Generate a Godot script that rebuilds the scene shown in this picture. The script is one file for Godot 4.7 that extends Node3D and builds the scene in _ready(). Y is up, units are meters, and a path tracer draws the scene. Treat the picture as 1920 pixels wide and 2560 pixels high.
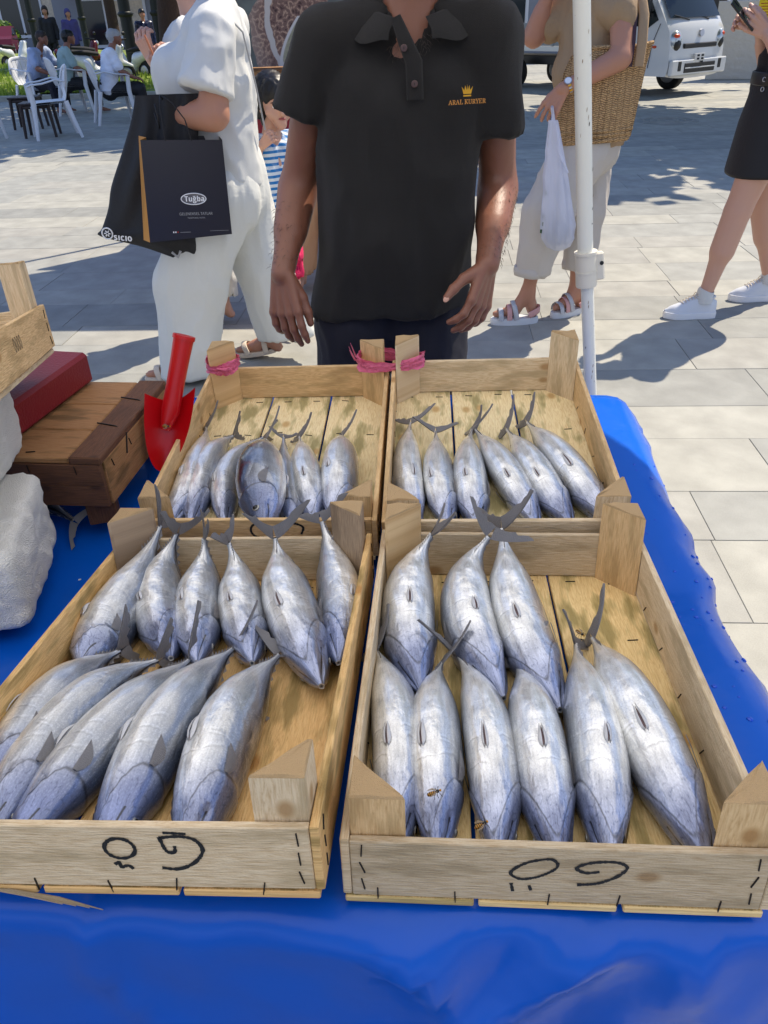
extends Node3D


func _ready() -> void:
	rng.seed = 2024
	# camera
	var cam := Camera3D.new()
	cam.name = "camera"
	cam.fov = 66.4
	cam.near = 0.05
	cam.far = 900.0
	add_child(cam)
	cam.transform = Transform3D(Basis(V(0.997905, -0.032338, -0.056039), V(-0.003034, 0.841786, -0.539802), V(0.064629, 0.538841, 0.839924)), V(0, 1.45, 0))
	cam.current = true
	# sky and air
	var we := WorldEnvironment.new()
	we.name = "world"
	var env := Environment.new()
	var sky := Sky.new()
	var sm := ProceduralSkyMaterial.new()
	sm.sky_top_color = Color(0.46, 0.58, 0.80)
	sm.sky_horizon_color = Color(0.82, 0.86, 0.91)
	sm.sky_curve = 0.16
	sm.ground_bottom_color = Color(0.42, 0.42, 0.40)
	sm.ground_horizon_color = Color(0.62, 0.64, 0.64)
	sm.energy_multiplier = SKY_ENERGY
	sky.sky_material = sm
	env.sky = sky
	env.background_mode = Environment.BG_SKY
	env.tonemap_mode = Environment.TONE_MAPPER_LINEAR
	env.tonemap_exposure = EXPOSURE
	env.sdfgi_enabled = true
	env.ssao_enabled = true
	env.ssil_enabled = true
	we.environment = env
	add_child(we)
	var sun := DirectionalLight3D.new()
	sun.name = "sun"
	sun.light_energy = 1.5
	sun.light_color = Color(1.0, 0.95, 0.87)
	sun.light_angular_distance = 0.53
	sun.shadow_enabled = true
	add_child(sun)
	sun.look_at_from_position(V(0.707, 1.46, -0.707) * 20.0, Vector3.ZERO)
	make_materials()
	build_ground()
	build_left_background()
	build_right_side()
	build_truck()
	build_food_stall()
	build_tarp()
	build_crates()
	build_table_things()
	build_fish()
	build_man()
	build_white_woman()
	build_companion()
	build_girl()
	build_seated_tan()
	build_straw_woman()
	build_skirt_person()


const SKY_ENERGY := 1.0
const EXPOSURE := 1.42


# ---------------------------------------------------------------- helpers
var M := {}
var counts := {}
var rng := RandomNumberGenerator.new()


class Geo:
	var v := PackedVector3Array()
	var n := PackedVector3Array()
	var uv := PackedVector2Array()
	var ix := PackedInt32Array()

	func face(i: int, j: int, k: int) -> void:
		var g := (v[j] - v[i]).cross(v[k] - v[i])
		if g.dot(n[i] + n[j] + n[k]) > 0.0:
			ix.append_array([i, k, j])
		else:
			ix.append_array([i, j, k])

	func poly(pts: Array, normal: Vector3, uvs: Array = []) -> void:
		var b := v.size()
		for i in pts.size():
			v.append(pts[i])
			n.append(normal)
			uv.append(uvs[i] if uvs.size() > i else Vector2(pts[i].x + pts[i].z * 0.3, pts[i].y))
		for i in range(1, pts.size() - 1):
			face(b, b + i, b + i + 1)

	# grid of points rows x cols; wrap joins the last column to the first
	func grid(rows: Array, wrap := false, us: Array = []) -> void:
		var b := v.size()
		var r := rows.size()
		var c: int = rows[0].size()
		var cc := c + 1 if wrap else c
		for i in r:
			for j in cc:
				var jj := j % c
				var up: Vector3 = rows[mini(i + 1, r - 1)][jj] - rows[maxi(i - 1, 0)][jj]
				var j1 := (jj + 1) % c if wrap else mini(jj + 1, c - 1)
				var j0 := (jj + c - 1) % c if wrap else maxi(jj - 1, 0)
				var ac: Vector3 = rows[i][j1] - rows[i][j0]
				if ac.length_squared() < 1e-12:
					var ii := 1 if i == 0 else i - 1
					ii = clampi(ii, 0, r - 1)
					ac = rows[ii][j1] - rows[ii][j0]
				var nn := up.cross(ac)
				n.append(nn.normalized() if nn.length_squared() > 1e-18 else Vector3.UP)
				v.append(rows[i][jj])
				uv.append(Vector2(us[i] if us.size() > i else float(i) / maxf(r - 1, 1), float(j) / maxf(cc - 1, 1)))
		for i in r - 1:
			for j in cc - 1:
				var p := b + i * cc + j
				face(p, p + 1, p + cc)
				face(p + 1, p + cc + 1, p + cc)

	func cap(ring, normal: Vector3) -> void:
		var m := Vector3.ZERO
		for p in ring:
			m += p
		m /= ring.size()
		var b := v.size()
		v.append(m)
		n.append(normal)
		uv.append(Vector2(0.5, 0.5))
		for p in ring:
			v.append(p)
			n.append(normal)
			uv.append(Vector2(p.x * 0.7 + p.z, p.y + p.z * 0.2))
		for i in ring.size():
			face(b, b + 1 + i, b + 1 + (i + 1) % ring.size())

	func tube(pts: Array, rad, sides := 8, caps := true, flat := 1.0, flat_dir := Vector3.ZERO) -> void:
		var rows := []
		var prev := Vector3.ZERO
		for i in pts.size():
			var t: Vector3 = (pts[mini(i + 1, pts.size() - 1)] - pts[maxi(i - 1, 0)]).normalized()
			var x: Vector3
			if flat_dir != Vector3.ZERO:
				x = flat_dir.slide(t).normalized()
			elif prev == Vector3.ZERO:
				x = t.cross(Vector3.UP if absf(t.y) < 0.9 else Vector3.RIGHT).normalized()
			else:
				x = prev.slide(t).normalized()
			prev = x
			var y := t.cross(x)
			var rr: float = rad[i] if rad is Array else rad
			var ring := PackedVector3Array()
			for k in sides:
				var a := TAU * k / sides
				ring.append(pts[i] + x * cos(a) * rr * flat + y * sin(a) * rr)
			rows.append(ring)
		grid(rows, true)
		if caps:
			cap(rows[0], (pts[0] - pts[1]).normalized())
			cap(rows[-1], (pts[-1] - pts[-2]).normalized())

	# a box with chamfered edges; uv runs in metres along its longest side
	func box(c: Vector3, s: Vector3, bs := Basis.IDENTITY, ch := 0.002, off := Vector2.ZERO) -> void:
		var h := s * 0.5
		ch = minf(ch, minf(h.x, minf(h.y, h.z)) * 0.45)
		var long := 0 if s.x >= s.y and s.x >= s.z else (1 if s.y >= s.z else 2)
		var corner := func(sg: Vector3, ax: int) -> Vector3:
			var p := Vector3(sg.x * (h.x - ch), sg.y * (h.y - ch), sg.z * (h.z - ch))
			p[ax] = sg[ax] * h[ax]
			return p
		var emit := func(ps: Array, nn: Vector3) -> void:
			var w := []
			var u := []
			var ax := nn.abs().max_axis_index()
			for p in ps:
				w.append(c + bs * p)
				var o: float = p[3 - ax - long] if ax != long else p[(long + 2) % 3]
				var l: float = p[long] if ax != long else p[(long + 1) % 3] * 0.25
				u.append(off + Vector2(l, o + (0.013 * ax)))
			poly(w, (bs * nn).normalized(), u)
		for ax in 3:
			var b := (ax + 1) % 3
			var d := (ax + 2) % 3
			for q in [-1.0, 1.0]:
				var sg := Vector3.ZERO
				sg[ax] = q
				var ps := []
				for e in [[-1, -1], [1, -1], [1, 1], [-1, 1]]:
					sg[b] = e[0]
					sg[d] = e[1]
					ps.append(corner.call(sg, ax))
				var nn := Vector3.ZERO
				nn[ax] = q
				emit.call(ps, nn)
			if ch > 0.0:
				for q in [[-1.0, -1.0], [1.0, -1.0], [1.0, 1.0], [-1.0, 1.0]]:
					var s0 := Vector3.ZERO
					s0[b] = q[0]
					s0[d] = q[1]
					s0[ax] = -1.0
					var s1 := s0
					s1[ax] = 1.0
					var nn := Vector3.ZERO
					nn[b] = q[0]
					nn[d] = q[1]
					emit.call([corner.call(s0, b), corner.call(s1, b), corner.call(s1, d), corner.call(s0, d)], nn * Vector3(1, 1.001, 1.002))
		if ch > 0.0:
			for q in 8:
				var sg := Vector3(1 if q & 1 else -1, 1 if q & 2 else -1, 1 if q & 4 else -1)
				emit.call([corner.call(sg, 0), corner.call(sg, 1), corner.call(sg, 2)], sg * Vector3(1, 1.001, 1.002))

	# a flat outline given thickness: outline in the xy plane of xf, from z = 0 to z = d
	func prism(outline: PackedVector2Array, d: float, xf: Transform3D, zig := 0.0) -> void:
		var idx := Geometry2D.triangulate_polygon(outline)
		for side in 2:
			var z := d if side else 0.0
			var nn := xf.basis.z.normalized() * (1.0 if side else -1.0)
			var b := v.size()
			for p in outline:
				v.append(xf * Vector3(p.x, p.y, z))
				n.append(nn)
				uv.append(p)
			for i in range(0, idx.size(), 3):
				face(b + idx[i], b + idx[i + 1], b + idx[i + 2])
		var area := 0.0
		for i in outline.size():
			area += outline[i].cross(outline[(i + 1) % outline.size()])
		for i in outline.size():
			var p := outline[i]
			var q := outline[(i + 1) % outline.size()]
			var e := (q - p).orthogonal().normalized() * (1.0 if area > 0 else -1.0)
			# orthogonal() turns to the left in a y-up frame when negated
			var nn := (xf.basis * Vector3(-e.x, -e.y, 0)).normalized()
			var mid := (p + q) * 0.5
			if Geometry2D.is_point_in_polygon(mid - e * 0.0 + Vector2(-e.x, -e.y) * 1e-4, outline):
				nn = -nn
			poly([xf * Vector3(p.x, p.y, 0), xf * Vector3(q.x, q.y, 0), xf * Vector3(q.x, q.y, d), xf * Vector3(p.x, p.y, d)], nn, [p, q, q + Vector2(0, d), p + Vector2(0, d)])

	func ball(c: Vector3, r: Vector3, bs := Basis.IDENTITY, seg := 12) -> void:
		var rows := []
		for i in seg / 2 + 1:
			var a := PI * i / (seg / 2)
			var ring := PackedVector3Array()
			for j in seg:
				var b := TAU * j / seg
				ring.append(c + bs * (Vector3(sin(a) * cos(b), cos(a), sin(a) * sin(b)) * r))
			rows.append(ring)
		var k := v.size()
		var first := ix.size()
		grid(rows, true)
		for i in range(k, v.size()):
			n[i] = (bs * ((bs.inverse() * (v[i] - c)) / (r * r))).normalized()
		var old := ix.slice(first)
		ix.resize(first)
		for i in range(0, old.size(), 3):
			face(old[i], old[i + 1], old[i + 2])

	func mesh() -> ArrayMesh:
		var a := []
		a.resize(Mesh.ARRAY_MAX)
		a[Mesh.ARRAY_VERTEX] = v
		a[Mesh.ARRAY_NORMAL] = n
		a[Mesh.ARRAY_TEX_UV] = uv
		a[Mesh.ARRAY_INDEX] = ix
		var m := ArrayMesh.new()
		m.add_surface_from_arrays(Mesh.PRIMITIVE_TRIANGLES, a)
		return m


# bones with radii, joined by a smooth minimum and meshed as surface nets
class Flesh:
	var bones := []
	var cuts := []
	var holes := []

	func add(a: Vector3, b: Vector3, ra: float, rb: float, axis := Vector3.ZERO, flat := 1.0, clip := Vector3.ZERO) -> void:
		bones.append([a, b, ra, rb, axis.normalized(), flat, clip.normalized()])

	# clip: the last bone ends in a flat cut across this direction (a hem)
	func chain(pts: Array, rs: Array, axis := Vector3.ZERO, flat := 1.0, clip := Vector3.ZERO) -> void:
		for i in pts.size() - 1:
			add(pts[i], pts[i + 1], rs[i], rs[i + 1], axis, flat, clip if i == pts.size() - 2 else Vector3.ZERO)

	func build(g: Geo, cell: float, blend: float, amp := 0.0, freq := 18.0, stretch := Vector3.ONE, seed := 1) -> void:
		var kk := 4.0 / blend
		var m := minf(blend * 1.3, 0.06) + cell * 1.5
		var lo := Vector3(1e9, 1e9, 1e9)
		var hi := -lo
		for b in bones:
			var r := Vector3.ONE * (maxf(b[2], b[3]) + cell * 2.0 + blend * 0.3)
			lo = lo.min(b[0] - r).min(b[1] - r)
			hi = hi.max(b[0] + r).max(b[1] + r)
		var nx := int((hi.x - lo.x) / cell) + 2
		var ny := int((hi.y - lo.y) / cell) + 2
		var nz := int((hi.z - lo.z) / cell) + 2
		var sy := nx
		var sz := nx * ny
		var acc := PackedFloat32Array()
		acc.resize(sz * nz)
		for b in bones:
			var a0: Vector3 = b[0]
			var ba: Vector3 = b[1] - b[0]
			var bb := maxf(ba.length_squared(), 1e-9)
			var ra: float = b[2]
			var dr: float = b[3] - b[2]
			var ax: Vector3 = b[4]
			var fl: float = 1.0 / b[5] - 1.0
			var clip: Vector3 = b[6]
			var clipped := clip != Vector3.ZERO
			var end: Vector3 = b[1]
			var e := Vector3.ONE * (maxf(b[2], b[3]) + m)
			var l: Vector3 = ((b[0] as Vector3).min(b[1]) - e - lo) / cell
			var h: Vector3 = ((b[0] as Vector3).max(b[1]) + e - lo) / cell
			for k in range(maxi(int(l.z), 0), mini(int(h.z) + 1, nz)):
				for j in range(maxi(int(l.y), 0), mini(int(h.y) + 1, ny)):
					var row := k * sz + j * sy
					for i in range(maxi(int(l.x), 0), mini(int(h.x) + 1, nx)):
						var pa := lo + Vector3(i, j, k) * cell - a0
						var t := clampf(pa.dot(ba) / bb, 0.0, 1.0)
						var q := pa - ba * t
						if fl != 0.0:
							q += ax * (q.dot(ax) * fl)
						var d := q.length() - ra - dr * t
						if clipped:
							d = maxf(d, (lo + Vector3(i, j, k) * cell - end).dot(clip))
						if d < m:
							acc[row + i] += exp(-kk * d)
		var big := m
		for i in acc.size():
			var a := acc[i]
			acc[i] = -log(a) / kk if a > 1e-9 else big
		for c in holes:
			var ba: Vector3 = c[1] - c[0]
			var bb := maxf(ba.length_squared(), 1e-9)
			var e := Vector3.ONE * (maxf(c[2], c[3]) + cell * 2.0)
			var l: Vector3 = ((c[0] as Vector3).min(c[1]) - e - lo) / cell
			var h: Vector3 = ((c[0] as Vector3).max(c[1]) + e - lo) / cell
			for k in range(maxi(int(l.z), 0), mini(int(h.z) + 1, nz)):
				for j in range(maxi(int(l.y), 0), mini(int(h.y) + 1, ny)):
					for i in range(maxi(int(l.x), 0), mini(int(h.x) + 1, nx)):
						var pa: Vector3 = lo + Vector3(i, j, k) * cell - c[0]
						var t := clampf(pa.dot(ba) / bb, 0.0, 1.0)
						var d: float = (pa - ba * t).length() - lerpf(c[2], c[3], t)
						var at := k * sz + j * sy + i
						acc[at] = maxf(acc[at], -d)
		if cuts.size():
			for k in nz:
				for j in ny:
					for i in nx:
						var at := k * sz + j * sy + i
						if acc[at] < big * 0.99:
							var p := lo + Vector3(i, j, k) * cell
							for c in cuts:
								if c.size() < 4 or (p - c[2]).length() < c[3]:
									acc[at] = maxf(acc[at], (c[0] as Vector3).dot(p) - c[1])
		var at_cell := {}
		var base := g.v.size()
		var quads := PackedInt32Array()
		var steps := [1, sy, sz]
		var edges := []
		for ax in 3:
			var b: int = steps[(ax + 1) % 3]
			var d: int = steps[(ax + 2) % 3]
			for e in [0, b, d, b + d]:
				edges.append([e, e + steps[ax]])
		for k in range(1, nz - 1):
			for j in range(1, ny - 1):
				var row := k * sz + j * sy
				for i in range(1, nx - 1):
					var at := row + i
					if acc[at] >= 0.0:
						continue
					for ax in 3:
						var s: int = steps[ax]
						var b: int = steps[(ax + 1) % 3]
						var d: int = steps[(ax + 2) % 3]
						for dir in 2:
							var other := at + s if dir == 0 else at - s
							if acc[other] < 0.0:
								continue
							var o := at if dir == 0 else other
							var cs := [o - b - d, o - d, o, o - b]
							for ci in cs:
								if not at_cell.has(ci):
									var sum := Vector3.ZERO
									var cnt := 0
									var cz: int = ci / sz
									var cy: int = (ci - cz * sz) / sy
									var cx: int = ci - cz * sz - cy * sy
									for e in edges:
										var f0 := acc[ci + e[0]]
										var f1 := acc[ci + e[1]]
										if (f0 < 0.0) != (f1 < 0.0):
											var t := f0 / (f0 - f1)
											var p0: int = e[0]
											var p1: int = e[1]
											var v0 := Vector3((p0 % sz) % sy, (p0 % sz) / sy, p0 / sz)
											var v1 := Vector3((p1 % sz) % sy, (p1 % sz) / sy, p1 / sz)
											sum += v0.lerp(v1, t)
											cnt += 1
									at_cell[ci] = g.v.size()
									g.v.append(lo + (Vector3(cx, cy, cz) + sum / maxf(cnt, 1)) * cell)
									g.n.append(Vector3.ZERO)
									g.uv.append(Vector2.ZERO)
							if dir == 0:
								quads.append_array([at_cell[cs[0]], at_cell[cs[1]], at_cell[cs[2]], at_cell[cs[3]]])
							else:
								quads.append_array([at_cell[cs[3]], at_cell[cs[2]], at_cell[cs[1]], at_cell[cs[0]]])
		for again in (2 if amp > 0.0 else 1):
			for i in range(base, g.v.size()):
				g.n[i] = Vector3.ZERO
			for i in range(0, quads.size(), 4):
				var c := (g.v[quads[i + 2]] - g.v[quads[i]]).cross(g.v[quads[i + 3]] - g.v[quads[i + 1]])
				for q in 4:
					g.n[quads[i + q]] += c
			for i in range(base, g.v.size()):
				g.n[i] = g.n[i].normalized()
			if amp > 0.0 and again == 0:
				var fn := FastNoiseLite.new()
				fn.seed = seed
				fn.frequency = freq
				fn.fractal_octaves = 2
				fn.fractal_type = FastNoiseLite.FRACTAL_RIDGED
				for i in range(base, g.v.size()):
					var p := g.v[i] * stretch
					g.v[i] += g.n[i] * amp * fn.get_noise_3d(p.x, p.y, p.z)
		for i in range(0, quads.size(), 4):
			g.ix.append_array([quads[i], quads[i + 2], quads[i + 1], quads[i], quads[i + 3], quads[i + 2]])


func V(x: float, y: float, z: float) -> Vector3:
	return Vector3(x, y, z)


func numbered(called: String, parent: Node) -> String:
	var key := "%d/%s" % [parent.get_instance_id(), called]
	var k: int = counts.get(key, 0)
	counts[key] = k + 1
	return called if k == 0 else "%s_%03d" % [called, k]


func tag(o: Node, label: String, category: String, group := "") -> Node:
	o.set_meta("label", label)
	o.set_meta("category", category)
	if group:
		o.set_meta("group", group)
	return o


func thing(called: String, label: String, category: String, at := Vector3.ZERO, turn := 0.0, group := "") -> Node3D:
	var o := Node3D.new()
	o.name = numbered(called, self)
	add_child(o, true)
	o.position = at
	o.rotation.y = turn
	tag(o, label, category, group)
	return o


func part(called: String, shape, mat: Material, parent: Node = self, label := "") -> MeshInstance3D:
	var o := MeshInstance3D.new()
	o.name = numbered(called, parent)
	o.mesh = shape.mesh() if shape is Geo else shape
	o.material_override = mat
	parent.add_child(o, true)
	if label:
		o.set_meta("label", label)
	return o


func struct(called: String, shape, mat: Material) -> MeshInstance3D:
	var o := part(called, shape, mat, self)
	o.set_meta("kind", "structure")
	return o


func copy(o: Node3D, label := "", group := "") -> Node3D:
	var c: Node3D = o.duplicate()
	var stem := String(o.name).trim_suffix("_" + String(o.name).get_slice("_", String(o.name).get_slice_count("_") - 1)) if String(o.name).right(3).is_valid_int() else String(o.name)
	c.name = numbered(stem, self)
	add_child(c, true)
	if label:
		c.set_meta("label", label)
	if group:
		c.set_meta("group", group)
	return c


func box_mesh(s: Vector3, ch := 0.002, off := Vector2.ZERO) -> ArrayMesh:
	var g := Geo.new()
	g.box(Vector3.ZERO, s, Basis.IDENTITY, ch, off)
	return g.mesh()


func look_basis(dir: Vector3, up := Vector3.UP) -> Basis:
	# y runs along dir
	var y := dir.normalized()
	var z := up.slide(y).normalized() if up.slide(y).length() > 0.01 else Vector3.RIGHT.slide(y).normalized()
	return Basis(y.cross(z).normalized(), y, z)


func lettering(words: String, height: float, font_name := "Droid Sans", weight := 400, depth := 0.001) -> TextMesh:
	var t := TextMesh.new()
	var f := SystemFont.new()
	f.font_names = PackedStringArray([font_name])
	f.font_weight = weight
	t.font = f
	t.text = words
	t.font_size = 48
	t.pixel_size = height / 36.0
	t.depth = depth
	t.curve_step = 2.0
	return t


# ---------------------------------------------------------------- materials
func noise_bytes(w: int, h: int, freq: float, oct := 3, seed := 1, kind := FastNoiseLite.TYPE_SIMPLEX_SMOOTH, fractal := FastNoiseLite.FRACTAL_FBM, fit_w := 0, fit_h := 0) -> PackedByteArray:
	var fn := FastNoiseLite.new()
	fn.seed = seed
	fn.frequency = freq
	fn.noise_type = kind
	fn.fractal_type = fractal
	fn.fractal_octaves = oct
	var im := fn.get_seamless_image(w, h, false, false, 0.15)
	im.convert(Image.FORMAT_L8)
	if fit_w:
		im.resize(fit_w, fit_h, Image.INTERPOLATE_CUBIC)
	return im.get_data()


func tex_from(w: int, h: int, rgb: PackedByteArray) -> ImageTexture:
	return ImageTexture.create_from_image(Image.create_from_data(w, h, false, Image.FORMAT_RGB8, rgb))


func grey_tex(w: int, h: int, b: PackedByteArray) -> ImageTexture:
	return ImageTexture.create_from_image(Image.create_from_data(w, h, false, Image.FORMAT_L8, b))


func mat(called: String, color: Color, rough := 0.8, metal := 0.0) -> StandardMaterial3D:
	var m := StandardMaterial3D.new()
	m.resource_name = called
	m.albedo_color = color
	m.roughness = rough
	m.metallic = metal
	M[called] = m
	return m


func bumpy(m: StandardMaterial3D, tex: Texture2D, cm: float, scale := Vector3.ONE, tri := true) -> StandardMaterial3D:
	m.heightmap_enabled = true
	m.heightmap_texture = tex
	m.heightmap_scale = cm
	m.uv1_scale = scale
	m.uv1_triplanar = tri
	return m


func wood_texture(seed: int, base: Color, dark: Color, stain: Color, stain_amount: float) -> Array:
	var w := 1024
	var h := 256
	var long := noise_bytes(48, 256, 0.045, 4, seed, FastNoiseLite.TYPE_SIMPLEX_SMOOTH, FastNoiseLite.FRACTAL_FBM, w, h)
	var fine := noise_bytes(64, 256, 0.22, 3, seed + 5, FastNoiseLite.TYPE_SIMPLEX_SMOOTH, FastNoiseLite.FRACTAL_FBM, w, h)
	var grit := noise_bytes(512, 256, 0.3, 2, seed + 9, FastNoiseLite.TYPE_SIMPLEX_SMOOTH, FastNoiseLite.FRACTAL_FBM, w, h)
	var blot := noise_bytes(128, 128, 0.025, 4, seed + 7, FastNoiseLite.TYPE_SIMPLEX_SMOOTH, FastNoiseLite.FRACTAL_FBM, w, h)
	var rgb := PackedByteArray()
	rgb.resize(w * h * 3)
	var bump := PackedByteArray()
	bump.resize(w * h)
	var knots := []
	var r := RandomNumberGenerator.new()
	r.seed = seed
	for i in 3:
		knots.append(Vector3(r.randf_range(40, w - 40), r.randf_range(20, h - 20), r.randf_range(9, 15)))
	for y in h:
		for x in w:
			var i := y * w + x
			var g := absf(fposmod(long[i] / 255.0 * 7.0, 1.0) - 0.5) * 2.0
			var f := fine[i] / 255.0
			var s := grit[i] / 255.0
			var t := clampf(0.40 * g * g + 0.55 * (f - 0.35) + 0.15 * (s - 0.5), 0.0, 1.0)
			var b := clampf((blot[i] / 255.0 - 0.5) * 3.2 + 0.3 * (f - 0.5), 0.0, 1.0) * stain_amount
			for kn in knots:
				var q: float = Vector2((x - kn.x) / 1.7, y - kn.y).length() / kn.z
				if q < 1.6:
					t = maxf(t, clampf(1.5 - q, 0.0, 1.0) * 1.1)
			var c := base.lerp(dark, clampf(t, 0, 1)).lerp(stain, b)
			rgb[i * 3] = int(clampf(c.r, 0, 1) * 255)
			rgb[i * 3 + 1] = int(clampf(c.g, 0, 1) * 255)
			rgb[i * 3 + 2] = int(clampf(c.b, 0, 1) * 255)
			bump[i] = int(clampf(0.75 - 0.55 * (f - 0.3) - 0.2 * g + 0.3 * (s - 0.5), 0, 1) * 255)
	return [tex_from(w, h, rgb), grey_tex(w, h, bump)]


func wood_mat(called: String, tex: Array, tint := Color.WHITE, rough := 0.75) -> StandardMaterial3D:
	var m := mat(called, tint, rough)
	m.albedo_texture = tex[0]
	bumpy(m, tex[1], 0.12, Vector3(1.9, 7.0, 1), false)
	return m


func fish_texture(seed: int, bluish: float) -> ImageTexture:
	# u from snout to tail, v once round the body with the belly in the middle of the picture's edge (v = 0)
	var w := 512
	var h := 384
	var wr := noise_bytes(w, h, 0.035, 4, seed, FastNoiseLite.TYPE_SIMPLEX_SMOOTH, FastNoiseLite.FRACTAL_RIDGED)
	var pt := noise_bytes(w / 4, h / 4, 0.06, 4, seed + 1, FastNoiseLite.TYPE_SIMPLEX_SMOOTH, FastNoiseLite.FRACTAL_FBM, w, h)
	var st := noise_bytes(64, h, 0.12, 3, seed + 2, FastNoiseLite.TYPE_SIMPLEX_SMOOTH, FastNoiseLite.FRACTAL_FBM, w, h)
	var gr := noise_bytes(w, h, 0.25, 2, seed + 3)
	var rgb := PackedByteArray()
	rgb.resize(w * h * 3)
	var belly := Color(0.94, 0.94, 0.92)
	var flank := Color(0.56, 0.58, 0.61)
	var back := Color(0.23, 0.27, 0.34)
	var head := Color(0.47, 0.52, 0.68)
	for y in h:
		var a := 1.0 - absf(2.0 * y / h - 1.0)
		for x in w:
			var i := y * w + x
			var u := float(x) / w
			var ridge := wr[i] / 255.0
			var p := pt[i] / 255.0 - 0.5
			var s := st[i] / 255.0 - 0.5
			var aa := a + p * 0.22
			var c := belly.lerp(flank, smoothstep(0.14, 0.52, aa))
			c = c.lerp(back, smoothstep(0.56, 0.72, aa))
			if a > 0.5:
				var str := 0.5 + 0.5 * sin((a * 26.0 + u * 16.0 + p * 3.0))
				c = c.lerp(Color(0.06, 0.08, 0.12), smoothstep(0.6, 0.9, str) * smoothstep(0.52, 0.66, a) * 0.75 * smoothstep(0.2, 0.35, u))
			var k := smoothstep(0.34, 0.12, u + 0.06 * cos(a * PI) + p * 0.04)
			c = c.lerp(head.lerp(Color(0.30, 0.35, 0.47), smoothstep(0.35, 0.8, aa)), k * (0.62 + bluish))
			# veins of the gill cover, wrinkles, scraped silver
			c = c.lerp(Color(0.20, 0.23, 0.34), smoothstep(0.66, 0.95, ridge) * (0.10 + 0.36 * k))
			c = c.lerp(Color(0.93, 0.94, 0.95), smoothstep(0.66, 0.85, gr[i] / 255.0 * 0.6 + s * 0.3 + 0.3) * 0.18 * (1.0 - k * 0.4))
			var v := 1.0 + s * 0.13 + p * 0.26 + (gr[i] / 255.0 - 0.5) * 0.14
			# edge of the gill cover and the jaw line
			var edge := absf(u - (0.065 + 0.165 * smoothstep(0.0, 0.42, a) - 0.03 * smoothstep(0.5, 0.9, a)))
			v *= 1.0 - 0.42 * smoothstep(0.013, 0.0, edge + absf(p) * 0.015)
			var jaw := absf(a - (0.30 + u * 0.9))
			if u < 0.12:
				v *= 1.0 - 0.65 * smoothstep(0.024, 0.004, jaw)
			# creases across the throat and belly, a scrape or two
			for cr in [0.24 + 0.0004 * seed, 0.31 + 0.0005 * (seed % 50), 0.37 + 0.0006 * (seed % 40)]:
				var q: float = u - cr - 0.02 * sin(a * 5.0 + cr * 60.0) - p * 0.03
				v *= 1.0 - 0.13 * exp(-pow(q / 0.003, 2.0)) * smoothstep(0.5, 0.2, a) * clampf(p * 5.0 + 0.5, 0, 1) + 0.09 * clampf(p * 5.0 + 0.5, 0, 1) * exp(-pow((q - 0.009) / 0.004, 2.0)) * smoothstep(0.62, 0.3, a)
			rgb[i * 3] = int(clampf(c.r * v, 0, 1) * 255)
			rgb[i * 3 + 1] = int(clampf(c.g * v, 0, 1) * 255)
			rgb[i * 3 + 2] = int(clampf(c.b * v, 0, 1) * 255)
	return tex_from(w, h, rgb)


func speckle_texture(seed: int, base: Color, spread: float, freq: float) -> ImageTexture:
	var w := 512
	var a := noise_bytes(w, w, freq, 3, seed)
	var b := noise_bytes(w / 4, w / 4, 0.03, 4, seed + 1, FastNoiseLite.TYPE_SIMPLEX_SMOOTH, FastNoiseLite.FRACTAL_FBM, w, w)
	var rgb := PackedByteArray()
	rgb.resize(w * w * 3)
	for i in w * w:
		var v := 1.0 + (a[i] / 255.0 - 0.5) * spread + (b[i] / 255.0 - 0.5) * spread * 1.1
		rgb[i * 3] = int(clampf(base.r * v, 0, 1) * 255)
		rgb[i * 3 + 1] = int(clampf(base.g * v, 0, 1) * 255)
		rgb[i * 3 + 2] = int(clampf(base.b * v, 0, 1) * 255)
	return tex_from(w, w, rgb)


func weave_texture() -> Array:
	# straw plait in one picture: rows of short slanting strands
	var w := 256
	var rgb := PackedByteArray()
	rgb.resize(w * w * 3)
	var bump := PackedByteArray()
	bump.resize(w * w)
	var nz := noise_bytes(w, w, 0.08, 3, 77)
	for y in w:
		for x in w:
			var i := y * w + x
			var col := int(x / 32.0)
			var lx := fposmod(x, 32.0) / 32.0
			var yy := y + (10.0 * lx if col % 2 else 10.0 * (1.0 - lx)) + (nz[i] - 128) * 0.03
			var s := absf(fposmod(yy / 10.6666, 1.0) - 0.5) * 2.0
			var hgt := (1.0 - s * s) * (0.35 + 0.65 * sqrt(maxf(0.0, 1.0 - pow(absf(lx - 0.5) * 2.0, 4.0))))
			var t := clampf(hgt * 1.2, 0.0, 1.0)
			var c := Color(0.44, 0.33, 0.21).lerp(Color(0.83, 0.69, 0.50), t) * (0.85 + nz[i] / 255.0 * 0.3)
			rgb[i * 3] = int(clampf(c.r, 0, 1) * 255)
			rgb[i * 3 + 1] = int(clampf(c.g, 0, 1) * 255)
			rgb[i * 3 + 2] = int(clampf(c.b, 0, 1) * 255)
			bump[i] = int(hgt * 255)
	return [tex_from(w, w, rgb), grey_tex(w, w, bump)]


func stripe_texture() -> ImageTexture:
	var rgb := PackedByteArray()
	rgb.resize(16 * 64 * 3)
	for y in 64:
		for x in 16:
			var on := y % 32 < 15
			var c := Color(0.12, 0.45, 0.72) if on else Color(0.85, 0.88, 0.90)
			var i := (y * 16 + x) * 3
			rgb[i] = int(c.r * 255)
			rgb[i + 1] = int(c.g * 255)
			rgb[i + 2] = int(c.b * 255)
	return tex_from(16, 64, rgb)


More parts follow.
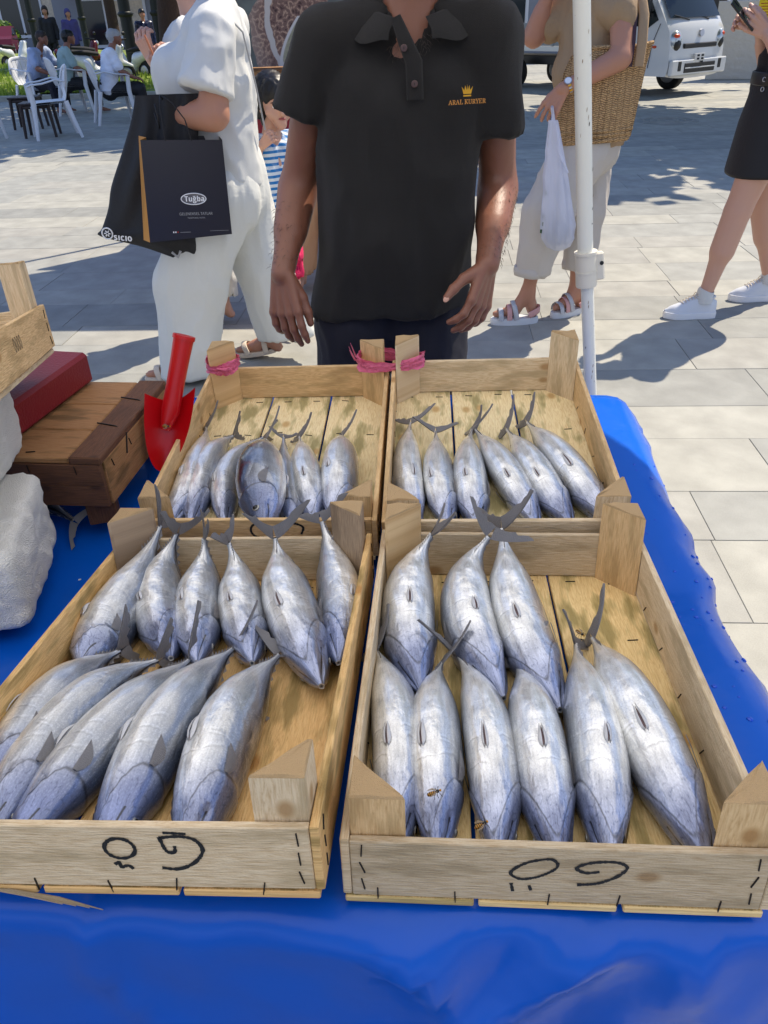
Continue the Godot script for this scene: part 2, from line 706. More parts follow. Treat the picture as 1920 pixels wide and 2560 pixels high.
func wrap_print() -> ImageTexture:
	# the printed banner of the food stall: rolled flat bread filled with shredded meat
	var w := 512
	var a := noise_bytes(w, w, 0.03, 3, 31, FastNoiseLite.TYPE_SIMPLEX_SMOOTH, FastNoiseLite.FRACTAL_RIDGED)
	var b := noise_bytes(w, w, 0.012, 3, 33)
	var rgb := PackedByteArray()
	rgb.resize(w * w * 3)
	for y in w:
		for x in w:
			var i := y * w + x
			var u := float(x) / w
			var v := float(y) / w
			var n := a[i] / 255.0
			var m := b[i] / 255.0
			var c := Color(0.47, 0.36, 0.32).lerp(Color(0.74, 0.62, 0.52), smoothstep(0.55, 0.85, n)).lerp(Color(0.26, 0.16, 0.15), smoothstep(0.45, 0.2, n))
			# outline of the rolled bread, a pale fold down it, a second fold with salad inside
			var jag := (m - 0.5) * 0.03
			var u0 := 0.437 + (0.073 * pow((0.717 - v) / 0.117, 2.0) if v < 0.717 else 0.10 * (v - 0.717))
			var u1 := 0.566 + (0.021 * pow((0.747 - v) / 0.147, 2.0) if v < 0.747 else 0.059 * pow((v - 0.747) / 0.213, 1.5))
			var u2 := 0.642 + 0.122 * pow(maxf(0.0, 0.975 - v) / 0.242, 1.6)
			if u < u1:
				c = c.lerp(Color(0.72, 0.66, 0.60), smoothstep(u1, u0 - 0.02, u) * 0.6)
			if u > u2 and v > 0.70:
				c = Color(0.50, 0.53, 0.42).lerp(Color(0.70, 0.68, 0.58), n) if n > 0.3 or v > 0.80 else Color(0.6, 0.24, 0.19)
			if u < u0 + jag:
				c = Color(0.40, 0.44, 0.42) * (0.8 + m * 0.4)
			c = c.lerp(Color(0.80, 0.79, 0.76), smoothstep(0.024, 0.017, absf(u - u1 + jag)))
			if v > 0.70:
				c = c.lerp(Color(0.84, 0.84, 0.82), smoothstep(0.014, 0.008, absf(u - u2)))
			rgb[i * 3] = int(clampf(c.r, 0, 1) * 255)
			rgb[i * 3 + 1] = int(clampf(c.g, 0, 1) * 255)
			rgb[i * 3 + 2] = int(clampf(c.b, 0, 1) * 255)
	return tex_from(w, w, rgb)


func make_materials() -> void:
	var fine := grey_tex(256, 256, noise_bytes(256, 256, 0.08, 4, 3))
	var soft := grey_tex(256, 256, noise_bytes(256, 256, 0.02, 4, 4))
	var crinkle := grey_tex(512, 512, noise_bytes(512, 512, 0.012, 5, 6, FastNoiseLite.TYPE_SIMPLEX_SMOOTH, FastNoiseLite.FRACTAL_RIDGED))
	var pits := grey_tex(512, 512, noise_bytes(512, 512, 0.06, 3, 8, FastNoiseLite.TYPE_CELLULAR))
	M["fine_map"] = fine
	M["soft_map"] = soft
	M["crinkle_map"] = crinkle
	var pale := wood_texture(11, Color(0.89, 0.81, 0.67), Color(0.70, 0.57, 0.40), Color(0.66, 0.58, 0.44), 0.6)
	var floor_w := wood_texture(23, Color(0.96, 0.89, 0.70), Color(0.78, 0.64, 0.42), Color(0.57, 0.53, 0.34), 0.75)
	var old := wood_texture(37, Color(0.66, 0.59, 0.49), Color(0.40, 0.33, 0.26), Color(0.47, 0.41, 0.33), 0.6)
	wood_mat("pale_wood", pale)
	wood_mat("pale_wood_warm", pale, Color(1.0, 0.94, 0.84))
	wood_mat("pale_wood_grey", pale, Color(0.90, 0.90, 0.90))
	wood_mat("floor_wood", floor_w)
	wood_mat("floor_wood_warm", floor_w, Color(1.0, 0.95, 0.86))
	wood_mat("floor_wood_brown", floor_w, Color(0.94, 0.84, 0.72))
	wood_mat("old_wood", old, Color(1.05, 1.02, 1.0))
	wood_mat("dark_wood", old, Color(0.62, 0.46, 0.36))
	wood_mat("plank_wood", floor_w, Color(0.66, 0.53, 0.44))
	bumpy(mat("end_grain", Color(0.74, 0.62, 0.45), 0.95), pits, 0.10, Vector3.ONE * 24.0)
	mat("staple_metal", Color(0.16, 0.14, 0.13), 0.5, 0.6)
	mat("marker_ink", Color(0.09, 0.10, 0.11), 0.7)
	for i in 3:
		var m := mat("fish_skin_%d" % i, Color.WHITE, 0.28, 0.5)
		m.albedo_texture = fish_texture(100 + i * 17, [0.12, 0.42, 0.26][i])
		m.heightmap_enabled = true
		m.heightmap_texture = crinkle if i != 1 else soft
		m.heightmap_scale = 0.10
		m.clearcoat_enabled = true
		m.clearcoat = 0.9
		m.clearcoat_roughness = 0.09
	bumpy(mat("fin", Color(0.47, 0.465, 0.47), 0.3), fine, 0.1, Vector3(40, 8, 40))
	M["fin"].backlight_enabled = true
	M["fin"].backlight = Color(0.5, 0.47, 0.45)
	mat("fin_pale", Color(0.78, 0.78, 0.78), 0.35)
	mat("fin_slit", Color(0.42, 0.33, 0.33), 0.5)
	mat("eye_silver", Color(0.62, 0.62, 0.60), 0.2, 0.5)
	mat("eye_black", Color(0.02, 0.02, 0.03), 0.1)
	var tarp := mat("blue_tarp", Color(0.015, 0.335, 0.745), 0.25)
	tarp.metallic_specular = 0.42
	bumpy(tarp, crinkle, 0.16, Vector3.ONE * 0.75)
	bumpy(mat("foam", Color(0.93, 0.915, 0.87), 0.85), pits, 0.4, Vector3.ONE * 15.0)
	bumpy(mat("red_board", Color(0.47, 0.055, 0.10), 0.5), fine, 0.06, Vector3.ONE * 8.0)
	mat("red_plastic", Color(0.74, 0.03, 0.07), 0.28)
	var rib := mat("pink_film", Color(0.88, 0.42, 0.56), 0.3)
	rib.backlight_enabled = true
	rib.backlight = Color(0.5, 0.1, 0.2)
	bumpy(rib, crinkle, 0.3, Vector3.ONE * 14.0)
	bumpy(mat("pole_paint", Color(0.87, 0.87, 0.83), 0.4), fine, 0.03, Vector3.ONE * 10.0)
	mat("collar_plastic", Color(0.84, 0.82, 0.76), 0.45)
	var cn := mat("canopy_cloth", Color(0.93, 0.93, 0.92), 0.8)
	cn.backlight_enabled = true
	cn.backlight = Color(1, 1, 1)
	bumpy(mat("black_knit", Color(0.085, 0.08, 0.08), 0.9), fine, 0.12, Vector3.ONE * 30.0)
	M["black_knit"].rim_enabled = true
	M["black_knit"].rim = 0.25
	bumpy(mat("black_cloth", Color(0.085, 0.085, 0.10), 0.7), soft, 0.12, Vector3.ONE * 9.0)
	bumpy(mat("navy_denim", Color(0.11, 0.115, 0.165), 0.9), fine, 0.15, Vector3.ONE * 26.0)
	bumpy(mat("white_knit", Color(0.82, 0.82, 0.80), 0.9), fine, 0.08, Vector3.ONE * 26.0)
	bumpy(mat("white_linen", Color(0.83, 0.83, 0.80), 0.9), soft, 0.12, Vector3.ONE * 7.0)
	bumpy(mat("beige_linen", Color(0.76, 0.73, 0.69), 0.9), soft, 0.12, Vector3.ONE * 7.0)
	bumpy(mat("khaki_cloth", Color(0.62, 0.52, 0.40), 0.9), soft, 0.12, Vector3.ONE * 9.0)
	bumpy(mat("tan_cloth", Color(0.76, 0.60, 0.46), 0.9), soft, 0.12, Vector3.ONE * 7.0)
	bumpy(mat("skin_dark", Color(0.51, 0.335, 0.26), 0.42), fine, 0.05, Vector3.ONE * 18.0)
	bumpy(mat("skin_tan", Color(0.69, 0.49, 0.39), 0.5), fine, 0.03, Vector3.ONE * 16.0)
	bumpy(mat("skin_light", Color(0.78, 0.60, 0.51), 0.5), fine, 0.03, Vector3.ONE * 16.0)
	for s in ["skin_dark", "skin_tan", "skin_light"]:
		M[s].subsurf_scatter_enabled = true
		M[s].subsurf_scatter_strength = 0.08
	mat("nail", Color(0.80, 0.62, 0.54), 0.3)
	mat("pink_polish", Color(0.80, 0.20, 0.35), 0.2)
	mat("body_hair", Color(0.20, 0.15, 0.11), 0.5)
	mat("hair_black", Color(0.035, 0.03, 0.035), 0.45)
	mat("hair_brown", Color(0.16, 0.11, 0.08), 0.6)
	mat("hair_grey", Color(0.62, 0.62, 0.62), 0.7)
	mat("lips", Color(0.62, 0.33, 0.32), 0.4)
	mat("white", Color(0.9, 0.9, 0.9), 0.5)
	mat("white_plastic", Color(0.82, 0.83, 0.84), 0.38)
	mat("brown_plastic", Color(0.16, 0.11, 0.11), 0.5)
	mat("rubber", Color(0.08, 0.08, 0.085), 0.8)
	mat("metal", Color(0.72, 0.72, 0.74), 0.3, 0.9)
	mat("gold", Color(0.83, 0.62, 0.20), 0.35, 0.8)
	mat("gold_paper", Color(0.80, 0.55, 0.24), 0.5)
	mat("bag_paper", Color(0.17, 0.165, 0.19), 0.28)
	mat("grey_print", Color(0.36, 0.35, 0.37), 0.5)
	mat("grey_leather", Color(0.70, 0.70, 0.71), 0.35, 0.2)
	mat("pink_leather", Color(0.80, 0.60, 0.58), 0.5)
	mat("beige_leather", Color(0.80, 0.74, 0.66), 0.6)
	mat("purple_strap", Color(0.22, 0.10, 0.15), 0.6)
	var we := weave_texture()
	var straw := mat("straw", Color(1.0, 0.98, 0.95), 0.8)
	straw.albedo_texture = we[0]
	bumpy(straw, we[1], 0.8, Vector3(4.6, 4.6, 4.6))
	var film := mat("white_film", Color(0.94, 0.95, 0.97, 0.60), 0.25)
	film.transparency = BaseMaterial3D.TRANSPARENCY_ALPHA
	film.backlight_enabled = true
	film.backlight = Color(0.8, 0.8, 0.85)
	var strp := mat("striped_knit", Color.WHITE, 0.9)
	strp.albedo_texture = stripe_texture()
	strp.uv1_triplanar = true
	strp.uv1_scale = Vector3(20, 19, 20)
	mat("pink_cloth", Color(0.80, 0.08, 0.32), 0.8)
	mat("red_panel", Color(0.60, 0.04, 0.12), 0.4)
	var pr := mat("printed_banner", Color.WHITE, 0.5)
	pr.albedo_texture = wrap_print()
	var st := mat("granite", Color.WHITE, 0.75)
	st.albedo_texture = speckle_texture(51, Color(0.605, 0.598, 0.568), 0.14, 0.42)
	bumpy(st, fine, 0.06, Vector3.ONE * 1.1)
	for k in 4:
		var m: StandardMaterial3D = st.duplicate()
		m.albedo_color = [Color(0.98, 0.98, 0.97), Color(1.02, 1.02, 1.0), Color(0.95, 0.96, 0.96), Color(0.90, 0.91, 0.91)][k]
		m.resource_name = "granite_%d" % k
		M["granite_%d" % k] = m
	var gj := mat("joint", Color(0.50, 0.50, 0.48), 0.95)
	bumpy(gj, fine, 0.3, Vector3.ONE * 4.0)
	var asph := mat("asphalt", Color.WHITE, 0.9)
	asph.albedo_texture = speckle_texture(61, Color(0.42, 0.42, 0.42), 0.4, 0.3)
	asph.uv1_triplanar = true
	asph.uv1_scale = Vector3.ONE * 0.8
	var lawn := mat("lawn", Color.WHITE, 0.9)
	lawn.albedo_texture = speckle_texture(71, Color(0.42, 0.47, 0.16), 0.9, 0.12)
	lawn.uv1_triplanar = true
	lawn.uv1_scale = Vector3.ONE * 0.6
	var wall := mat("cream_wall", Color.WHITE, 0.9)
	wall.albedo_texture = speckle_texture(81, Color(0.80, 0.74, 0.64), 0.16, 0.05)
	wall.uv1_triplanar = true
	wall.uv1_scale = Vector3.ONE * 0.2
	mat("grey_wall", Color(0.52, 0.53, 0.55), 0.8)
	mat("white_wall", Color(0.78, 0.77, 0.75), 0.7)
	bumpy(M["white_wall"], soft, 1.5, Vector3.ONE * 1.2)
	mat("window_glass", Color(0.12, 0.15, 0.16), 0.08, 0.0)
	mat("frame_white", Color(0.85, 0.85, 0.84), 0.5)
	mat("blue_awning", Color(0.22, 0.33, 0.62), 0.7)
	mat("iron", Color(0.10, 0.12, 0.11), 0.5, 0.3)
	var bark := mat("bark", Color(0.28, 0.21, 0.17), 0.95)
	bumpy(bark, crinkle, 3.0, Vector3(2.5, 0.7, 2.5))
	var leaf := mat("leaf", Color(0.25, 0.36, 0.10), 0.6)
	leaf.backlight_enabled = true
	leaf.backlight = Color(0.5, 0.6, 0.2)
	var paint := mat("truck_paint", Color(0.82, 0.83, 0.83), 0.3)
	paint.clearcoat_enabled = true
	paint.clearcoat_roughness = 0.08
	mat("truck_bed", Color(0.50, 0.53, 0.55), 0.5)
	mat("dark_trim", Color(0.06, 0.065, 0.07), 0.4)
	var gl := mat("lamp_glass", Color(0.75, 0.78, 0.80), 0.08, 0.5)
	mat("amber", Color(0.85, 0.28, 0.05), 0.3)
	mat("yellow_sign", Color(0.88, 0.78, 0.08), 0.5)
	mat("red_ink", Color(0.62, 0.14, 0.08), 0.6)
	mat("car_red", Color(0.34, 0.05, 0.08), 0.25)
	mat("car_blue", Color(0.08, 0.10, 0.22), 0.25)
	mat("purple_cloth", Color(0.30, 0.28, 0.48), 0.9)
	mat("mint_cloth", Color(0.58, 0.68, 0.68), 0.9)
	mat("pale_blue_cloth", Color(0.62, 0.68, 0.80), 0.9)
	mat("bright_cloth", Color(0.86, 0.88, 0.92), 0.9)
	mat("wasp_yellow", Color(0.75, 0.52, 0.05), 0.4)
	mat("wasp_black", Color(0.05, 0.04, 0.03), 0.4)
	var wing := mat("wasp_wing", Color(0.55, 0.45, 0.30, 0.5), 0.2)
	wing.transparency = BaseMaterial3D.TRANSPARENCY_ALPHA
	mat("droplet", Color(0.05, 0.30, 0.78), 0.03)
	mat("bag_load", Color(0.46, 0.50, 0.58), 0.5)
	mat("phone_black", Color(0.03, 0.03, 0.035), 0.15)
	mat("stick_wood", Color(0.72, 0.45, 0.32), 0.6)

# ---------------------------------------------------------------- the stall
var crate_at := {}
const CRATE_W := 0.38
const CRATE_L := 0.56


func tilted(at: Vector3, yaw: float, pitch: float, roll: float) -> Transform3D:
	var ya := deg_to_rad(yaw)
	var pi_ := deg_to_rad(pitch)
	var x := Vector3(cos(ya), sin(deg_to_rad(roll)), -sin(ya)).normalized()
	var z := Vector3(sin(ya), sin(pi_), cos(ya) * cos(pi_))
	var y := z.cross(x).normalized()
	return Transform3D(Basis(x, y, x.cross(y)), at)


func stroke(pts: Array, width: float, parent: Node, where: Transform3D) -> void:
	# a felt-pen stroke on a board: a thin flat band that follows the points (x, y on the board)
	var c := Curve3D.new()
	for i in pts.size():
		var p: Vector2 = pts[i]
		var q: Vector2 = (pts[mini(i + 1, pts.size() - 1)] - pts[maxi(i - 1, 0)]) / 6.0
		c.add_point(Vector3(p.x, p.y, 0), Vector3(-q.x, -q.y, 0), Vector3(q.x, q.y, 0))
	c.bake_interval = 0.002
	var g := Geo.new()
	var ps := c.get_baked_points()
	var l := []
	var r := []
	for i in ps.size():
		var t := (ps[mini(i + 1, ps.size() - 1)] - ps[maxi(i - 1, 0)]).normalized()
		var w := width * (0.85 + 0.65 * rng.randf()) * 0.5
		var s := Vector3(-t.y, t.x, 0)
		l.append(where * (ps[i] + s * w))
		r.append(where * (ps[i] - s * w))
	g.grid([l, r])
	part("pen_mark", g, M["marker_ink"], parent)


var staple_mesh: ArrayMesh


func staple(parent: Node, at: Vector3, along: Vector3, out: Vector3, bent := 0.0) -> void:
	if staple_mesh == null:
		staple_mesh = box_mesh(Vector3(0.0145, 0.0016, 0.0012), 0.0003)
	var x := along.slide(out).normalized()
	var s := part("staple", staple_mesh, M["staple_metal"], parent)
	s.transform = Transform3D(Basis(x, out, x.cross(out)).rotated(out, bent), at + out * 0.0004)


func crate(called: String, label: String, xf: Transform3D, mats: Array, group: String, post_up := [0.055, 0.055, 0.055, 0.055]) -> Node3D:
	# origin: middle of the rim. mats: ends, sides, posts, floor
	var o := thing(called, label, "crate", Vector3.ZERO, 0.0, group)
	o.transform = xf
	var w := CRATE_W
	var l := CRATE_L
	var t := 0.008
	var h := 0.072
	var rnd := func() -> Vector2: return Vector2(rng.randf() * 3.0, rng.randf() * 3.0)
	for q in [-1.0, 1.0]:
		var g := Geo.new()
		g.box(V(0, -h / 2, q * (l / 2 - t / 2)), V(w - 2 * t - 0.001, h - 0.001, t), Basis(Vector3.BACK, rng.randf_range(-0.006, 0.006)), 0.001, rnd.call())
		part("front_board" if q > 0 else "back_board", g, M[mats[0]], o)
	for q in [-1.0, 1.0]:
		var g := Geo.new()
		g.box(V(q * (w / 2 - t / 2), -h / 2 + rng.randf_range(-0.001, 0.002), 0), V(t, h, l), Basis(Vector3.RIGHT, rng.randf_range(-0.004, 0.004)), 0.001, rnd.call())
		part("side_board", g, M[mats[1]], o)
	var k := 0
	for qz in [-1.0, 1.0]:
		for qx in [-1.0, 1.0]:
			var up: float = post_up[k]
			k += 1
			var cx: float = qx * (w / 2 - t - 0.001)
			var cz: float = qz * (l / 2 - t - 0.001)
			var leg := 0.049 + rng.randf_range(-0.003, 0.003)
			var out := PackedVector2Array([Vector2(cx, cz), Vector2(cx - qx * leg, cz), Vector2(cx - qx * (leg - 0.003), cz - qz * 0.004), Vector2(cx - qx * 0.004, cz - qz * (leg - 0.003)), Vector2(cx, cz - qz * leg)])
			var g := Geo.new()
			var bs := Basis(Vector3.RIGHT, Vector3.BACK, Vector3.UP)
			g.prism(out, up + h + 0.004, Transform3D(bs, V(0, -h - 0.004, 0)))
			for i in g.uv.size():
				g.uv[i] = Vector2(g.v[i].y + qx * 0.3 + qz * 0.11, (g.v[i].x + g.v[i].z) * 0.8)
			var po := part("corner_post", g, M[mats[2]], o)
			# rough sawn top
			var tg := Geo.new()
			var mid := Vector2.ZERO
			for p in out:
				mid += p / out.size()
			var rim := []
			var inner := []
			for p in out:
				for s in 3:
					var nx: Vector2 = out[(out.find(p) + 1) % out.size()]
					var pp := p.lerp(nx, s / 3.0)
					rim.append(V(pp.x, up + 0.0002, pp.y))
					var ii := pp.lerp(mid, 0.06)
					inner.append(V(ii.x, up + rng.randf_range(0.0005, 0.004), ii.y))
			tg.grid([rim, inner], true)
			var top := []
			for p in inner:
				top.append(p)
			tg.cap(top, Vector3.UP)
			part("sawn_end", tg, M["end_grain"], po)
	var n := 3
	var ws := [0.118, 0.124, 0.122]
	var x := -w / 2 + 0.002
	for i in n:
		var g := Geo.new()
		var ww: float = ws[i] + 0.0
		g.box(V(x + ww / 2, -h - 0.005, 0), V(ww, 0.008, l + 0.002), Basis(Vector3.UP, rng.randf_range(-0.003, 0.003)), 0.0012, rnd.call())
		part("floor_slat", g, M[mats[3]], o)
		x += ww + 0.0045
	# staples: along the ends into the floor, along the corners into the posts, across the floor slats
	for qz in [-1.0, 1.0]:
		for i in 5:
			staple(o, V(-0.15 + i * 0.072 + rng.randf_range(-0.01, 0.01), -h + 0.004 + rng.randf_range(-0.003, 0.003), qz * l / 2), Vector3.UP, V(0, 0, qz), rng.randf_range(-0.2, 0.2))
		for i in 3:
			for qx in [-1.0, 1.0]:
				staple(o, V(qx * (w / 2 - 0.019), -0.012 - i * 0.022, qz * (l / 2)), Vector3.UP, V(0, 0, qz), rng.randf_range(-0.35, 0.35))
				staple(o, V(qx * (w / 2), -0.012 - i * 0.022, qz * (l / 2 - 0.02)), Vector3.UP, V(qx, 0, 0), rng.randf_range(-0.35, 0.35))
	for i in 6:
		staple(o, V(-0.155 + i * 0.062, -h - 0.0008, -l / 2 + 0.022 + rng.randf_range(0, 0.008)), Vector3.RIGHT, Vector3.UP, rng.randf_range(-0.2, 0.2))
		staple(o, V(-0.155 + i * 0.062, -h - 0.0008, 0.0 + rng.randf_range(-0.12, -0.10)), Vector3.RIGHT, Vector3.UP, rng.randf_range(-0.3, 0.3))
	for i in 5:
		for qx in [-1.0, 1.0]:
			staple(o, V(qx * (w / 2 - t), -h + 0.012, -0.17 + i * 0.09), Vector3(0, 0.8, 0.5), V(-qx, 0, 0), rng.randf_range(-0.6, 0.6))
	return o


# ---------------------------------------------------------------- fish
func profile(s: float) -> float:
	var xs := [0.0, 0.03, 0.08, 0.14, 0.22, 0.32, 0.42, 0.54, 0.66, 0.78, 0.87, 0.94, 1.0]
	var ys := [0.10, 0.32, 0.55, 0.73, 0.89, 0.98, 1.0, 0.95, 0.79, 0.50, 0.26, 0.125, 0.09]
	for i in 12:
		if s <= xs[i + 1]:
			var t: float = (s - xs[i]) / (xs[i + 1] - xs[i])
			var a: float = ys[maxi(i - 1, 0)]
			var d: float = ys[mini(i + 2, 12)]
			return cubic_interpolate(ys[i], ys[i + 1], a, d, t)
	return 0.13


func fish(spec: Array, label: String, group: String, mouth_open := false) -> void:
	var xf: Transform3D = crate_at[spec[0]]
	var roll := deg_to_rad(spec[1])
	var r: float = spec[3]
	var tail: Vector3 = spec[4]
	var mid: Vector3 = spec[5]
	var nose: Vector3 = spec[6]
	var o := thing("bonito", label, "fish", Vector3.ZERO, 0.0, group)
	o.transform = Transform3D(xf.basis, xf * mid)
	var org := mid
	var ctl := 2.0 * mid - (tail + nose) * 0.5
	var jit := rng.randf_range(-0.004, 0.004)
	var at := func(s: float) -> Vector3:
		return (nose * (1 - s) * (1 - s) + ctl * 2.0 * s * (1 - s) + tail * s * s) - org + V(sin(s * 5.0) * jit, 0, 0)
	var axes := func(s: float) -> Basis:
		# x towards the tail, y the belly, z the flank
		var t: Vector3 = (at.call(minf(s + 0.02, 1.0)) - at.call(maxf(s - 0.02, 0.0))).normalized()
		var up := Vector3.UP.slide(t).normalized()
		var right := t.cross(up)
		if right.x < 0:
			right = -right
		var tw := roll * lerpf(1.0, 0.75, smoothstep(0.5, 1.0, s))
		var belly := up * cos(tw) + right * sin(tw)
		return Basis(t, belly, t.cross(belly))
	var plump := rng.randf_range(1.12, 1.2)
	var rows := []
	var us := []
	var nr := 60
	for i in nr + 1:
		var s := pow(float(i) / nr, 1.25)
		us.append(s * 0.998 + 0.001)
		var b: Basis = axes.call(s)
		var c: Vector3 = at.call(s)
		var pr := profile(s) * r
		var ring := PackedVector3Array()
		for j in 30:
			var f := TAU * j / 30
			var fa := absf(PI - absf(f - PI))
			var d := 0.0
			# gill cover stands proud of the neck behind it
			var edge := 0.065 + 0.165 * smoothstep(0.0, 0.42, fa / PI) - 0.03 * smoothstep(0.5, 0.9, fa / PI)
			d += r * 0.06 * smoothstep(edge - 0.08, edge - 0.004, s) * smoothstep(edge + 0.010, edge, s)
			# jaw line
			if s < 0.13:
				d -= r * 0.10 * exp(-pow((fa - (0.95 + s * 2.6)) / 0.16, 2.0)) * smoothstep(0.0, 0.03, s)
			# the belly sags a little flat and is keeled near the tail
			d += r * 0.03 * sin(s * 31.0 + j) * 0.25
			var k := profile(s) * r + d
			ring.append(c + b.y * cos(f) * k * plump + b.z * sin(f) * k)
		rows.append(ring)
	var g := Geo.new()
	g.grid(rows, true, us)
	g.cap(rows[0], -(axes.call(0.0) as Basis).x)
	var skin: Material = M["fish_skin_%d" % spec[2]]
	part("body", g, skin, o)
	# tail fin: two swept lobes, ragged behind
	var bt: Basis = axes.call(1.0)
	var tp: Vector3 = at.call(1.0)
	var lift := rng.randf_range(0.10, 0.4)
	var back := (bt.x + xf.basis.inverse() * Vector3.UP * lift).normalized()
	var spread_up := bt.y.rotated(bt.x, rng.randf_range(0.5, 1.0) * (1 if rng.randf() < 0.75 else -1)).slide(back).normalized()
	var size := r / 0.033
	for q in [1.0, -1.0]:
		var len: float = rng.randf_range(0.046, 0.062) * size * (1.0 if q > 0 else 0.85)
		var sw: float = rng.randf_range(0.55, 0.95)
		var lead := []
		var trail := []
		for i in 9:
			var e := i / 8.0
			var sp: float = len * pow(e, 0.9)
			var bk: float = len * sw * pow(e, 1.15) + 0.002
			var cw: float = 0.017 * size * pow(1.0 - e, 0.8) + 0.0010
			var rag := rng.randf_range(-0.0035, 0.0035) if i > 1 else 0.0
			var cup := (back.cross(spread_up)) * (0.004 * sin(e * 2.4) * size)
			lead.append(tp - back * 0.004 + back * bk + spread_up * q * (sp + 0.003 * size) + cup)
			trail.append(tp - back * 0.004 + back * (bk + cw + rag) + spread_up * q * (sp * 0.96) + cup)
		var th := back.cross(spread_up) * 0.0007 * size
		var fg := Geo.new()
		var a := []
		var b := []
		var c := []
		var d := []
		for i in 9:
			a.append(lead[i] + th * 2.0)
			b.append(trail[i] + th * 0.6)
			c.append(trail[i] - th * 0.6)
			d.append(lead[i] - th * 2.0)
		fg.grid([a, b, c, d, a])
		part("tail_fin", fg, M["fin"], o)
	# rows of finlets towards the tail, back and belly
	for q in [PI, 0.0]:
		var lo := []
		var hi := []
		for i in 22:
			var s := lerpf(0.62 if q > 1.0 else 0.84, 0.985, i / 21.0)
			var b: Basis = axes.call(s)
			var k := profile(s) * r
			var p: Vector3 = at.call(s) + (b.y * cos(q) * plump) * k
			var tooth := (0.35 + 0.65 * float(i % 3 == 1)) * (0.0034 if i > 3 else (0.009 if q > 1.0 else 0.004)) * size * (1.0 if i % 3 else 0.2)
			lo.append(p - b.y * cos(q) * 0.002)
			hi.append(p + b.y * cos(q) * tooth + b.x * tooth * 1.3 + b.z * 0.002)
		var fg := Geo.new()
		fg.grid([lo, hi])
		part("finlets", fg, M["fin"], o)
	# pelvic fins folded on the belly with the slit between them
	var slit0 := rng.randf_range(0.29, 0.335)
	var slit1 := rng.randf_range(0.085, 0.125)
	var slit2 := rng.randf_range(0.55, 1.0)
	for q in [-1.0, 1.0]:
		var fg := Geo.new()
		var ra := []
		for i in 7:
			var e := i / 6.0
			var s := slit0 + slit1 * e
			var b: Basis = axes.call(s)
			var k := profile(s) * r * plump
			var f: float = q * (0.03 + 0.17 * slit2 * sin(pow(e, 0.7) * PI) * (1.0 - e * 0.4))
			var f2: float = q * 0.035
			var p0: Vector3 = at.call(s) + b.y * cos(f) * (k + 0.0015 * sin(e * PI)) + b.z * sin(f) * k
			var p1: Vector3 = at.call(s) + b.y * cos(f2) * (k + 0.0035 * sin(e * PI) + 0.0003) + b.z * sin(f2) * k
			ra.append([p0, p0.lerp(p1, 0.5) + b.y * 0.0022 * sin(e * PI), p1])
		fg.grid(ra)
		part("pelvic_fin", fg, M["fin_pale"], o)
	var sg := Geo.new()
	var rows2 := []
	for i in 7:
		var e := i / 6.0
		var s := slit0 + slit1 * (0.06 + 0.8 * e)
		var b: Basis = axes.call(s)
		var k := profile(s) * r * plump + 0.0008
		var wd := 0.0022 * slit2 * sin(pow(e, 0.7) * PI) * size
		var p: Vector3 = at.call(s) + b.y * k
		rows2.append([p - b.z * wd, p + b.y * 0.0006, p + b.z * wd])
	sg.grid(rows2)
	part("belly_slit", sg, M["fin_slit"], o)
	# pectoral fins
	for q in [-1.0, 1.0]:
		var fg := Geo.new()
		var ra := []
		var open := rng.randf_range(0.0, 0.004)
		for i in 6:
			var e := i / 5.0
			var s := 0.235 + 0.095 * e
			var b: Basis = axes.call(s)
			var k := profile(s) * r + 0.0012 + open * e
			var f0: float = q * (1.42 - 0.10 * e)
			var f1: float = q * (1.42 - 0.10 * e + 0.36 * sin(PI * (0.14 + 0.86 * e)))
			var p0: Vector3 = at.call(s) + b.y * cos(f0) * k * plump + b.z * sin(f0) * k
			var p1: Vector3 = at.call(s) + b.y * cos(f1) * k * plump + b.z * sin(f1) * k
			ra.append([p0, p0.lerp(p1, 0.5) * 1.0 + b.z * q * 0.001, p1])
		fg.grid(ra)
		part("pectoral_fin", fg, M["fin"], o)
	# eyes
	for q in [-1.0, 1.0]:
		var s := 0.10
		var b: Basis = axes.call(s)
		var f: float = q * 2.08
		var k := profile(s) * r
		var dir := (b.y * cos(f) * plump + b.z * sin(f)).normalized()
		var p: Vector3 = at.call(s) + dir * k * 0.985
		var eb := look_basis(dir, b.x)
		var eg := Geo.new()
		eg.ball(p, V(0.0062, 0.0019, 0.0058) * size, eb, 10)
		var eye := part("eye", eg, M["eye_silver"], o)
		var pg := Geo.new()
		pg.ball(p + dir * 0.0012 * size, V(0.0043, 0.0016, 0.0041) * size, eb, 10)
		part("pupil", pg, M["eye_black"], eye)
	if mouth_open:
		var mg := Geo.new()
		var ra := []
		for i in 8:
			var e := i / 7.0
			var s := 0.015 + 0.145 * e
			var b: Basis = axes.call(s)
			var k := profile(s) * r * 1.012
			var f := 0.80 + s * 1.2
			var wd := (0.05 + 0.17 * sin(pow(1.0 - e, 0.8) * 2.2))
			ra.append([at.call(s) + b.y * cos(f - wd) * k * plump + b.z * sin(f - wd) * k, at.call(s) + b.y * cos(f) * k * plump * 0.985 + b.z * sin(f) * k * 0.985, at.call(s) + b.y * cos(f + wd) * k * plump + b.z * sin(f + wd) * k])
		mg.grid(ra)
		part("open_mouth", mg, M["eye_black"], o, "gaping black mouth slit")


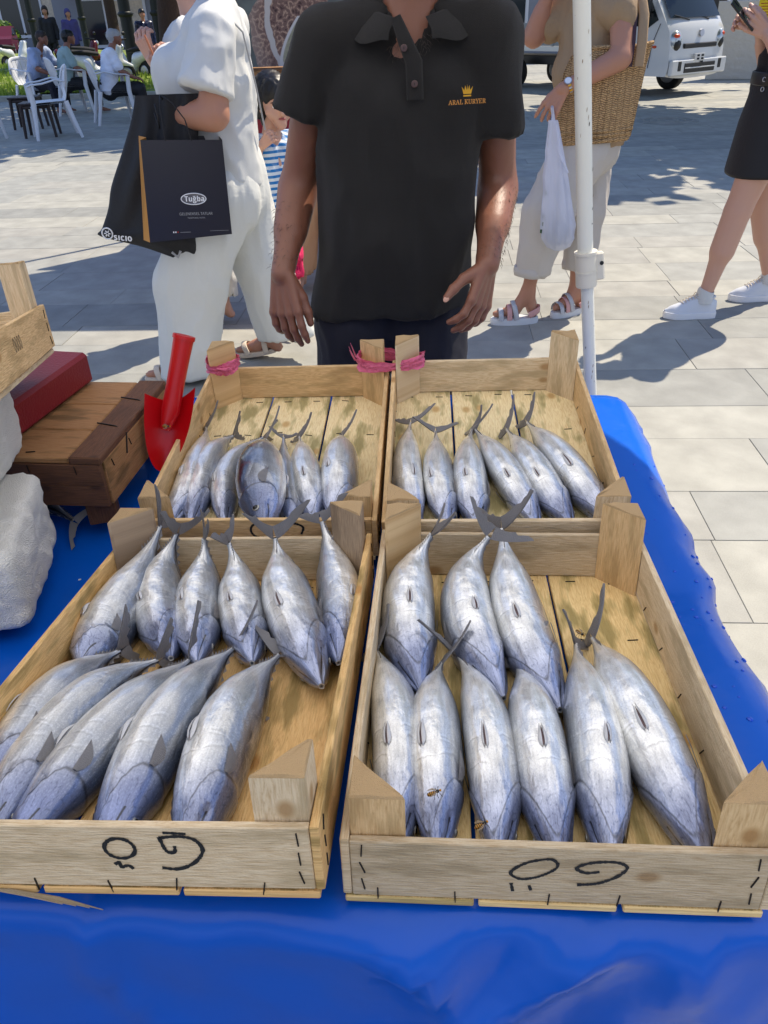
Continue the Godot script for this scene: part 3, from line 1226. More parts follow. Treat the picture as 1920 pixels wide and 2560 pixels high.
func build_tarp() -> void:
	var fn := FastNoiseLite.new()
	fn.seed = 5
	fn.frequency = 3.2
	fn.fractal_octaves = 3
	var height := func(z: float) -> float:
		if z > -0.97:
			return lerpf(0.690, 0.748, clampf((z + 0.97) / 0.55, 0, 1))
		return lerpf(0.690, 0.722, clampf((-0.97 - z) / 0.6, 0, 1))
	var rows := []
	var us := []
	var nz := 120
	var nx := 96
	for i in nz + 1:
		var sv := -2.05 + i * (2.35 / nz)
		var row := []
		for j in nx + 1:
			var su := -1.45 + j * (2.25 / nx)
			# arc length along x and z, folded down past the table's edges
			var x := su
			var y := 0.0
			var bulge := 0.0
			var ex := su - 0.375
			if ex > 0:
				var t := minf(ex / 0.09, 1.0)
				x = 0.375 + 0.062 * sin(t * PI * 0.5)
				y -= 0.050 * (1 - cos(t * PI * 0.5))
				if ex > 0.09:
					y -= (ex - 0.09) * 0.97
					x += (ex - 0.09) * 0.16
				bulge = t
			var z := sv
			var ez := sv + 0.412
			var bz := 0.0
			if ez > 0:
				var t := minf(ez / 0.03, 1.0)
				z = -0.412 + 0.019 * sin(t * PI * 0.5)
				y -= 0.019 * (1 - cos(t * PI * 0.5))
				if ez > 0.03:
					y -= (ez - 0.03) * 0.985
					z += (ez - 0.03) * 0.10
				bz = t
			var er := -1.62 - sv
			if er > 0:
				z = -1.62 - 0.03 * minf(er / 0.05, 1.0)
				y -= er * 0.9
			var n := fn.get_noise_2d(su * 1.0, sv)
			var n2 := fn.get_noise_2d(su * 3.0 + 9.0, sv * 3.0)
			y += height.call(clampf(sv, -1.62, -0.41))
			# loose folds along the right edge and the front drop
			var rid := pow(1.0 - absf(fn.get_noise_2d(su * 0.9 + 4.0, sv * 0.7)) * 1.6, 6.0) * 0.009
			var fold := n * 0.004 + rid * 0.8
			fold += 0.016 * exp(-pow((sv + 0.98 + (su - 0.4) * 0.8) / 0.04, 2.0)) + 0.012 * exp(-pow((sv + 1.20 - (su - 0.4) * 0.9) / 0.05, 2.0))
			x += bulge * fold
			y += bulge * fold * 0.45 * smoothstep(0.2, 0.0, ex - 0.09) + (n * 0.003 + n2 * 0.0006) * (1.0 - bz)
			var ff := n * 0.016 + rid * 1.2
			ff += 0.020 * exp(-pow((su + 0.03 - ez * 0.35) / 0.035, 2.0)) * smoothstep(0.0, 0.05, ez)
			ff += 0.026 * exp(-pow((su - 0.165 + ez * 0.9) / 0.028, 2.0)) * smoothstep(0.0, 0.04, ez)
			ff += 0.018 * exp(-pow((su - 0.20 - ez * 0.5) / 0.04, 2.0)) * smoothstep(0.0, 0.06, ez)
			z += bz * ff
			y += bz * 0.3 * ff * smoothstep(0.08, 0.0, ez)
			row.append(V(x, y, z))
		rows.append(row)
	var g := Geo.new()
	g.grid(rows)
	var t := part("tarpaulin", g, M["blue_tarp"])
	tag(t, "glossy blue plastic tarpaulin draped over the fish table", "tarpaulin")
	# table under it
	var tb := thing("trestle_table", "table hidden under the blue tarpaulin that carries the crates", "table", V(-0.5, 0, -1.02))
	var tg := Geo.new()
	tg.box(V(0, 0.655, 0), V(1.62, 0.03, 1.12))
	part("table_top", tg, M["old_wood"], tb)
	for q in [[-1, -1], [1, -1], [1, 1], [-1, 1]]:
		var lg := Geo.new()
		lg.box(V(q[0] * 0.76, 0.32, q[1] * 0.5), V(0.05, 0.64, 0.05))
		part("leg", lg, M["old_wood"], tb)
	# beads of water on the right side
	var bead := Geo.new()
	bead.ball(Vector3.ZERO, V(1, 0.45, 1), Basis.IDENTITY, 8)
	var mm := MultiMesh.new()
	mm.transform_format = MultiMesh.TRANSFORM_3D
	mm.mesh = bead.mesh()
	mm.instance_count = 90
	var faces: PackedVector3Array = g.v
	var cc := nx + 1
	for i in 90:
		var sv := rng.randf_range(-1.35, -0.55)
		var su := rng.randf_range(0.33, 0.52)
		var a := int((sv + 2.05) / (2.35 / nz))
		var b := int((su + 1.45) / (2.25 / nx))
		var p := faces[a * cc + b] + V(rng.randf_range(-0.01, 0.01), 0, rng.randf_range(-0.01, 0.01))
		var nn := g.n[a * cc + b]
		if nn.y < 0:
			nn = -nn
		p = faces[a * cc + b]
		mm.set_instance_transform(i, Transform3D(look_basis(nn) * Basis.from_scale(Vector3.ONE * rng.randf_range(0.0012, 0.0042)), p))
	var mi := MultiMeshInstance3D.new()
	mi.name = "water_drops"
	mi.multimesh = mm
	mi.material_override = M["droplet"]
	add_child(mi)
	mi.set_meta("kind", "stuff")
	tag(mi, "beads of water scattered on the right side of the blue tarpaulin", "water drops")


func build_crates() -> void:
	crate_at["BL"] = tilted(V(-0.283, 0.804, -1.285), 0.76, -2.97, 0.2)
	crate_at["BR"] = tilted(V(0.105, 0.816, -1.273), 0.82, -3.87, 0.49)
	crate_at["FL"] = tilted(V(-0.284, 0.834, -0.678), -0.09, 8.33, 1.54)
	crate_at["FR"] = tilted(V(0.109, 0.813, -0.698), -0.39, 4.96, 0.09)
	var grp := "shallow wooden fish crates on the table"
	crate("crate", "wooden crate with seven bonito, pink film tied round its rear left post", crate_at["BL"], ["pale_wood_warm", "pale_wood_warm", "pale_wood_warm", "floor_wood"], grp, [0.060, 0.058, 0.036, 0.036])
	crate("crate", "wooden crate with six bonito in one row, in front of the canopy pole", crate_at["BR"], ["pale_wood", "pale_wood_warm", "pale_wood", "floor_wood"], grp, [0.058, 0.060, 0.034, 0.036])
	var fl := crate("crate", "wooden crate with eleven bonito, its front marked with a ring and a hook", crate_at["FL"], ["pale_wood", "floor_wood_brown", "old_wood", "floor_wood_brown"], grp, [0.052, 0.056, 0.05, 0.046])
	var fr := crate("crate", "wooden crate with nine bonito in two rows, its greyer front marked with loops", crate_at["FR"], ["pale_wood_grey", "pale_wood", "pale_wood_warm", "floor_wood_warm"], grp, [0.050, 0.052, 0.042, 0.05])
	for o in [fl]:
		for p in o.get_children():
			if String(p.name).begins_with("corner_post_003"):
				p.material_override = M["pale_wood"]
	# pen marks on the two front boards and on the front of the rear left crate
	var f := Transform3D(Basis.IDENTITY, V(0, 0, CRATE_L / 2 + 0.0006))
	var ring := []
	for i in 13:
		var a := TAU * i / 12.0 + 0.4
		ring.append(Vector2(0.015 + 0.0135 * cos(a), -0.025 + 0.0115 * sin(a)))
	stroke(ring, 0.0030, fl, f)
	stroke([Vector2(0.007, -0.044), Vector2(0.012, -0.041), Vector2(0.012, -0.047), Vector2(0.019, -0.045), Vector2(0.023, -0.049)], 0.0028, fl, f)
	stroke([Vector2(0.052, -0.011), Vector2(0.056, -0.027), Vector2(0.063, -0.028), Vector2(0.064, -0.021)], 0.0028, fl, f)
	stroke([Vector2(0.052, -0.012), Vector2(0.070, -0.010), Vector2(0.083, -0.014), Vector2(0.088, -0.026), Vector2(0.079, -0.040), Vector2(0.064, -0.048), Vector2(0.049, -0.047)], 0.0030, fl, f)
	stroke([Vector2(0.056, -0.006), Vector2(0.076, -0.007)], 0.0022, fl, f)
	var ox := -0.012
	stroke([Vector2(ox + 0.013, -0.019), Vector2(ox + 0.006, -0.014), Vector2(ox - 0.014, -0.020), Vector2(ox - 0.027, -0.033), Vector2(ox - 0.018, -0.041), Vector2(ox - 0.002, -0.037), Vector2(ox + 0.012, -0.026), Vector2(ox + 0.013, -0.018)], 0.0026, fr, f)
	stroke([Vector2(ox - 0.026, -0.047), Vector2(ox - 0.024, -0.058)], 0.0026, fr, f)
	stroke([Vector2(ox - 0.010, -0.049), Vector2(ox - 0.008, -0.056)], 0.0022, fr, f)
	stroke([Vector2(ox + 0.050, -0.028), Vector2(ox + 0.038, -0.030), Vector2(ox + 0.030, -0.024), Vector2(ox + 0.042, -0.017), Vector2(ox + 0.062, -0.015), Vector2(ox + 0.073, -0.021), Vector2(ox + 0.066, -0.033), Vector2(ox + 0.050, -0.043), Vector2(ox + 0.032, -0.046)], 0.0028, fr, f)
	var bl: Node = get_node("crate")
	ring = []
	for i in 10:
		var a := TAU * i / 11.0
		ring.append(Vector2(0.005 + 0.014 * cos(a), -0.020 + 0.014 * sin(a)))
	stroke(ring, 0.003, bl, f)
	stroke([Vector2(0.05, -0.02), Vector2(0.047, -0.012), Vector2(0.06, -0.007), Vector2(0.074, -0.014), Vector2(0.07, -0.028)], 0.003, bl, f)
	# splinters torn off the floor of the front left crate
	for i in 4:
		var g := Geo.new()
		g.tube([V(-0.11 + i * 0.004, -0.076, 0.282), V(-0.08 + i * 0.01, -0.079 - i * 0.001, 0.285), V(-0.045 + i * 0.012, -0.083 - i * 0.002, 0.29)], [0.0016, 0.0014, 0.0004], 5)
		part("splinter", g, M["pale_wood"], fl)


func build_fish() -> void:
	var specs := [
		["BL", -25, 0, 0.027, V(-0.172, -0.049, -0.101), V(-0.155, -0.050, 0.049), V(-0.163, -0.059, 0.232)],
		["BL", -25, 2, 0.026, V(-0.110, -0.049, -0.068), V(-0.137, -0.051, 0.036), V(-0.125, -0.059, 0.229)],
		["BL", -35, 0, 0.024, V(-0.053, -0.049, -0.060), V(-0.090, -0.054, 0.051), V(-0.063, -0.059, 0.229)],
		["BL", 98, 2, 0.037, V(-0.037, -0.031, -0.020), V(-0.018, -0.004, 0.125), V(0.009, -0.029, 0.267)],
		["BL", 80, 1, 0.021, V(-0.008, -0.049, -0.059), V(0.013, -0.057, 0.084), V(0.045, -0.059, 0.234)],
		["BL", -12, 0, 0.028, V(0.022, -0.049, -0.058), V(0.048, -0.049, 0.061), V(0.084, -0.059, 0.227)],
		["BL", -30, 0, 0.032, V(0.104, -0.049, -0.063), V(0.111, -0.044, 0.047), V(0.119, -0.059, 0.232)],
		["BR", 20, 2, 0.027, V(-0.154, -0.049, -0.103), V(-0.155, -0.050, 0.045), V(-0.135, -0.059, 0.228)],
		["BR", -32, 0, 0.028, V(-0.104, -0.049, -0.068), V(-0.099, -0.049, 0.070), V(-0.086, -0.059, 0.226)],
		["BR", -18, 0, 0.030, V(-0.032, -0.049, -0.072), V(-0.047, -0.047, 0.075), V(-0.040, -0.059, 0.230)],
		["BR", -26, 0, 0.029, V(-0.026, -0.049, -0.072), V(0.013, -0.047, 0.063), V(0.057, -0.059, 0.230)],
		["BR", -28, 2, 0.030, V(0.031, -0.049, -0.070), V(0.067, -0.047, 0.065), V(0.111, -0.059, 0.226)],
		["BR", -22, 0, 0.031, V(0.075, -0.049, -0.095), V(0.117, -0.045, 0.047), V(0.173, -0.059, 0.227)],
		["FL", -40, 0, 0.035, V(-0.130, 0.018, -0.282), V(-0.147, -0.041, -0.140), V(-0.155, -0.047, -0.019)],
		["FL", -35, 2, 0.033, V(-0.094, 0.018, -0.256), V(-0.107, -0.043, -0.181), V(-0.044, -0.047, -0.033)],
		["FL", -28, 0, 0.032, V(-0.054, 0.018, -0.239), V(-0.045, -0.045, -0.175), V(-0.008, -0.047, -0.023)],
		["FL", -22, 0, 0.032, V(-0.014, 0.018, -0.223), V(0.016, -0.045, -0.168), V(0.061, -0.047, -0.022)],
		["FL", -26, 0, 0.036, V(0.052, 0.018, -0.236), V(0.082, -0.040, -0.165), V(0.153, -0.047, 0.024)],
		["FL", 32, 2, 0.031, V(0.115, 0.018, -0.288), V(0.145, -0.046, -0.199), V(0.167, -0.047, -0.022)],
		["FL", -50, 1, 0.031, V(-0.116, -0.049, -0.051), V(-0.152, -0.046, 0.055), V(-0.160, -0.059, 0.209)],
		["FL", -46, 2, 0.029, V(-0.061, -0.049, -0.031), V(-0.119, -0.048, 0.073), V(-0.132, -0.059, 0.268)],
		["FL", -50, 1, 0.030, V(-0.023, -0.049, -0.031), V(-0.059, -0.047, 0.090), V(-0.104, -0.059, 0.268)],
		["FL", -44, 1, 0.031, V(0.027, -0.049, -0.055), V(-0.002, -0.045, 0.080), V(-0.014, -0.059, 0.268)],
		["FL", -38, 2, 0.032, V(0.089, -0.049, -0.040), V(0.065, -0.044, 0.096), V(0.067, -0.059, 0.268)],
		["FR", 4, 2, 0.037, V(-0.115, 0.018, -0.240), V(-0.146, -0.039, -0.157), V(-0.124, -0.047, 0.030)],
		["FR", 8, 0, 0.036, V(-0.033, 0.018, -0.233), V(-0.067, -0.040, -0.154), V(-0.028, -0.047, 0.036)],
		["FR", -18, 0, 0.036, V(-0.016, 0.018, -0.257), V(0.002, -0.040, -0.142), V(0.035, -0.047, 0.053)],
		["FR", -22, 0, 0.029, V(-0.181, -0.049, -0.054), V(-0.153, -0.048, 0.072), V(-0.145, -0.059, 0.258)],
		["FR", -26, 2, 0.029, V(-0.097, -0.049, -0.029), V(-0.109, -0.047, 0.088), V(-0.103, -0.059, 0.259)],
		["FR", -16, 0, 0.029, V(-0.080, -0.049, -0.045), V(-0.049, -0.047, 0.085), V(-0.048, -0.059, 0.257)],
		["FR", 0, 2, 0.031, V(-0.010, -0.049, -0.032), V(0.004, -0.046, 0.089), V(0.009, -0.059, 0.258)],
		["FR", 10, 0, 0.031, V(0.074, -0.049, -0.071), V(0.065, -0.045, 0.076), V(0.055, -0.059, 0.259)],
		["FR", -22, 2, 0.035, V(0.095, -0.049, -0.084), V(0.116, -0.042, 0.056), V(0.146, -0.059, 0.258)],
	]
	var where := {"BL": "rear left crate", "BR": "rear right crate", "FL": "front left crate", "FR": "front right crate"}
	var rank := ["leftmost", "second from left", "third from left", "fourth from left", "fifth from left", "sixth from left", "seventh from left"]
	var n := {"BL": 0, "BR": 0, "FL": 0, "FR": 0}
	for s in specs:
		var c: String = s[0]
		var k: int = n[c]
		n[c] = k + 1
		var row := ""
		var i := k
		if c == "FL":
			row = "rear row of " if k < 6 else "front row of "
			i = k if k < 6 else k - 6
		elif c == "FR":
			row = "rear row of " if k < 3 else "front row of "
			i = k if k < 3 else k - 3
		var look := "silver bonito belly up"
		if absf(s[1]) > 36:
			look = "bonito on its side, blue-grey head"
		if s[1] > 100:
			look = "large dark-backed bonito on top"
		elif c == "BL" and k == 4:
			look = "striped bonito half hidden, eye showing"
		var mouth: bool = (c == "FR" and k == 7) or (c == "BR" and k == 2) or (c == "FL" and k == 5)
		if mouth:
			look = "bonito belly up with gaping mouth"
		fish(s, "%s, %s in %s%s" % [look, rank[i], row, where[c]], "bonito laid out in the crates", mouth)
	# the bonito under the butcher's bench
	crate_at["bench"] = Transform3D(Basis.IDENTITY, V(-0.70, 0.80, -1.12))
	fish(["bench", 120, 1, 0.030, V(0.075, -0.075, 0.02), V(-0.05, -0.055, -0.02), V(-0.22, -0.07, -0.03)], "dark bonito on the tarpaulin under the brown bench, tail showing", "bonito laid out in the crates")


func wasp(at: Vector3, turn: float, label: String, up := Vector3.UP) -> void:
	var o := thing("wasp", label, "wasp", at, 0.0, "wasps on the fish stall")
	o.basis = look_basis(up, Vector3(sin(turn), 0, cos(turn)))
	var g := Geo.new()
	g.ball(V(0, 0.0034, -0.0052), V(0.0021, 0.0020, 0.0046), Basis.IDENTITY, 10)
	var ab := part("abdomen", g, M["wasp_yellow"], o)
	for i in 4:
		var b := Geo.new()
		var z := -0.0022 - i * 0.0019
		var r := 0.0021 * sqrt(maxf(0.05, 1.0 - pow((z + 0.0052) / 0.0046, 2.0))) + 0.00018
		b.tube([V(0, 0.0034, z), V(0, 0.0034, z - 0.0008)], r, 10)
		part("band", b, M["wasp_black"], ab)
	g = Geo.new()
	g.ball(V(0, 0.0036, 0.0012), V(0.0018, 0.0018, 0.0022), Basis.IDENTITY, 8)
	part("thorax", g, M["wasp_black"], o)
	g = Geo.new()
	g.ball(V(0, 0.0033, 0.0042), V(0.0015, 0.0013, 0.0011), Basis.IDENTITY, 8)
	part("head", g, M["wasp_yellow"], o)
	for q in [-1.0, 1.0]:
		g = Geo.new()
		g.tube([V(q * 0.0008, 0.0050, 0.001), V(q * 0.003, 0.0056, -0.003), V(q * 0.0036, 0.0054, -0.0075)], [0.0004, 0.0014, 0.0006], 6, true, 0.1, Vector3.UP)
		part("wing", g, M["wasp_wing"], o)
		for i in 3:
			g = Geo.new()
			g.tube([V(q * 0.001, 0.003, 0.002 - i * 0.0014), V(q * 0.004, 0.004, 0.003 - i * 0.003), V(q * 0.0052, 0.0, 0.004 - i * 0.004)], 0.00028, 4)
			part("leg", g, M["wasp_black"], o)


func rough_block(called: String, label: String, c: Vector3, s: Vector3, bs: Basis, m: Material, amp: float, seed: int, category: String, group := "") -> void:
	# a lump with broken, uneven faces
	var fn := FastNoiseLite.new()
	fn.seed = seed
	fn.frequency = 7.0
	fn.noise_type = FastNoiseLite.TYPE_CELLULAR
	fn.cellular_return_type = FastNoiseLite.RETURN_DISTANCE
	fn.fractal_octaves = 3
	fn.fractal_gain = 0.4
	var fine := FastNoiseLite.new()
	fine.seed = seed + 4
	fine.frequency = 32.0
	fine.fractal_octaves = 3
	var rows := []
	for i in 49:
		var a := PI * i / 48.0
		var ring := PackedVector3Array()
		for j in 72:
			var b := TAU * j / 72.0
			var d := V(sin(a) * cos(b), cos(a), sin(a) * sin(b))
			var q := pow(pow(absf(d.x), 12.0) + pow(absf(d.y), 12.0) + pow(absf(d.z), 12.0), -1.0 / 12.0)
			var p := d * q * s * 0.5
			var nn := fn.get_noise_3dv(p + c)
			p *= 1.0 + amp * nn + 0.030 * fine.get_noise_3dv(p + c)
			ring.append(bs * p)
		rows.append(ring)
	var g := Geo.new()
	g.grid(rows, true)
	var o := part(called, g, m)
	o.position = c
	tag(o, label, category, group)


func build_table_things() -> void:
	wasp(V(0.003, 0.8135, -0.490), 1.9, "wasp on the pale belly of second bonito in the front right crate", V(-0.2, 1, 0.2))
	wasp(V(0.046, 0.808, -0.461), 2.1, "wasp on third bonito's throat beside the front board's loops", V(0, 1, 0.35))
	wasp(V(0.253, 0.794, -0.536), 2.6, "wasp on the flank of the rightmost bonito in the front row", V(0.7, 0.7, 0))
	wasp(V(0.195, 0.742, -0.800), 0.7, "wasp on the bare slats by the crossed tail fins")
	wasp(V(0.146, 0.775, -1.268), 1.2, "wasp on a tail in the rear right crate", V(0, 1, -0.1))
	wasp(V(-0.476, 0.838, -1.236), 1.5, "wasp on the red scoop where its handle meets the blade", V(0.1, 0.4, 1))
	# pink film tied round the posts
	for k in 2:
		var g := Geo.new()
		var rows := []
		var c: Vector3 = [crate_at["BL"] * V(-0.158, 0.022, -0.249), crate_at["BL"] * V(0.194, 0.024, -0.249)][k]
		var rx: float = [0.033, 0.068][k]
		var rz: float = [0.031, 0.034][k]
		for j in 49:
			var a := TAU * j / 48.0
			var col := PackedVector3Array()
			for i in 7:
				var e := i / 6.0 - 0.5
				var w := 0.0065 + 0.006 * absf(sin(a * 1.5 + k)) + rng.randf_range(0, 0.003)
				var rr := 1.0 + 0.05 * sin(i * 2.4 + a * 3.0) + rng.randf_range(-0.03, 0.03)
				var sq := pow(pow(absf(cos(a)), 3.0) + pow(absf(sin(a)), 3.0), -1.0 / 3.0)
				col.append(c + V(cos(a) * rx * rr * sq, e * w * 2.0 + 0.004 * sin(a * 2.0 + 1.0), sin(a) * rz * rr * sq))
			rows.append(col)
		g.grid(rows)
		for q in 5:
			var a := 1.2 + q * 0.12 if k == 0 else 2.4 + q * 0.25
			var p := c + V(cos(a) * rx * 1.1, 0.002, sin(a) * rz * 1.1)
			g.tube([p, p + V(0.010 + q * 0.004, 0.004 - q * 0.002, 0.008), p + V(0.022 + q * 0.004, 0.002 * q, 0.010)] if k == 0 else [p, p + V(-0.006, 0.006 + q * 0.004, 0.006), p + V(-0.010, 0.016 + q * 0.004, 0.004)], [0.003, 0.0022, 0.0008], 6, true, 0.4, Vector3.UP)
		var o := part("film_tie", g, M["pink_film"])
		tag(o, ["pink plastic film knotted round the lone rear left crate post", "pink plastic film binding two neighbouring crate posts together"][k], "plastic film", "pink film round crate posts")
	# brown bench: an upturned crate
	var bx := Transform3D(Basis(Vector3.UP, deg_to_rad(-3.0)).scaled(Vector3.ONE * 1.08), V(-0.713, 0.856, -1.247))
	var o := thing("bench", "dark stained low wooden bench carrying the red board", "bench")
	o.transform = bx
	for i in 3:
		var g := Geo.new()
		g.box(V(-0.022, -0.006, -0.097 + i * 0.097), V(0.275, 0.010, 0.094), Basis(Vector3.UP, rng.randf_range(-0.01, 0.01)), 0.002, Vector2(i * 0.7, i * 0.4))
		part("plank", g, M["plank_wood"], o)
	var g := Geo.new()
	g.box(V(0.143, -0.0045, 0), V(0.05, 0.013, 0.292), Basis.IDENTITY, 0.002)
	part("edge_plank", g, M["dark_wood"], o)
	for q in [-1.0, 1.0]:
		g = Geo.new()
		g.box(V(0, -0.029, q * 0.141), V(0.33, 0.036, 0.010), Basis.IDENTITY, 0.001, Vector2(0.3, 0.2))
		part("end_board", g, M["dark_wood"], o)
		g = Geo.new()
		g.box(V(0, -0.066, q * 0.141), V(0.33, 0.037, 0.010), Basis.IDENTITY, 0.001, Vector2(1.3, 0.5))
		part("end_board", g, M["dark_wood"], o)
		g = Geo.new()
		g.box(V(q * 0.163, -0.047, 0), V(0.010, 0.074, 0.27), Basis.IDENTITY, 0.001, Vector2(0.1, 0.9))
		part("side_board", g, M["plank_wood"], o)
		for p in [-1.0, 1.0]:
			g = Geo.new()
			g.box(V(q * 0.134, -0.078, p * 0.112), V(0.046, 0.092, 0.046), Basis(Vector3.UP, 0.4), 0.002)
			part("leg", g, M["dark_wood"], o)
	for i in 4:
		staple(o, V(-0.1 + i * 0.075, 0.0, 0.128), Vector3.RIGHT, Vector3.UP, 0.2)
		staple(o, V(-0.1 + i * 0.075, -0.02, 0.1465), Vector3.UP, Vector3.BACK, 0.1)
		staple(o, V(0.1685, -0.024, -0.1 + i * 0.07), Vector3.UP, Vector3.RIGHT, 0.3)
	# bent wires over the corner
	for z in [0.04, -0.06]:
		g = Geo.new()
		g.tube([V(0.115, 0.0025, z - 0.01), V(0.150, 0.0028, z), V(0.169, -0.006, z + 0.006), V(0.1695, -0.035, z + 0.02)], 0.0013, 6)
		part("wire", g, M["staple_metal"], o)
	g = Geo.new()
	g.box(Vector3.ZERO, V(0.105, 0.056, 0.275), Basis.IDENTITY, 0.006)
	var rb := part("chopping_board", g, M["red_board"])
	rb.transform = Transform3D(Basis(Vector3.UP, deg_to_rad(-9.0)).scaled(Vector3.ONE * 1.08), V(-0.745, 0.8885, -1.258))
	tag(rb, "thick scratched dark red chopping block on the brown bench", "chopping board")
	# expanded foam pieces
	rough_block("foam_block", "lower chunk of pitted white foam standing on the tarpaulin at left", V(-0.700, 0.786, -0.905), V(0.235, 0.145, 0.27), Basis(Vector3.UP, 0.25) * Basis(Vector3.BACK, 0.06), M["foam"], 0.17, 3, "foam block", "broken foam pieces")
	rough_block("foam_block", "upper chunk of white foam stacked above the other, below the tilted crate", V(-0.762, 0.925, -1.00), V(0.225, 0.120, 0.24), Basis(Vector3.UP, 0.1) * Basis(Vector3.BACK, -0.08), M["foam"], 0.14, 9, "foam block", "broken foam pieces")
	for q in [[V(-0.553, 0.7125, -0.835), 1.5, "larger foam crumb on the tarpaulin just below the lower foam chunk"], [V(-0.535, 0.7085, -0.905), 0.8, "foam speck on the tarpaulin between foam chunk and front left crate"], [V(-0.560, 0.7085, -0.955), 0.6, "tiniest foam speck on the tarpaulin, nearest the brown bench"]]:
		var cg := Geo.new()
		cg.ball(Vector3.ZERO, V(0.0045, 0.002, 0.0022) * q[1], Basis(Vector3.UP, 0.6), 8)
		var cr := part("foam_crumb", cg, M["foam"])
		cr.position = q[0]
		tag(cr, q[2], "foam crumb", "foam crumbs on the tarpaulin")
	# crate standing tilted on top of foam and board
	var xf := Transform3D()
	var along := (V(-0.588, 1.063, -0.97) - V(-0.677, 0.998, -1.30)).normalized()
	var up := V(-0.05, 1, 0.0).slide(along).normalized()
	xf.basis = Basis(up.cross(along), up, along)
	xf.origin = V(-0.677, 1.039, -1.30) + along * 0.28 - xf.basis.x * 0.19
	var tc := crate("crate", "empty wooden crate tilted on top of the foam and red board", xf, ["pale_wood", "pale_wood_warm", "pale_wood", "pale_wood"], "shallow wooden fish crates on the table", [0.06, 0.075, 0.05, 0.06])
	var fx := Transform3D(Basis(Vector3.FORWARD, Vector3.UP, Vector3.RIGHT), V(CRATE_W / 2 + 0.0006, 0, 0))
	for i in 4:
		stroke([Vector2(0.02 + i * 0.012, -0.03), Vector2(0.024 + i * 0.012, -0.018), Vector2(0.030 + i * 0.012, -0.028), Vector2(0.026 + i * 0.012, -0.038), Vector2(0.021 + i * 0.012, -0.030)], 0.0012, tc, fx)
	# red scoop
	o = thing("scoop", "red plastic scoop with tube handle leaning against the rear left crate", "scoop", V(-0.497, 0.765, -1.222))
	var top := V(0.056, 0.214, -0.080)
	var jn := V(0.022, 0.092, -0.038)
	g = Geo.new()
	var hp := []
	for i in 9:
		hp.append(top.lerp(jn, i / 8.0))
	hp.append(V(0.012, 0.062, -0.020))
	g.tube(hp, [0.0182, 0.0175, 0.0168, 0.0165, 0.0163, 0.0161, 0.0161, 0.0163, 0.0165, 0.008], 18)
	var hd := part("handle", g, M["red_plastic"], o)
	g = Geo.new()
	g.tube([top + (top - jn).normalized() * 0.003, top - (top - jn).normalized() * 0.004], 0.0198, 18)
	part("rim", g, M["red_plastic"], hd)
	g = Geo.new()
	var outer := []
	var inner := []
	var wd := V(0.95, 0.0, -0.28).normalized()
	var nm := V(0.25, 0.42, 0.87).normalized()
	for i in 17:
		var e := i / 16.0
		var c := V(0.024, 0.105, -0.052).lerp(V(0.0, -0.012, 0.004), e) - nm * 0.010
		var half := 0.043 * pow(maxf(0.0, 1.0 - pow(e, 2.2)), 0.62) + 0.001
		var ra := []
		var rb2 := []
		for j in 15:
			var f := j / 7.0 - 1.0
			var p := c + wd * f * half + nm * (0.022 * f * f * (1.0 - 0.6 * e)) + V(0, 0.020 * pow(absf(f), 1.6) * pow(1.0 - e, 2.0), 0)
			ra.append(p)
			rb2.append(p - nm * 0.0028)
		outer.append(ra)
		inner.append(rb2)
	g.grid(outer)
	g.grid(inner)
	part("blade", g, M["red_plastic"], o)
	# canopy: pole with clamp, white cloth above
	o = thing("canopy", "white market canopy on a tilted scuffed white metal pole", "canopy")
	var a := V(0.372, 0.0, -1.80)
	var foot := V(0.47, 0.0, -1.80)
	var mid := V(0.338, 0.95, -1.80)
	var head := V(0.200, 2.10, -1.80)
	g = Geo.new()
	g.tube([foot, mid + V(-0.003, 0.03, 0)], 0.0145, 16)
	part("lower_pole", g, M["pole_paint"], o)
	g = Geo.new()
	g.tube([mid + V(0, -0.01, 0), head], 0.0172, 20)
	part("upper_pole", g, M["pole_paint"], o)
	var ax := (head - mid).normalized()
	g = Geo.new()
	g.tube([mid - ax * 0.042, mid - ax * 0.040, mid + ax * 0.030, mid + ax * 0.032], [0.0225, 0.0235, 0.0235, 0.0215], 18)
	g.tube([mid + ax * 0.030, mid + ax * 0.036], 0.0255, 18)
	g.tube([mid - ax * 0.010, mid - ax * 0.006], 0.0245, 18)
	g.box(mid + V(0.028, 0.004, 0.0), V(0.022, 0.062, 0.016), Basis(Vector3.BACK, 0.15), 0.006)
	var cl := part("clamp", g, M["collar_plastic"], o)
	g = Geo.new()
	g.tube([mid + V(0.032, 0.012, 0.0095), mid + V(0.032, 0.012, 0.0075)], 0.0045, 10)
	part("bolt", g, M["marker_ink"], cl)
	for i in 30:
		# scuffs and chipped paint on the lower half
		var t := rng.randf_range(0.02, 1.0)
		var p := foot.lerp(mid, 0.62 + 0.32 * t) if i < 16 else mid.lerp(head, 0.05 + 0.42 * rng.randf())
		var rr := 0.0147 if i < 16 else 0.0174
		var ang := rng.randf_range(0.2, PI - 0.2)
		var dir := V(cos(ang), 0, sin(ang))
		g = Geo.new()
		var pp := p + dir * rr
		g.ball(pp, V(rng.randf_range(0.0004, 0.0012), rng.randf_range(0.001, 0.006), 0.0004), look_basis(Vector3.UP, dir), 8)
		part("paint_chip", g, M["old_wood"] if i % 4 else M["rubber"], o)
	var hy := 2.12
	var outl := [V(0.80, hy - 0.03, -2.24), V(1.15, hy, -1.72), V(1.18, hy, 1.3), V(-2.6, hy, 1.3), V(-2.6, hy, -2.30)]
	var peak := V(-0.6, 2.62, -0.5)
	g = Geo.new()
	var rr1 := []
	var rr2 := []
	var rr0 := []
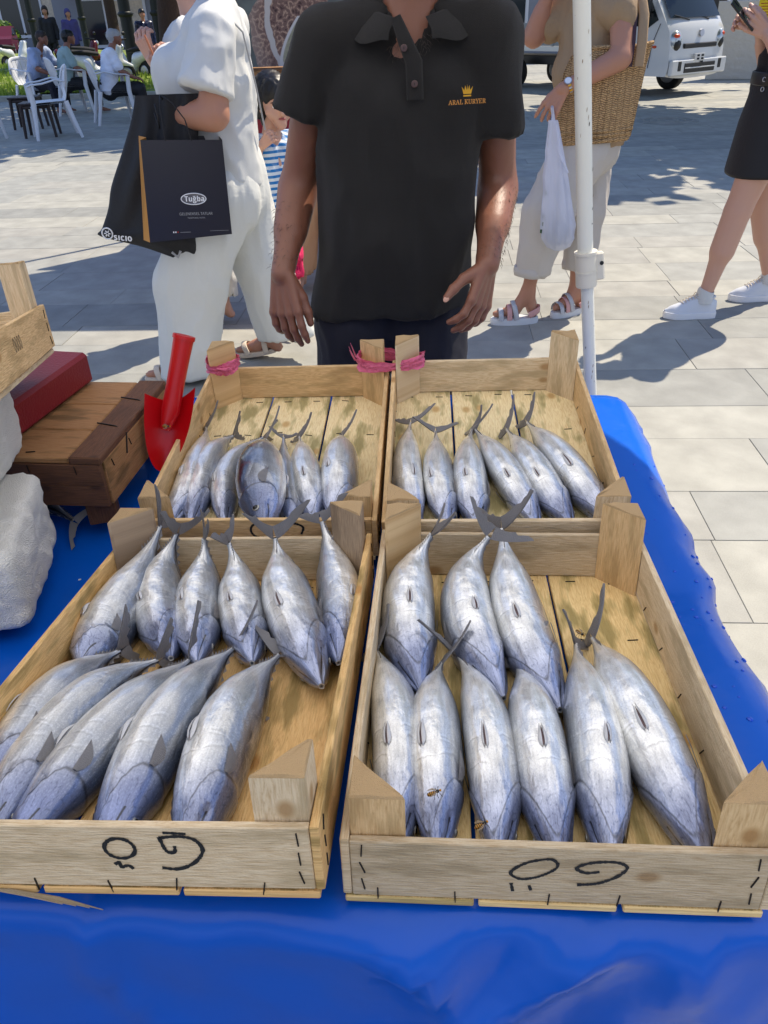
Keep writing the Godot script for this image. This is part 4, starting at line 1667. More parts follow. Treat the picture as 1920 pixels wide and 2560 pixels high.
	for i in outl.size():
		for s in 10:
			var p: Vector3 = outl[i].lerp(outl[(i + 1) % outl.size()], s / 10.0)
			rr1.append(p)
			rr2.append(p + V(0, -0.16, 0))
			rr0.append(peak)
	var rowsc := []
	for k in 9:
		var e := k / 8.0
		var row := []
		for i in rr1.size():
			row.append((rr0[i] as Vector3).lerp(rr1[i], maxf(e, 0.002)) - V(0, 0.12 * sin(e * PI), 0))
		rowsc.append(row)
	rowsc.append(rr2)
	g.grid(rowsc, true)
	part("canopy_cloth", g, M["canopy_cloth"], o)
	for q in [[V(-2.5, 0, -1.8), V(-2.5, 2.12, -1.8)], [V(1.1, 0, 1.2), V(1.1, 2.12, 1.2)], [V(-2.5, 0, 1.2), V(-2.5, 2.12, 1.2)]]:
		g = Geo.new()
		g.tube(q, 0.017, 12)
		part("far_pole", g, M["pole_paint"], o)
	g = Geo.new()
	g.tube([head - V(0, 0.05, 0), V(0.2, 2.13, -1.85), V(0.9, 2.10, -2.2)], 0.012, 8)
	part("brace", g, M["pole_paint"], o)

# ---------------------------------------------------------------- people
func rot_toward(a: Vector3, b: Vector3, ang: float) -> Vector3:
	var ax := a.cross(b).normalized()
	return a.rotated(ax, ang)


func hand_bones(f: Flesh, wrist: Vector3, dir: Vector3, back: Vector3, thumb: Vector3, size: float, curl: Array, thumb_open := 0.7, thumb_bend := 0.4) -> Dictionary:
	dir = dir.normalized()
	back = back.slide(dir).normalized()
	thumb = thumb.slide(dir).slide(back).normalized()
	var lens := [0.072, 0.080, 0.075, 0.060]
	var tips := {}
	for i in 4:
		var off: Vector3 = thumb * (0.033 - 0.0222 * i) * size
		var k: Vector3 = wrist + dir * (0.090 - 0.004 * absf(i - 1.2)) * size + off * 1.05
		f.add(wrist + off * 0.5 + dir * 0.006 * size, k, 0.0145 * size, 0.0115 * size, back, 0.95)
		var d: Vector3 = (dir + thumb * (0.10 - 0.07 * i)).normalized()
		var p := k
		for j in 3:
			d = rot_toward(d, -back, curl[i] * [0.55, 0.95, 0.6][j])
			var l: float = lens[i] * [0.46, 0.30, 0.24][j] * size
			f.add(p, p + d * l, [0.0098, 0.0088, 0.0082][j] * size, [0.0090, 0.0083, 0.0068][j] * size)
			p += d * l
		tips[i] = [p, d]
	var b := wrist + dir * 0.016 * size + thumb * 0.018 * size - back * 0.004 * size
	var td := rot_toward(dir, thumb, thumb_open)
	td = rot_toward(td, -back, 0.35)
	var m := b + td * 0.046 * size
	f.add(b, m, 0.0165 * size, 0.0125 * size)
	td = rot_toward(td, dir, thumb_bend)
	var m2 := m + td * 0.034 * size
	f.add(m, m2, 0.0112 * size, 0.0105 * size)
	td = rot_toward(td, dir, thumb_bend * 0.5)
	var m3 := m2 + td * 0.026 * size
	f.add(m2, m3, 0.0108 * size, 0.0082 * size)
	tips[4] = [m3, td]
	return tips


func head_bones(f: Flesh, c: Vector3, fwd: Vector3, s: float) -> void:
	var up := Vector3.UP
	var sd := up.cross(fwd).normalized()
	f.add(c + up * 0.035 * s - fwd * 0.022 * s, c + up * 0.03 * s + fwd * 0.012 * s, 0.086 * s, 0.080 * s, sd, 0.88)
	f.add(c - up * 0.015 * s + fwd * 0.030 * s, c - up * 0.072 * s + fwd * 0.058 * s, 0.060 * s, 0.034 * s, sd, 0.95)
	f.add(c + up * 0.004 * s + fwd * 0.086 * s, c - up * 0.024 * s + fwd * 0.104 * s, 0.008 * s, 0.014 * s)
	for q in [-1.0, 1.0]:
		f.add(c + sd * q * 0.045 * s - up * 0.020 * s + fwd * 0.052 * s, c + sd * q * 0.036 * s - up * 0.035 * s + fwd * 0.055 * s, 0.026 * s, 0.024 * s)
		f.add(c + sd * q * 0.080 * s + up * 0.014 * s - fwd * 0.008 * s, c + sd * q * 0.077 * s - up * 0.022 * s, 0.014 * s, 0.010 * s, sd, 0.5)
		f.add(c + sd * q * 0.030 * s + up * 0.022 * s + fwd * 0.076 * s, c + sd * q * 0.012 * s + up * 0.020 * s + fwd * 0.082 * s, 0.010 * s, 0.009 * s)


func face_parts(o: Node3D, c: Vector3, fwd: Vector3, s: float, hair: Material) -> void:
	var up := Vector3.UP
	var sd := up.cross(fwd).normalized()
	for q in [-1.0, 1.0]:
		var p: Vector3 = c + sd * q * 0.031 * s + up * 0.004 * s + fwd * 0.081 * s
		var g := Geo.new()
		g.ball(p, V(0.0125, 0.0065, 0.009) * s, Basis(sd, up, fwd), 10)
		var e := part("eye", g, M["white"], o)
		g = Geo.new()
		g.ball(p + fwd * 0.0045 * s, V(0.0060, 0.0062, 0.0055) * s, Basis(sd, up, fwd), 10)
		part("iris", g, M["eye_black"], e)
		g = Geo.new()
		g.tube([c + sd * q * 0.014 * s + up * 0.022 * s + fwd * 0.092 * s, c + sd * q * 0.032 * s + up * 0.027 * s + fwd * 0.088 * s, c + sd * q * 0.048 * s + up * 0.021 * s + fwd * 0.076 * s], [0.003 * s, 0.0036 * s, 0.002 * s], 6)
		part("eyebrow", g, hair, o)
	var g := Geo.new()
	g.ball(c - up * 0.049 * s + fwd * 0.086 * s, V(0.020, 0.0065, 0.010) * s, Basis(sd, up, fwd), 12)
	part("mouth", g, M["lips"], o)


# spec keys: pelvis chest neck head sl sr el er wl wr hipl hipr kl kr al ar tl tr (points); fwd; skin; s; cell; legs_bare; hand_l, hand_r
func body(o: Node3D, J: Dictionary, skin: Material, s: float, cell: float, arm := 1.0, feet := true, leg := 1.0) -> void:
	var f := Flesh.new()
	var fwd: Vector3 = J.fwd
	f.chain([J.chest, J.neck, J.head - fwd * 0.015], [0.09 * s, 0.055 * s, 0.052 * s])
	var sd := Vector3.UP.cross(fwd).normalized()
	for q in [-0.06, 0.06]:
		f.chain([J.chest + sd * q * s, J.pelvis + sd * q * s], [0.088 * s, 0.088 * s], fwd, 0.9)
	f.chain([J.sl, J.sr], [0.048 * s, 0.048 * s])
	f.chain([J.sl, J.el, J.wl], [0.050 * s * arm, 0.040 * s * arm, 0.026 * s * arm])
	f.chain([J.el.lerp(J.wl, 0.12), J.el.lerp(J.wl, 0.5)], [0.041 * s * arm, 0.036 * s * arm])
	f.chain([J.sr, J.er, J.wr], [0.050 * s * arm, 0.040 * s * arm, 0.026 * s * arm])
	f.chain([J.er.lerp(J.wr, 0.12), J.er.lerp(J.wr, 0.5)], [0.041 * s * arm, 0.036 * s * arm])
	for q in ["l", "r"]:
		f.chain([J["hip" + q], J["k" + q], J["a" + q]], [0.078 * s * leg, 0.052 * s * leg, 0.033 * s])
		f.chain([J["k" + q].lerp(J["a" + q], 0.15) , J["k" + q].lerp(J["a" + q], 0.45)], [0.050 * s * leg, 0.050 * s * leg])
		if feet:
			var heel: Vector3 = J["a" + q] * V(1, 0, 1) + (J["a" + q] * V(1, 0, 1) - J["t" + q] * V(1, 0, 1)).normalized() * 0.035 * s
			heel.y = J.get("heel_" + q, J["t" + q].y + 0.004) + 0.0
			f.chain([J["a" + q], heel.lerp(J["t" + q], 0.5) + V(0, 0.018 * s, 0), J["t" + q]], [0.033 * s, 0.030 * s, 0.018 * s])
			f.chain([J["a" + q], heel], [0.030 * s, 0.027 * s])
	var g := Geo.new()
	head_bones(f, J.head, fwd, s)
	f.build(g, cell, 0.032)
	var h := Flesh.new()
	for q in ["l", "r"]:
		if J.has("hand_" + q):
			var d: Array = J["hand_" + q]
			h = Flesh.new()
			h.add(J["e" + q].lerp(J["w" + q], 0.9), J["w" + q], 0.0275 * s * arm, 0.026 * s * arm)
			hand_bones(h, J["w" + q], d[0], d[1], d[2], s, d[3], d[4], d[5])
			h.build(g, 0.0034 if cell < 0.02 else 0.005, 0.008)
	part("body", g, skin, o)


func cloth(called: String, o: Node3D, f: Flesh, m: Material, cell: float, blend: float, amp: float, freq: float, stretch: Vector3, seed: int, label := "") -> MeshInstance3D:
	var g := Geo.new()
	f.build(g, cell, blend, amp, freq, stretch, seed)
	return part(called, g, m, o, label)


func trousers(o: Node3D, J: Dictionary, m: Material, r: Array, to: float, cell: float, seed: int, pelvis_r := 0.11, spread := 0.06, called := "trousers") -> void:
	var f := Flesh.new()
	var sd := Vector3.UP.cross(J.fwd).normalized()
	for q in [-spread, spread]:
		f.add(J.pelvis + sd * q + V(0, 0.06, 0), J.pelvis + sd * q - V(0, 0.05, 0), pelvis_r, pelvis_r)
	for q in ["l", "r"]:
		var hem: Vector3 = J["k" + q].lerp(J["a" + q], to)
		var n: Vector3 = (J["a" + q] - J["k" + q]).normalized()
		f.chain([J["hip" + q], J["k" + q], hem], r, Vector3.ZERO, 1.0, n)
		f.holes.append([hem, hem + n * 0.1, r[2] - 0.008, r[2] - 0.008])
	cloth(called, o, f, m, cell, 0.04, 0.011, 9.0, V(1, 0.4, 1), seed)


func sandal(o: Node3D, heel: Vector3, toe: Vector3, sole: Material, straps: Array, s := 1.0, heel_cup: Material = null, thick := 0.022) -> void:
	var d := (toe - heel).normalized()
	var sd := d.cross(Vector3.UP).normalized()
	var up := sd.cross(d).normalized()
	var l := heel.distance_to(toe)
	var rows := []
	for k in 2:
		var ring := []
		for i in 28:
			var a := TAU * i / 28.0
			var e := 0.5 - 0.5 * cos(a)
			var w := (0.034 + 0.010 * e) * s * sin(a) * (1.0 if absf(sin(a)) < 0.99 else 1.0)
			ring.append(heel + d * (e * l) + sd * w - up * (0.0 if k == 0 else thick * s))
		rows.append(ring)
	var mids := []
	for i in 28:
		mids.append((rows[0][i] + rows[1][i]) * 0.5 + ((rows[0][i] - (heel + toe) * 0.5).slide(up)).normalized() * 0.004)
	var g := Geo.new()
	g.grid([rows[0], mids, rows[1]], true)
	g.cap(rows[0], up)
	g.cap(rows[1], -up)
	var so := part("sandal_sole", g, sole, o)
	if heel_cup:
		var pts := []
		for i in 13:
			var a := PI * i / 12.0
			pts.append(heel + d * (0.055 - 0.062 * sin(a)) + sd * cos(a) * 0.042 * s + up * (0.018 + 0.026 * sin(a)))
		g = Geo.new()
		g.tube(pts, 0.0028 * s, 8, true, 6.5, up)
		part("heel_strap", g, heel_cup, so)
	for st in straps:
		var e: float = st[0]
		var hgt: float = st[1]
		var lean: float = st[3]
		var pts := []
		for i in 9:
			var a := PI * i / 8.0
			pts.append(heel + d * (e * l + lean * sin(a)) + sd * cos(a) * 0.045 * s + up * (pow(sin(a), 0.8) * hgt - 0.004))
		g = Geo.new()
		g.tube(pts, 0.0028 * s, 8, true, 5.0, d)
		part("strap", g, st[2], so)


func curve(xs: Array, e: float) -> float:
	var t := clampf(e, 0, 1) * (xs.size() - 1)
	var k := mini(int(t), xs.size() - 2)
	return cubic_interpolate(xs[k], xs[k + 1], xs[maxi(k - 1, 0)], xs[mini(k + 2, xs.size() - 1)], t - k)


func shoe(o: Node3D, heel: Vector3, toe: Vector3) -> void:
	var d := (toe - heel).normalized()
	var sd := d.cross(Vector3.UP).normalized()
	var l := heel.distance_to(toe)
	var wide := [0.020, 0.033, 0.036, 0.037, 0.041, 0.046, 0.046, 0.036, 0.014]
	var tall := [0.092, 0.114, 0.112, 0.120, 0.112, 0.094, 0.078, 0.066, 0.048]
	var rows := []
	for i in 23:
		var e := i / 22.0
		var hw := curve(wide, e)
		var top := curve(tall, e)
		var ring := PackedVector3Array()
		for k in 22:
			var a := TAU * k / 22.0
			var c := cos(a)
			var s := sin(a)
			var y := 0.026 + pow(maxf(s, 0.0), 0.8) * (top - 0.026) + minf(s, 0.0) * 0.010
			ring.append(heel + d * (e * l) + sd * signf(c) * pow(absf(c), 0.75) * hw * (1.0 - 0.25 * maxf(s, 0.0)) + V(0, y, 0))
		rows.append(ring)
	var g := Geo.new()
	g.grid(rows, true)
	g.cap(rows[0], -d)
	g.cap(rows[-1], d)
	var sh := part("upper", g, M["white_plastic"], o)
	rows = []
	for k in 3:
		var ring := []
		for i in 40:
			var a := TAU * i / 40.0
			var e := 0.5 - 0.5 * cos(a)
			var hw := curve(wide, e) + (0.0035 if k < 2 else 0.0)
			ring.append(heel - d * 0.004 + d * (e * (l + 0.008)) + sd * hw * signf(sin(a)) * minf(1.0, absf(sin(a)) * 6.0) + V(0, [0.036, 0.008, 0.001][k] + 0.010 * maxf(0.0, e - 0.8), 0))
		rows.append(ring)
	g = Geo.new()
	g.grid(rows, true)
	g.cap(rows[0], Vector3.UP)
	g.cap(rows[2], Vector3.DOWN)
	part("sole", g, M["white"], sh)
	for i in 6:
		var e := 0.40 + i * 0.055
		var c := heel + d * l * e + V(0, curve(tall, e) + 0.002, 0)
		g = Geo.new()
		g.tube([c - sd * 0.022 - V(0, 0.007, 0), c - sd * 0.010 + d * 0.002, c + sd * 0.010 + d * 0.006, c + sd * 0.022 - V(0, 0.007, 0) + d * 0.008], 0.0024, 6)
		part("lace", g, M["beige_leather"], sh)
	var c := heel + d * l * 0.38 + V(0, 0.121, 0)
	g = Geo.new()
	g.tube([c, c + sd * 0.018 + V(0, 0.014, 0) + d * 0.012, c + sd * 0.036 + V(0, -0.010, 0) + d * 0.014], 0.0024, 6)
	g.tube([c, c - sd * 0.016 + V(0, 0.016, 0) + d * 0.016, c - sd * 0.034 + d * 0.026 - V(0, 0.010, 0)], 0.0024, 6)
	part("lace_bow", g, M["beige_leather"], sh)
	g = Geo.new()
	var rim := []
	for i in 19:
		var a := TAU * i / 18.0
		rim.append(heel + d * (0.064 + 0.050 * cos(a)) + sd * 0.033 * sin(a) + V(0, 0.110 + 0.006 * cos(a) * cos(a), 0))
	g.tube(rim, 0.006, 8, false)
	part("padded_collar", g, M["white_knit"], sh)


func hair_cap(o: Node3D, c: Vector3, fwd: Vector3, s: float, m: Material, long := 0.0, seed := 3) -> void:
	var f := Flesh.new()
	var up := Vector3.UP
	var sd := up.cross(fwd).normalized()
	f.add(c + up * 0.048 * s - fwd * 0.030 * s, c + up * 0.052 * s + fwd * 0.018 * s, 0.094 * s, 0.078 * s, sd, 0.90)
	f.add(c + up * 0.02 * s - fwd * 0.050 * s, c - up * (0.03 + long) * s - fwd * 0.050 * s, 0.080 * s, 0.055 * s)
	if long > 0.0:
		for q in [-1.0, 1.0]:
			f.add(c + sd * q * 0.060 * s + up * 0.03 * s - fwd * 0.01 * s, c + sd * q * 0.070 * s - up * (0.02 + long * 0.7) * s - fwd * 0.022 * s, 0.030 * s, 0.018 * s)
	f.holes.append([c + fwd * 0.105 * s - up * 0.025 * s, c + fwd * 0.20 * s - up * 0.02 * s, 0.078 * s, 0.09 * s])
	cloth("hair", o, f, m, 0.008 * s + 0.001, 0.02, 0.006 * s, 40.0, V(1, 0.4, 1), seed)


func fuzz(o: Node3D, called: String, a: Vector3, b: Vector3, r0: float, r1: float, face: Vector3, n: int, len: float, m: Material, seed: int) -> void:
	var rg := RandomNumberGenerator.new()
	rg.seed = seed
	var g := Geo.new()
	var ax := (b - a).normalized()
	var x := face.slide(ax).normalized()
	var y := ax.cross(x)
	for i in n:
		var t := rg.randf()
		var an := rg.randfn(0.0, 0.75)
		var d := x * cos(an) + y * sin(an)
		var p := a.lerp(b, t) + d * lerpf(r0, r1, t) * 0.985
		var l := len * rg.randf_range(0.6, 1.3)
		var w := (ax * rg.randf_range(0.3, 1.2) + y * rg.randf_range(-0.9, 0.9)).normalized()
		g.tube([p, p + d * l * 0.28 + w * l * 0.4, p + d * l * 0.30 + w * l], [0.00042, 0.00036, 0.0001], 3, false)
	var h := part(called, g, m, o)
	h.set_meta("kind", "stuff")


func build_man() -> void:
	var o := thing("person", "man in black polo shirt and dark trousers standing behind the fish crates", "person")
	var z := -1.88
	var J := {
		"fwd": V(0.05, 0, 1).normalized(), "pelvis": V(-0.112, 0.86, z), "chest": V(-0.070, 1.24, z), "neck": V(-0.050, 1.44, z - 0.01), "head": V(-0.038, 1.60, z + 0.02),
		"sl": V(0.113, 1.400, z), "sr": V(-0.230, 1.402, z), "el": V(0.146, 1.095, z - 0.085), "er": V(-0.322, 1.11, z - 0.075), "wl": V(0.114, 0.972, z + 0.125), "wr": V(-0.351, 0.948, z + 0.085),
		"hipl": V(-0.02, 0.82, z), "hipr": V(-0.20, 0.82, z), "kl": V(-0.01, 0.47, z + 0.02), "kr": V(-0.215, 0.47, z + 0.02), "al": V(-0.01, 0.09, z), "ar": V(-0.22, 0.09, z), "tl": V(0.02, 0.03, z + 0.17), "tr": V(-0.25, 0.03, z + 0.17),
		"hand_l": [V(-0.20, -0.86, 0.42), V(0.80, 0.12, 0.50), V(-0.5, 0.35, 0.8), [0.55, 0.5, 0.5, 0.55], 0.85, 0.25],
		"hand_r": [V(0.05, -0.93, 0.30), V(-0.45, 0.28, 0.85), V(0.9, 0.0, 0.30), [0.22, 0.34, 0.42, 0.5], 0.42, 0.25],
	}
	body(o, J, M["skin_dark"], 1.0, 0.0115, 1.02)
	face_parts(o, J.head, J.fwd, 1.0, M["hair_black"])
	hair_cap(o, J.head, J.fwd, 1.0, M["hair_black"])
	# polo shirt
	var f := Flesh.new()
	f.chain([V(0.000, 1.30, z - 0.005), V(-0.032, 1.02, z), V(-0.055, 0.80, z)], [0.100, 0.110, 0.122])
	f.chain([V(-0.145, 1.30, z - 0.005), V(-0.160, 1.02, z), V(-0.180, 0.80, z)], [0.100, 0.108, 0.120])
	f.chain([V(-0.07, 1.26, z + 0.02), V(-0.105, 1.0, z + 0.025), V(-0.115, 0.80, z + 0.01)], [0.100, 0.112, 0.115])
	f.chain([J.sl + V(-0.01, -0.008, 0), V(-0.048, 1.425, z - 0.015), J.sr + V(0.01, -0.008, 0)], [0.064, 0.062, 0.064])
	var ul: Vector3 = (V(0.140, 1.16, z) - J.sl).normalized() + V(-0.12, 0, 0)
	var cl := V(0.128, 1.222, z)
	f.add(J.sl, cl, 0.066, 0.057, Vector3.ZERO, 1.0, ul)
	var ur: Vector3 = (V(-0.320, 1.20, z) - J.sr).normalized() + V(0.10, 0, 0)
	var cr := V(-0.288, 1.268, z)
	f.add(J.sr, cr, 0.066, 0.059, Vector3.ZERO, 1.0, ur)
	f.cuts.append([V(0.06, -1, 0.05).normalized(), V(0.06, -1, 0.05).normalized().dot(V(-0.11, 0.842, z))])
	f.holes.append([V(-0.052, 1.475, z + 0.055), V(-0.028, 1.372, z + 0.125), 0.054, 0.004])
	f.holes.append([V(-0.050, 1.43, z - 0.01), V(-0.048, 1.60, z), 0.066, 0.075])
	cloth("polo_shirt", o, f, M["black_knit"], 0.0105, 0.035, 0.013, 5.0, V(1, 0.45, 1), 12)
	# collar, placket, buttons
	for q in [-1.0, 1.0]:
		var rows := []
		for i in 22:
			var e := i / 21.0
			var a := lerpf(PI * 1.0, 0.36, e)
			var c := V(-0.050 + q * sin(a) * 0.077, 1.468 - 0.030 * e * e, z - 0.006 + cos(a) * 0.074 + 0.014 * e)
			var fall := V(q * sin(a) * 0.040 + q * 0.012 * e, -0.034 - 0.026 * e * e, cos(a) * 0.030 + 0.014 * e) * (1.0 - 0.40 * smoothstep(0.80, 1.0, e))
			rows.append([c, c + fall * 0.15 + V(0, 0.006, 0), c + fall * 0.6 + V(q * 0.004, 0.002, 0.003), c + fall, c + fall * 0.97 - V(0, 0, 0.003)])
		var g := Geo.new()
		g.grid(rows)
		part("collar", g, M["black_knit"], o)
	var fz := z + 0.126
	var g := Geo.new()
	g.tube([V(-0.078, 1.440, fz - 0.030), V(-0.060, 1.400, fz - 0.012), V(-0.043, 1.365, fz - 0.001), V(-0.041, 1.300, fz + 0.004)], [0.010, 0.014, 0.017, 0.017], 8, true, 0.24, Vector3.BACK)
	part("placket", g, M["black_knit"], o)
	for p in [V(-0.062, 1.389, fz + 0.001), V(-0.042, 1.328, fz + 0.009)]:
		g = Geo.new()
		g.tube([p, p + V(0, 0, 0.0022), p + V(0, 0, 0.0030)], [0.0066, 0.0066, 0.0054], 16)
		var bt := part("button", g, mat("button_horn", Color(0.30, 0.22, 0.22), 0.3), o)
		g = Geo.new()
		g.box(p + V(0, 0, 0.0032), V(0.0016, 0.0046, 0.0006), Basis.IDENTITY, 0.0)
		part("buttonhole", g, M["marker_ink"], bt)
	# crown and lettering on the chest
	var lx := Transform3D(Basis(Vector3.UP, 0.30) * Basis(Vector3.RIGHT, -0.05), V(0.062, 1.306, z + 0.112))
	g = Geo.new()
	g.prism(PackedVector2Array([Vector2(-0.008, 0), Vector2(0.008, 0), Vector2(0.0115, 0.013), Vector2(0.006, 0.006), Vector2(0.0045, 0.015), Vector2(0.001, 0.006), Vector2(0, 0.0165), Vector2(-0.001, 0.006), Vector2(-0.0045, 0.015), Vector2(-0.006, 0.006), Vector2(-0.0115, 0.013)]), 0.0012, lx)
	g.prism(PackedVector2Array([Vector2(-0.008, -0.0045), Vector2(0.008, -0.0045), Vector2(0.008, -0.0018), Vector2(-0.008, -0.0018)]), 0.0012, lx)
	part("crown_emblem", g, M["gold"], o)
	var tx := part("lettering", lettering("ARAL KURYER", 0.0085, "Droid Serif", 400, 0.0008), M["gold_paper"], o)
	tx.transform = lx * Transform3D(Basis.IDENTITY, V(0, -0.014, 0.0004))
	# dark trousers with a seam
	trousers(o, J, M["navy_denim"], [0.094, 0.078, 0.068], 0.95, 0.013, 21, 0.086, 0.070)
	# nails and hair
	var th := Flesh.new()
	var d: Array = J.hand_l
	var tips := hand_bones(th, J.wl, d[0], d[1], d[2], 1.0, d[3], d[4], d[5])
	var nt: Vector3 = tips[4][0]
	g = Geo.new()
	g.ball(nt + V(-0.001, -0.001, 0.0062), V(0.0062, 0.0024, 0.0078), look_basis(V(0, 0.35, 1), tips[4][1]), 10)
	part("nail", g, M["nail"], o)
	fuzz(o, "arm_hair", J.el.lerp(J.wl, 0.1), J.wl, 0.047, 0.029, V(0.9, 0.2, 0.5), 240, 0.008, M["body_hair"], 5)
	fuzz(o, "arm_hair", J.er.lerp(J.wr, 0.3), J.wr, 0.046, 0.029, V(-0.4, 0.2, 0.9), 90, 0.009, M["body_hair"], 6)
	fuzz(o, "chest_hair", V(-0.050, 1.405, z + 0.062), V(-0.042, 1.375, z + 0.062), 0.046, 0.046, Vector3.BACK, 70, 0.012, M["body_hair"], 7)


func build_white_woman() -> void:
	var o := thing("person", "woman in white T-shirt and wide white trousers walking past with black bags", "person")
	var z := -3.55
	var J := {
		"fwd": V(-1, 0, 0.08).normalized(), "pelvis": V(-0.915, 0.86, z), "chest": V(-0.92, 1.25, z), "neck": V(-0.845, 1.50, z), "head": V(-0.90, 1.68, z),
		"sl": V(-0.835, 1.405, z + 0.150), "sr": V(-0.85, 1.41, z - 0.17), "el": V(-0.850, 1.135, z + 0.235), "er": V(-1.08, 1.12, z - 0.20), "wl": V(-1.065, 1.130, z + 0.165), "wr": V(-1.155, 1.235, z - 0.17),
		"hipl": V(-0.94, 0.82, z + 0.09), "hipr": V(-0.90, 0.82, z - 0.09), "kl": V(-1.06, 0.46, z + 0.12), "kr": V(-0.80, 0.47, z - 0.10), "al": V(-1.16, 0.07, z + 0.13), "ar": V(-0.815, 0.10, z - 0.14), "tl": V(-1.36, 0.03, z + 0.13), "tr": V(-0.99, 0.035, z - 0.16),
		"heel_r": 0.06,
		"hand_l": [V(-0.8, -0.25, -0.5), V(-0.4, 0.2, 0.8), V(-0.2, 1, 0), [0.9, 0.9, 0.9, 0.9], 0.4, 0.5],
		"hand_r": [V(-0.15, 1.0, 0.1), V(-0.6, 0, 0.8), V(0.5, 0.1, 0.5), [0.8, 0.9, 0.9, 0.9], 0.5, 0.5],
	}
	body(o, J, M["skin_tan"], 0.98, 0.014, 1.36)
	face_parts(o, J.head, J.fwd, 0.96, M["hair_brown"])
	hair_cap(o, J.head, J.fwd, 0.98, M["hair_brown"], 0.06)
	var f := Flesh.new()
	for q in [-0.045, 0.045]:
		f.chain([V(-0.870, 1.36, z + q), V(-0.918, 1.22, z + q), V(-0.945, 1.05, z + q), V(-0.940, 0.84, z + q)], [0.125, 0.172, 0.188, 0.198], V(0, 0, 1), 0.66)
		f.add(V(-1.035, 1.275, z + q), V(-1.03, 1.235, z + q), 0.088, 0.092)
	f.chain([J.sl + V(0, 0, -0.02), V(-0.845, 1.455, z), J.sr], [0.075, 0.075, 0.075])
	var n: Vector3 = (J.el - J.sl).normalized() + V(-0.22, 0, 0)
	n = n.normalized()
	var cc: Vector3 = J.sl.lerp(J.el, 0.70) + V(-0.035, 0, 0.01)
	f.add(J.sl, cc, 0.084, 0.102, Vector3.ZERO, 1.0, n)
	f.chain([J.sr, J.sr.lerp(J.er, 0.6)], [0.08, 0.08])
	var hn := V(-0.42, -1, 0).normalized()
	f.cuts.append([hn, hn.dot(V(-0.94, 0.925, z))])
	cloth("t_shirt", o, f, M["white_knit"], 0.0105, 0.04, 0.013, 6.0, V(1, 0.45, 1), 44)
	# wide trousers
	f = Flesh.new()
	f.add(V(-0.920, 0.93, z + 0.03), V(-0.925, 0.80, z + 0.05), 0.160, 0.172, V(0, 0, 1), 0.72)
	f.add(V(-0.905, 0.93, z - 0.03), V(-0.90, 0.80, z - 0.05), 0.158, 0.165, V(0, 0, 1), 0.72)
	f.chain([J.hipl, V(-1.090, 0.46, z + 0.11), V(-1.175, 0.03, z + 0.13)], [0.168, 0.152, 0.130], V(0, 0, 1), 0.70, Vector3.DOWN)
	var c2 := V(-0.735, 0.13, z - 0.12)
	var n2 := V(0.20, -1, 0).normalized()
	f.chain([J.hipr, V(-0.80, 0.47, z - 0.09), c2], [0.158, 0.125, 0.135], V(0, 0, 1), 0.70, n2)
	f.add(V(-0.76, 0.42, z - 0.08), V(-0.665, 0.115, z - 0.10), 0.06, 0.075, V(0, 0, 1), 0.5, n2)
	f.holes.append([c2, c2 - V(0, 0.2, 0), 0.080, 0.10])
	cloth("trousers", o, f, M["white_linen"], 0.0115, 0.05, 0.016, 5.0, V(1, 0.30, 1), 45)
	sandal(o, V(-0.795, 0.055, z - 0.14), V(-1.005, 0.022, z - 0.16), M["beige_leather"], [[0.18, 0.075, M["beige_leather"], 0.0], [0.62, 0.055, M["beige_leather"], 0.02]])
	sandal(o, V(-1.13, 0.022, z + 0.13), V(-1.38, 0.022, z + 0.13), M["beige_leather"], [[0.18, 0.075, M["beige_leather"], 0.0], [0.65, 0.055, M["beige_leather"], 0.02]])
	var g := Geo.new()
	g.tube([V(-0.80, 1.47, z + 0.10), V(-0.735, 1.40, z + 0.09), V(-0.715, 1.22, z + 0.05), V(-0.71, 1.05, z - 0.02)], 0.004, 6)
	part("bag_strap", g, M["hair_grey"], o)
	# stick held in the far hand
	var s := thing("stirring_stick", "thin wooden stick held up in a hand before the white T-shirt", "stick")
	g = Geo.new()
	g.tube([V(-1.155, 1.27, z - 0.15), V(-1.185, 1.40, z - 0.12)], 0.0045, 6)
	part("stick", g, M["stick_wood"], s)
	# paper bag
	var bz := z + 0.285
	var b := thing("paper_bag", "stiff black paper carrier bag with golden side and oval white logo", "shopping bag", V(-0.975, 0.69, bz))
	b.rotation.y = deg_to_rad(18)
	b.scale = Vector3.ONE * 0.93
	var tl := V(-0.168, 0.405, 0.0)
	var tr := V(0.162, 0.385, 0.0)
	var br := V(0.150, 0.008, 0.02)
	var bl := V(-0.205, 0.004, 0.02)
	var dx := V(-0.006, 0.006, -0.095)
	g = Geo.new()
	var nrm := (tr - tl).cross(bl - tl).normalized()
	if nrm.z < 0:
		nrm = -nrm
	var th := nrm * 0.0015
	g.poly([bl, br, tr, tl], nrm)
	g.poly([bl - th, br - th, tr - th, tl - th], -nrm)
	g.poly([tl, tr, tr - th, tl - th], Vector3.UP)
	part("front_panel", g, M["bag_paper"], b)
	g = Geo.new()
	var q1 := bl + dx + V(-0.002, 0, 0)
	var q2 := tl + dx
	g.poly([bl, tl, tl.lerp(q2, 0.5) + V(0.028, 0, 0), bl.lerp(q1, 0.5) + V(-0.022, 0, 0)], V(-1, 0, 0.2).normalized())
	g.poly([bl.lerp(q1, 0.5) + V(-0.022, 0, 0), tl.lerp(q2, 0.5) + V(0.028, 0, 0), q2, q1], V(-1, 0, -0.2).normalized())
	part("side_panel", g, M["gold_paper"], b, "golden folded side of the bag")
	g = Geo.new()
	g.poly([br, tr, tr + dx, br + dx], Vector3.RIGHT)
	g.poly([q1, br + dx, tr + dx, q2], -nrm)
	g.poly([bl, br, br + dx, q1], Vector3.DOWN)
	part("back_panel", g, M["bag_paper"], b)
	g = Geo.new()
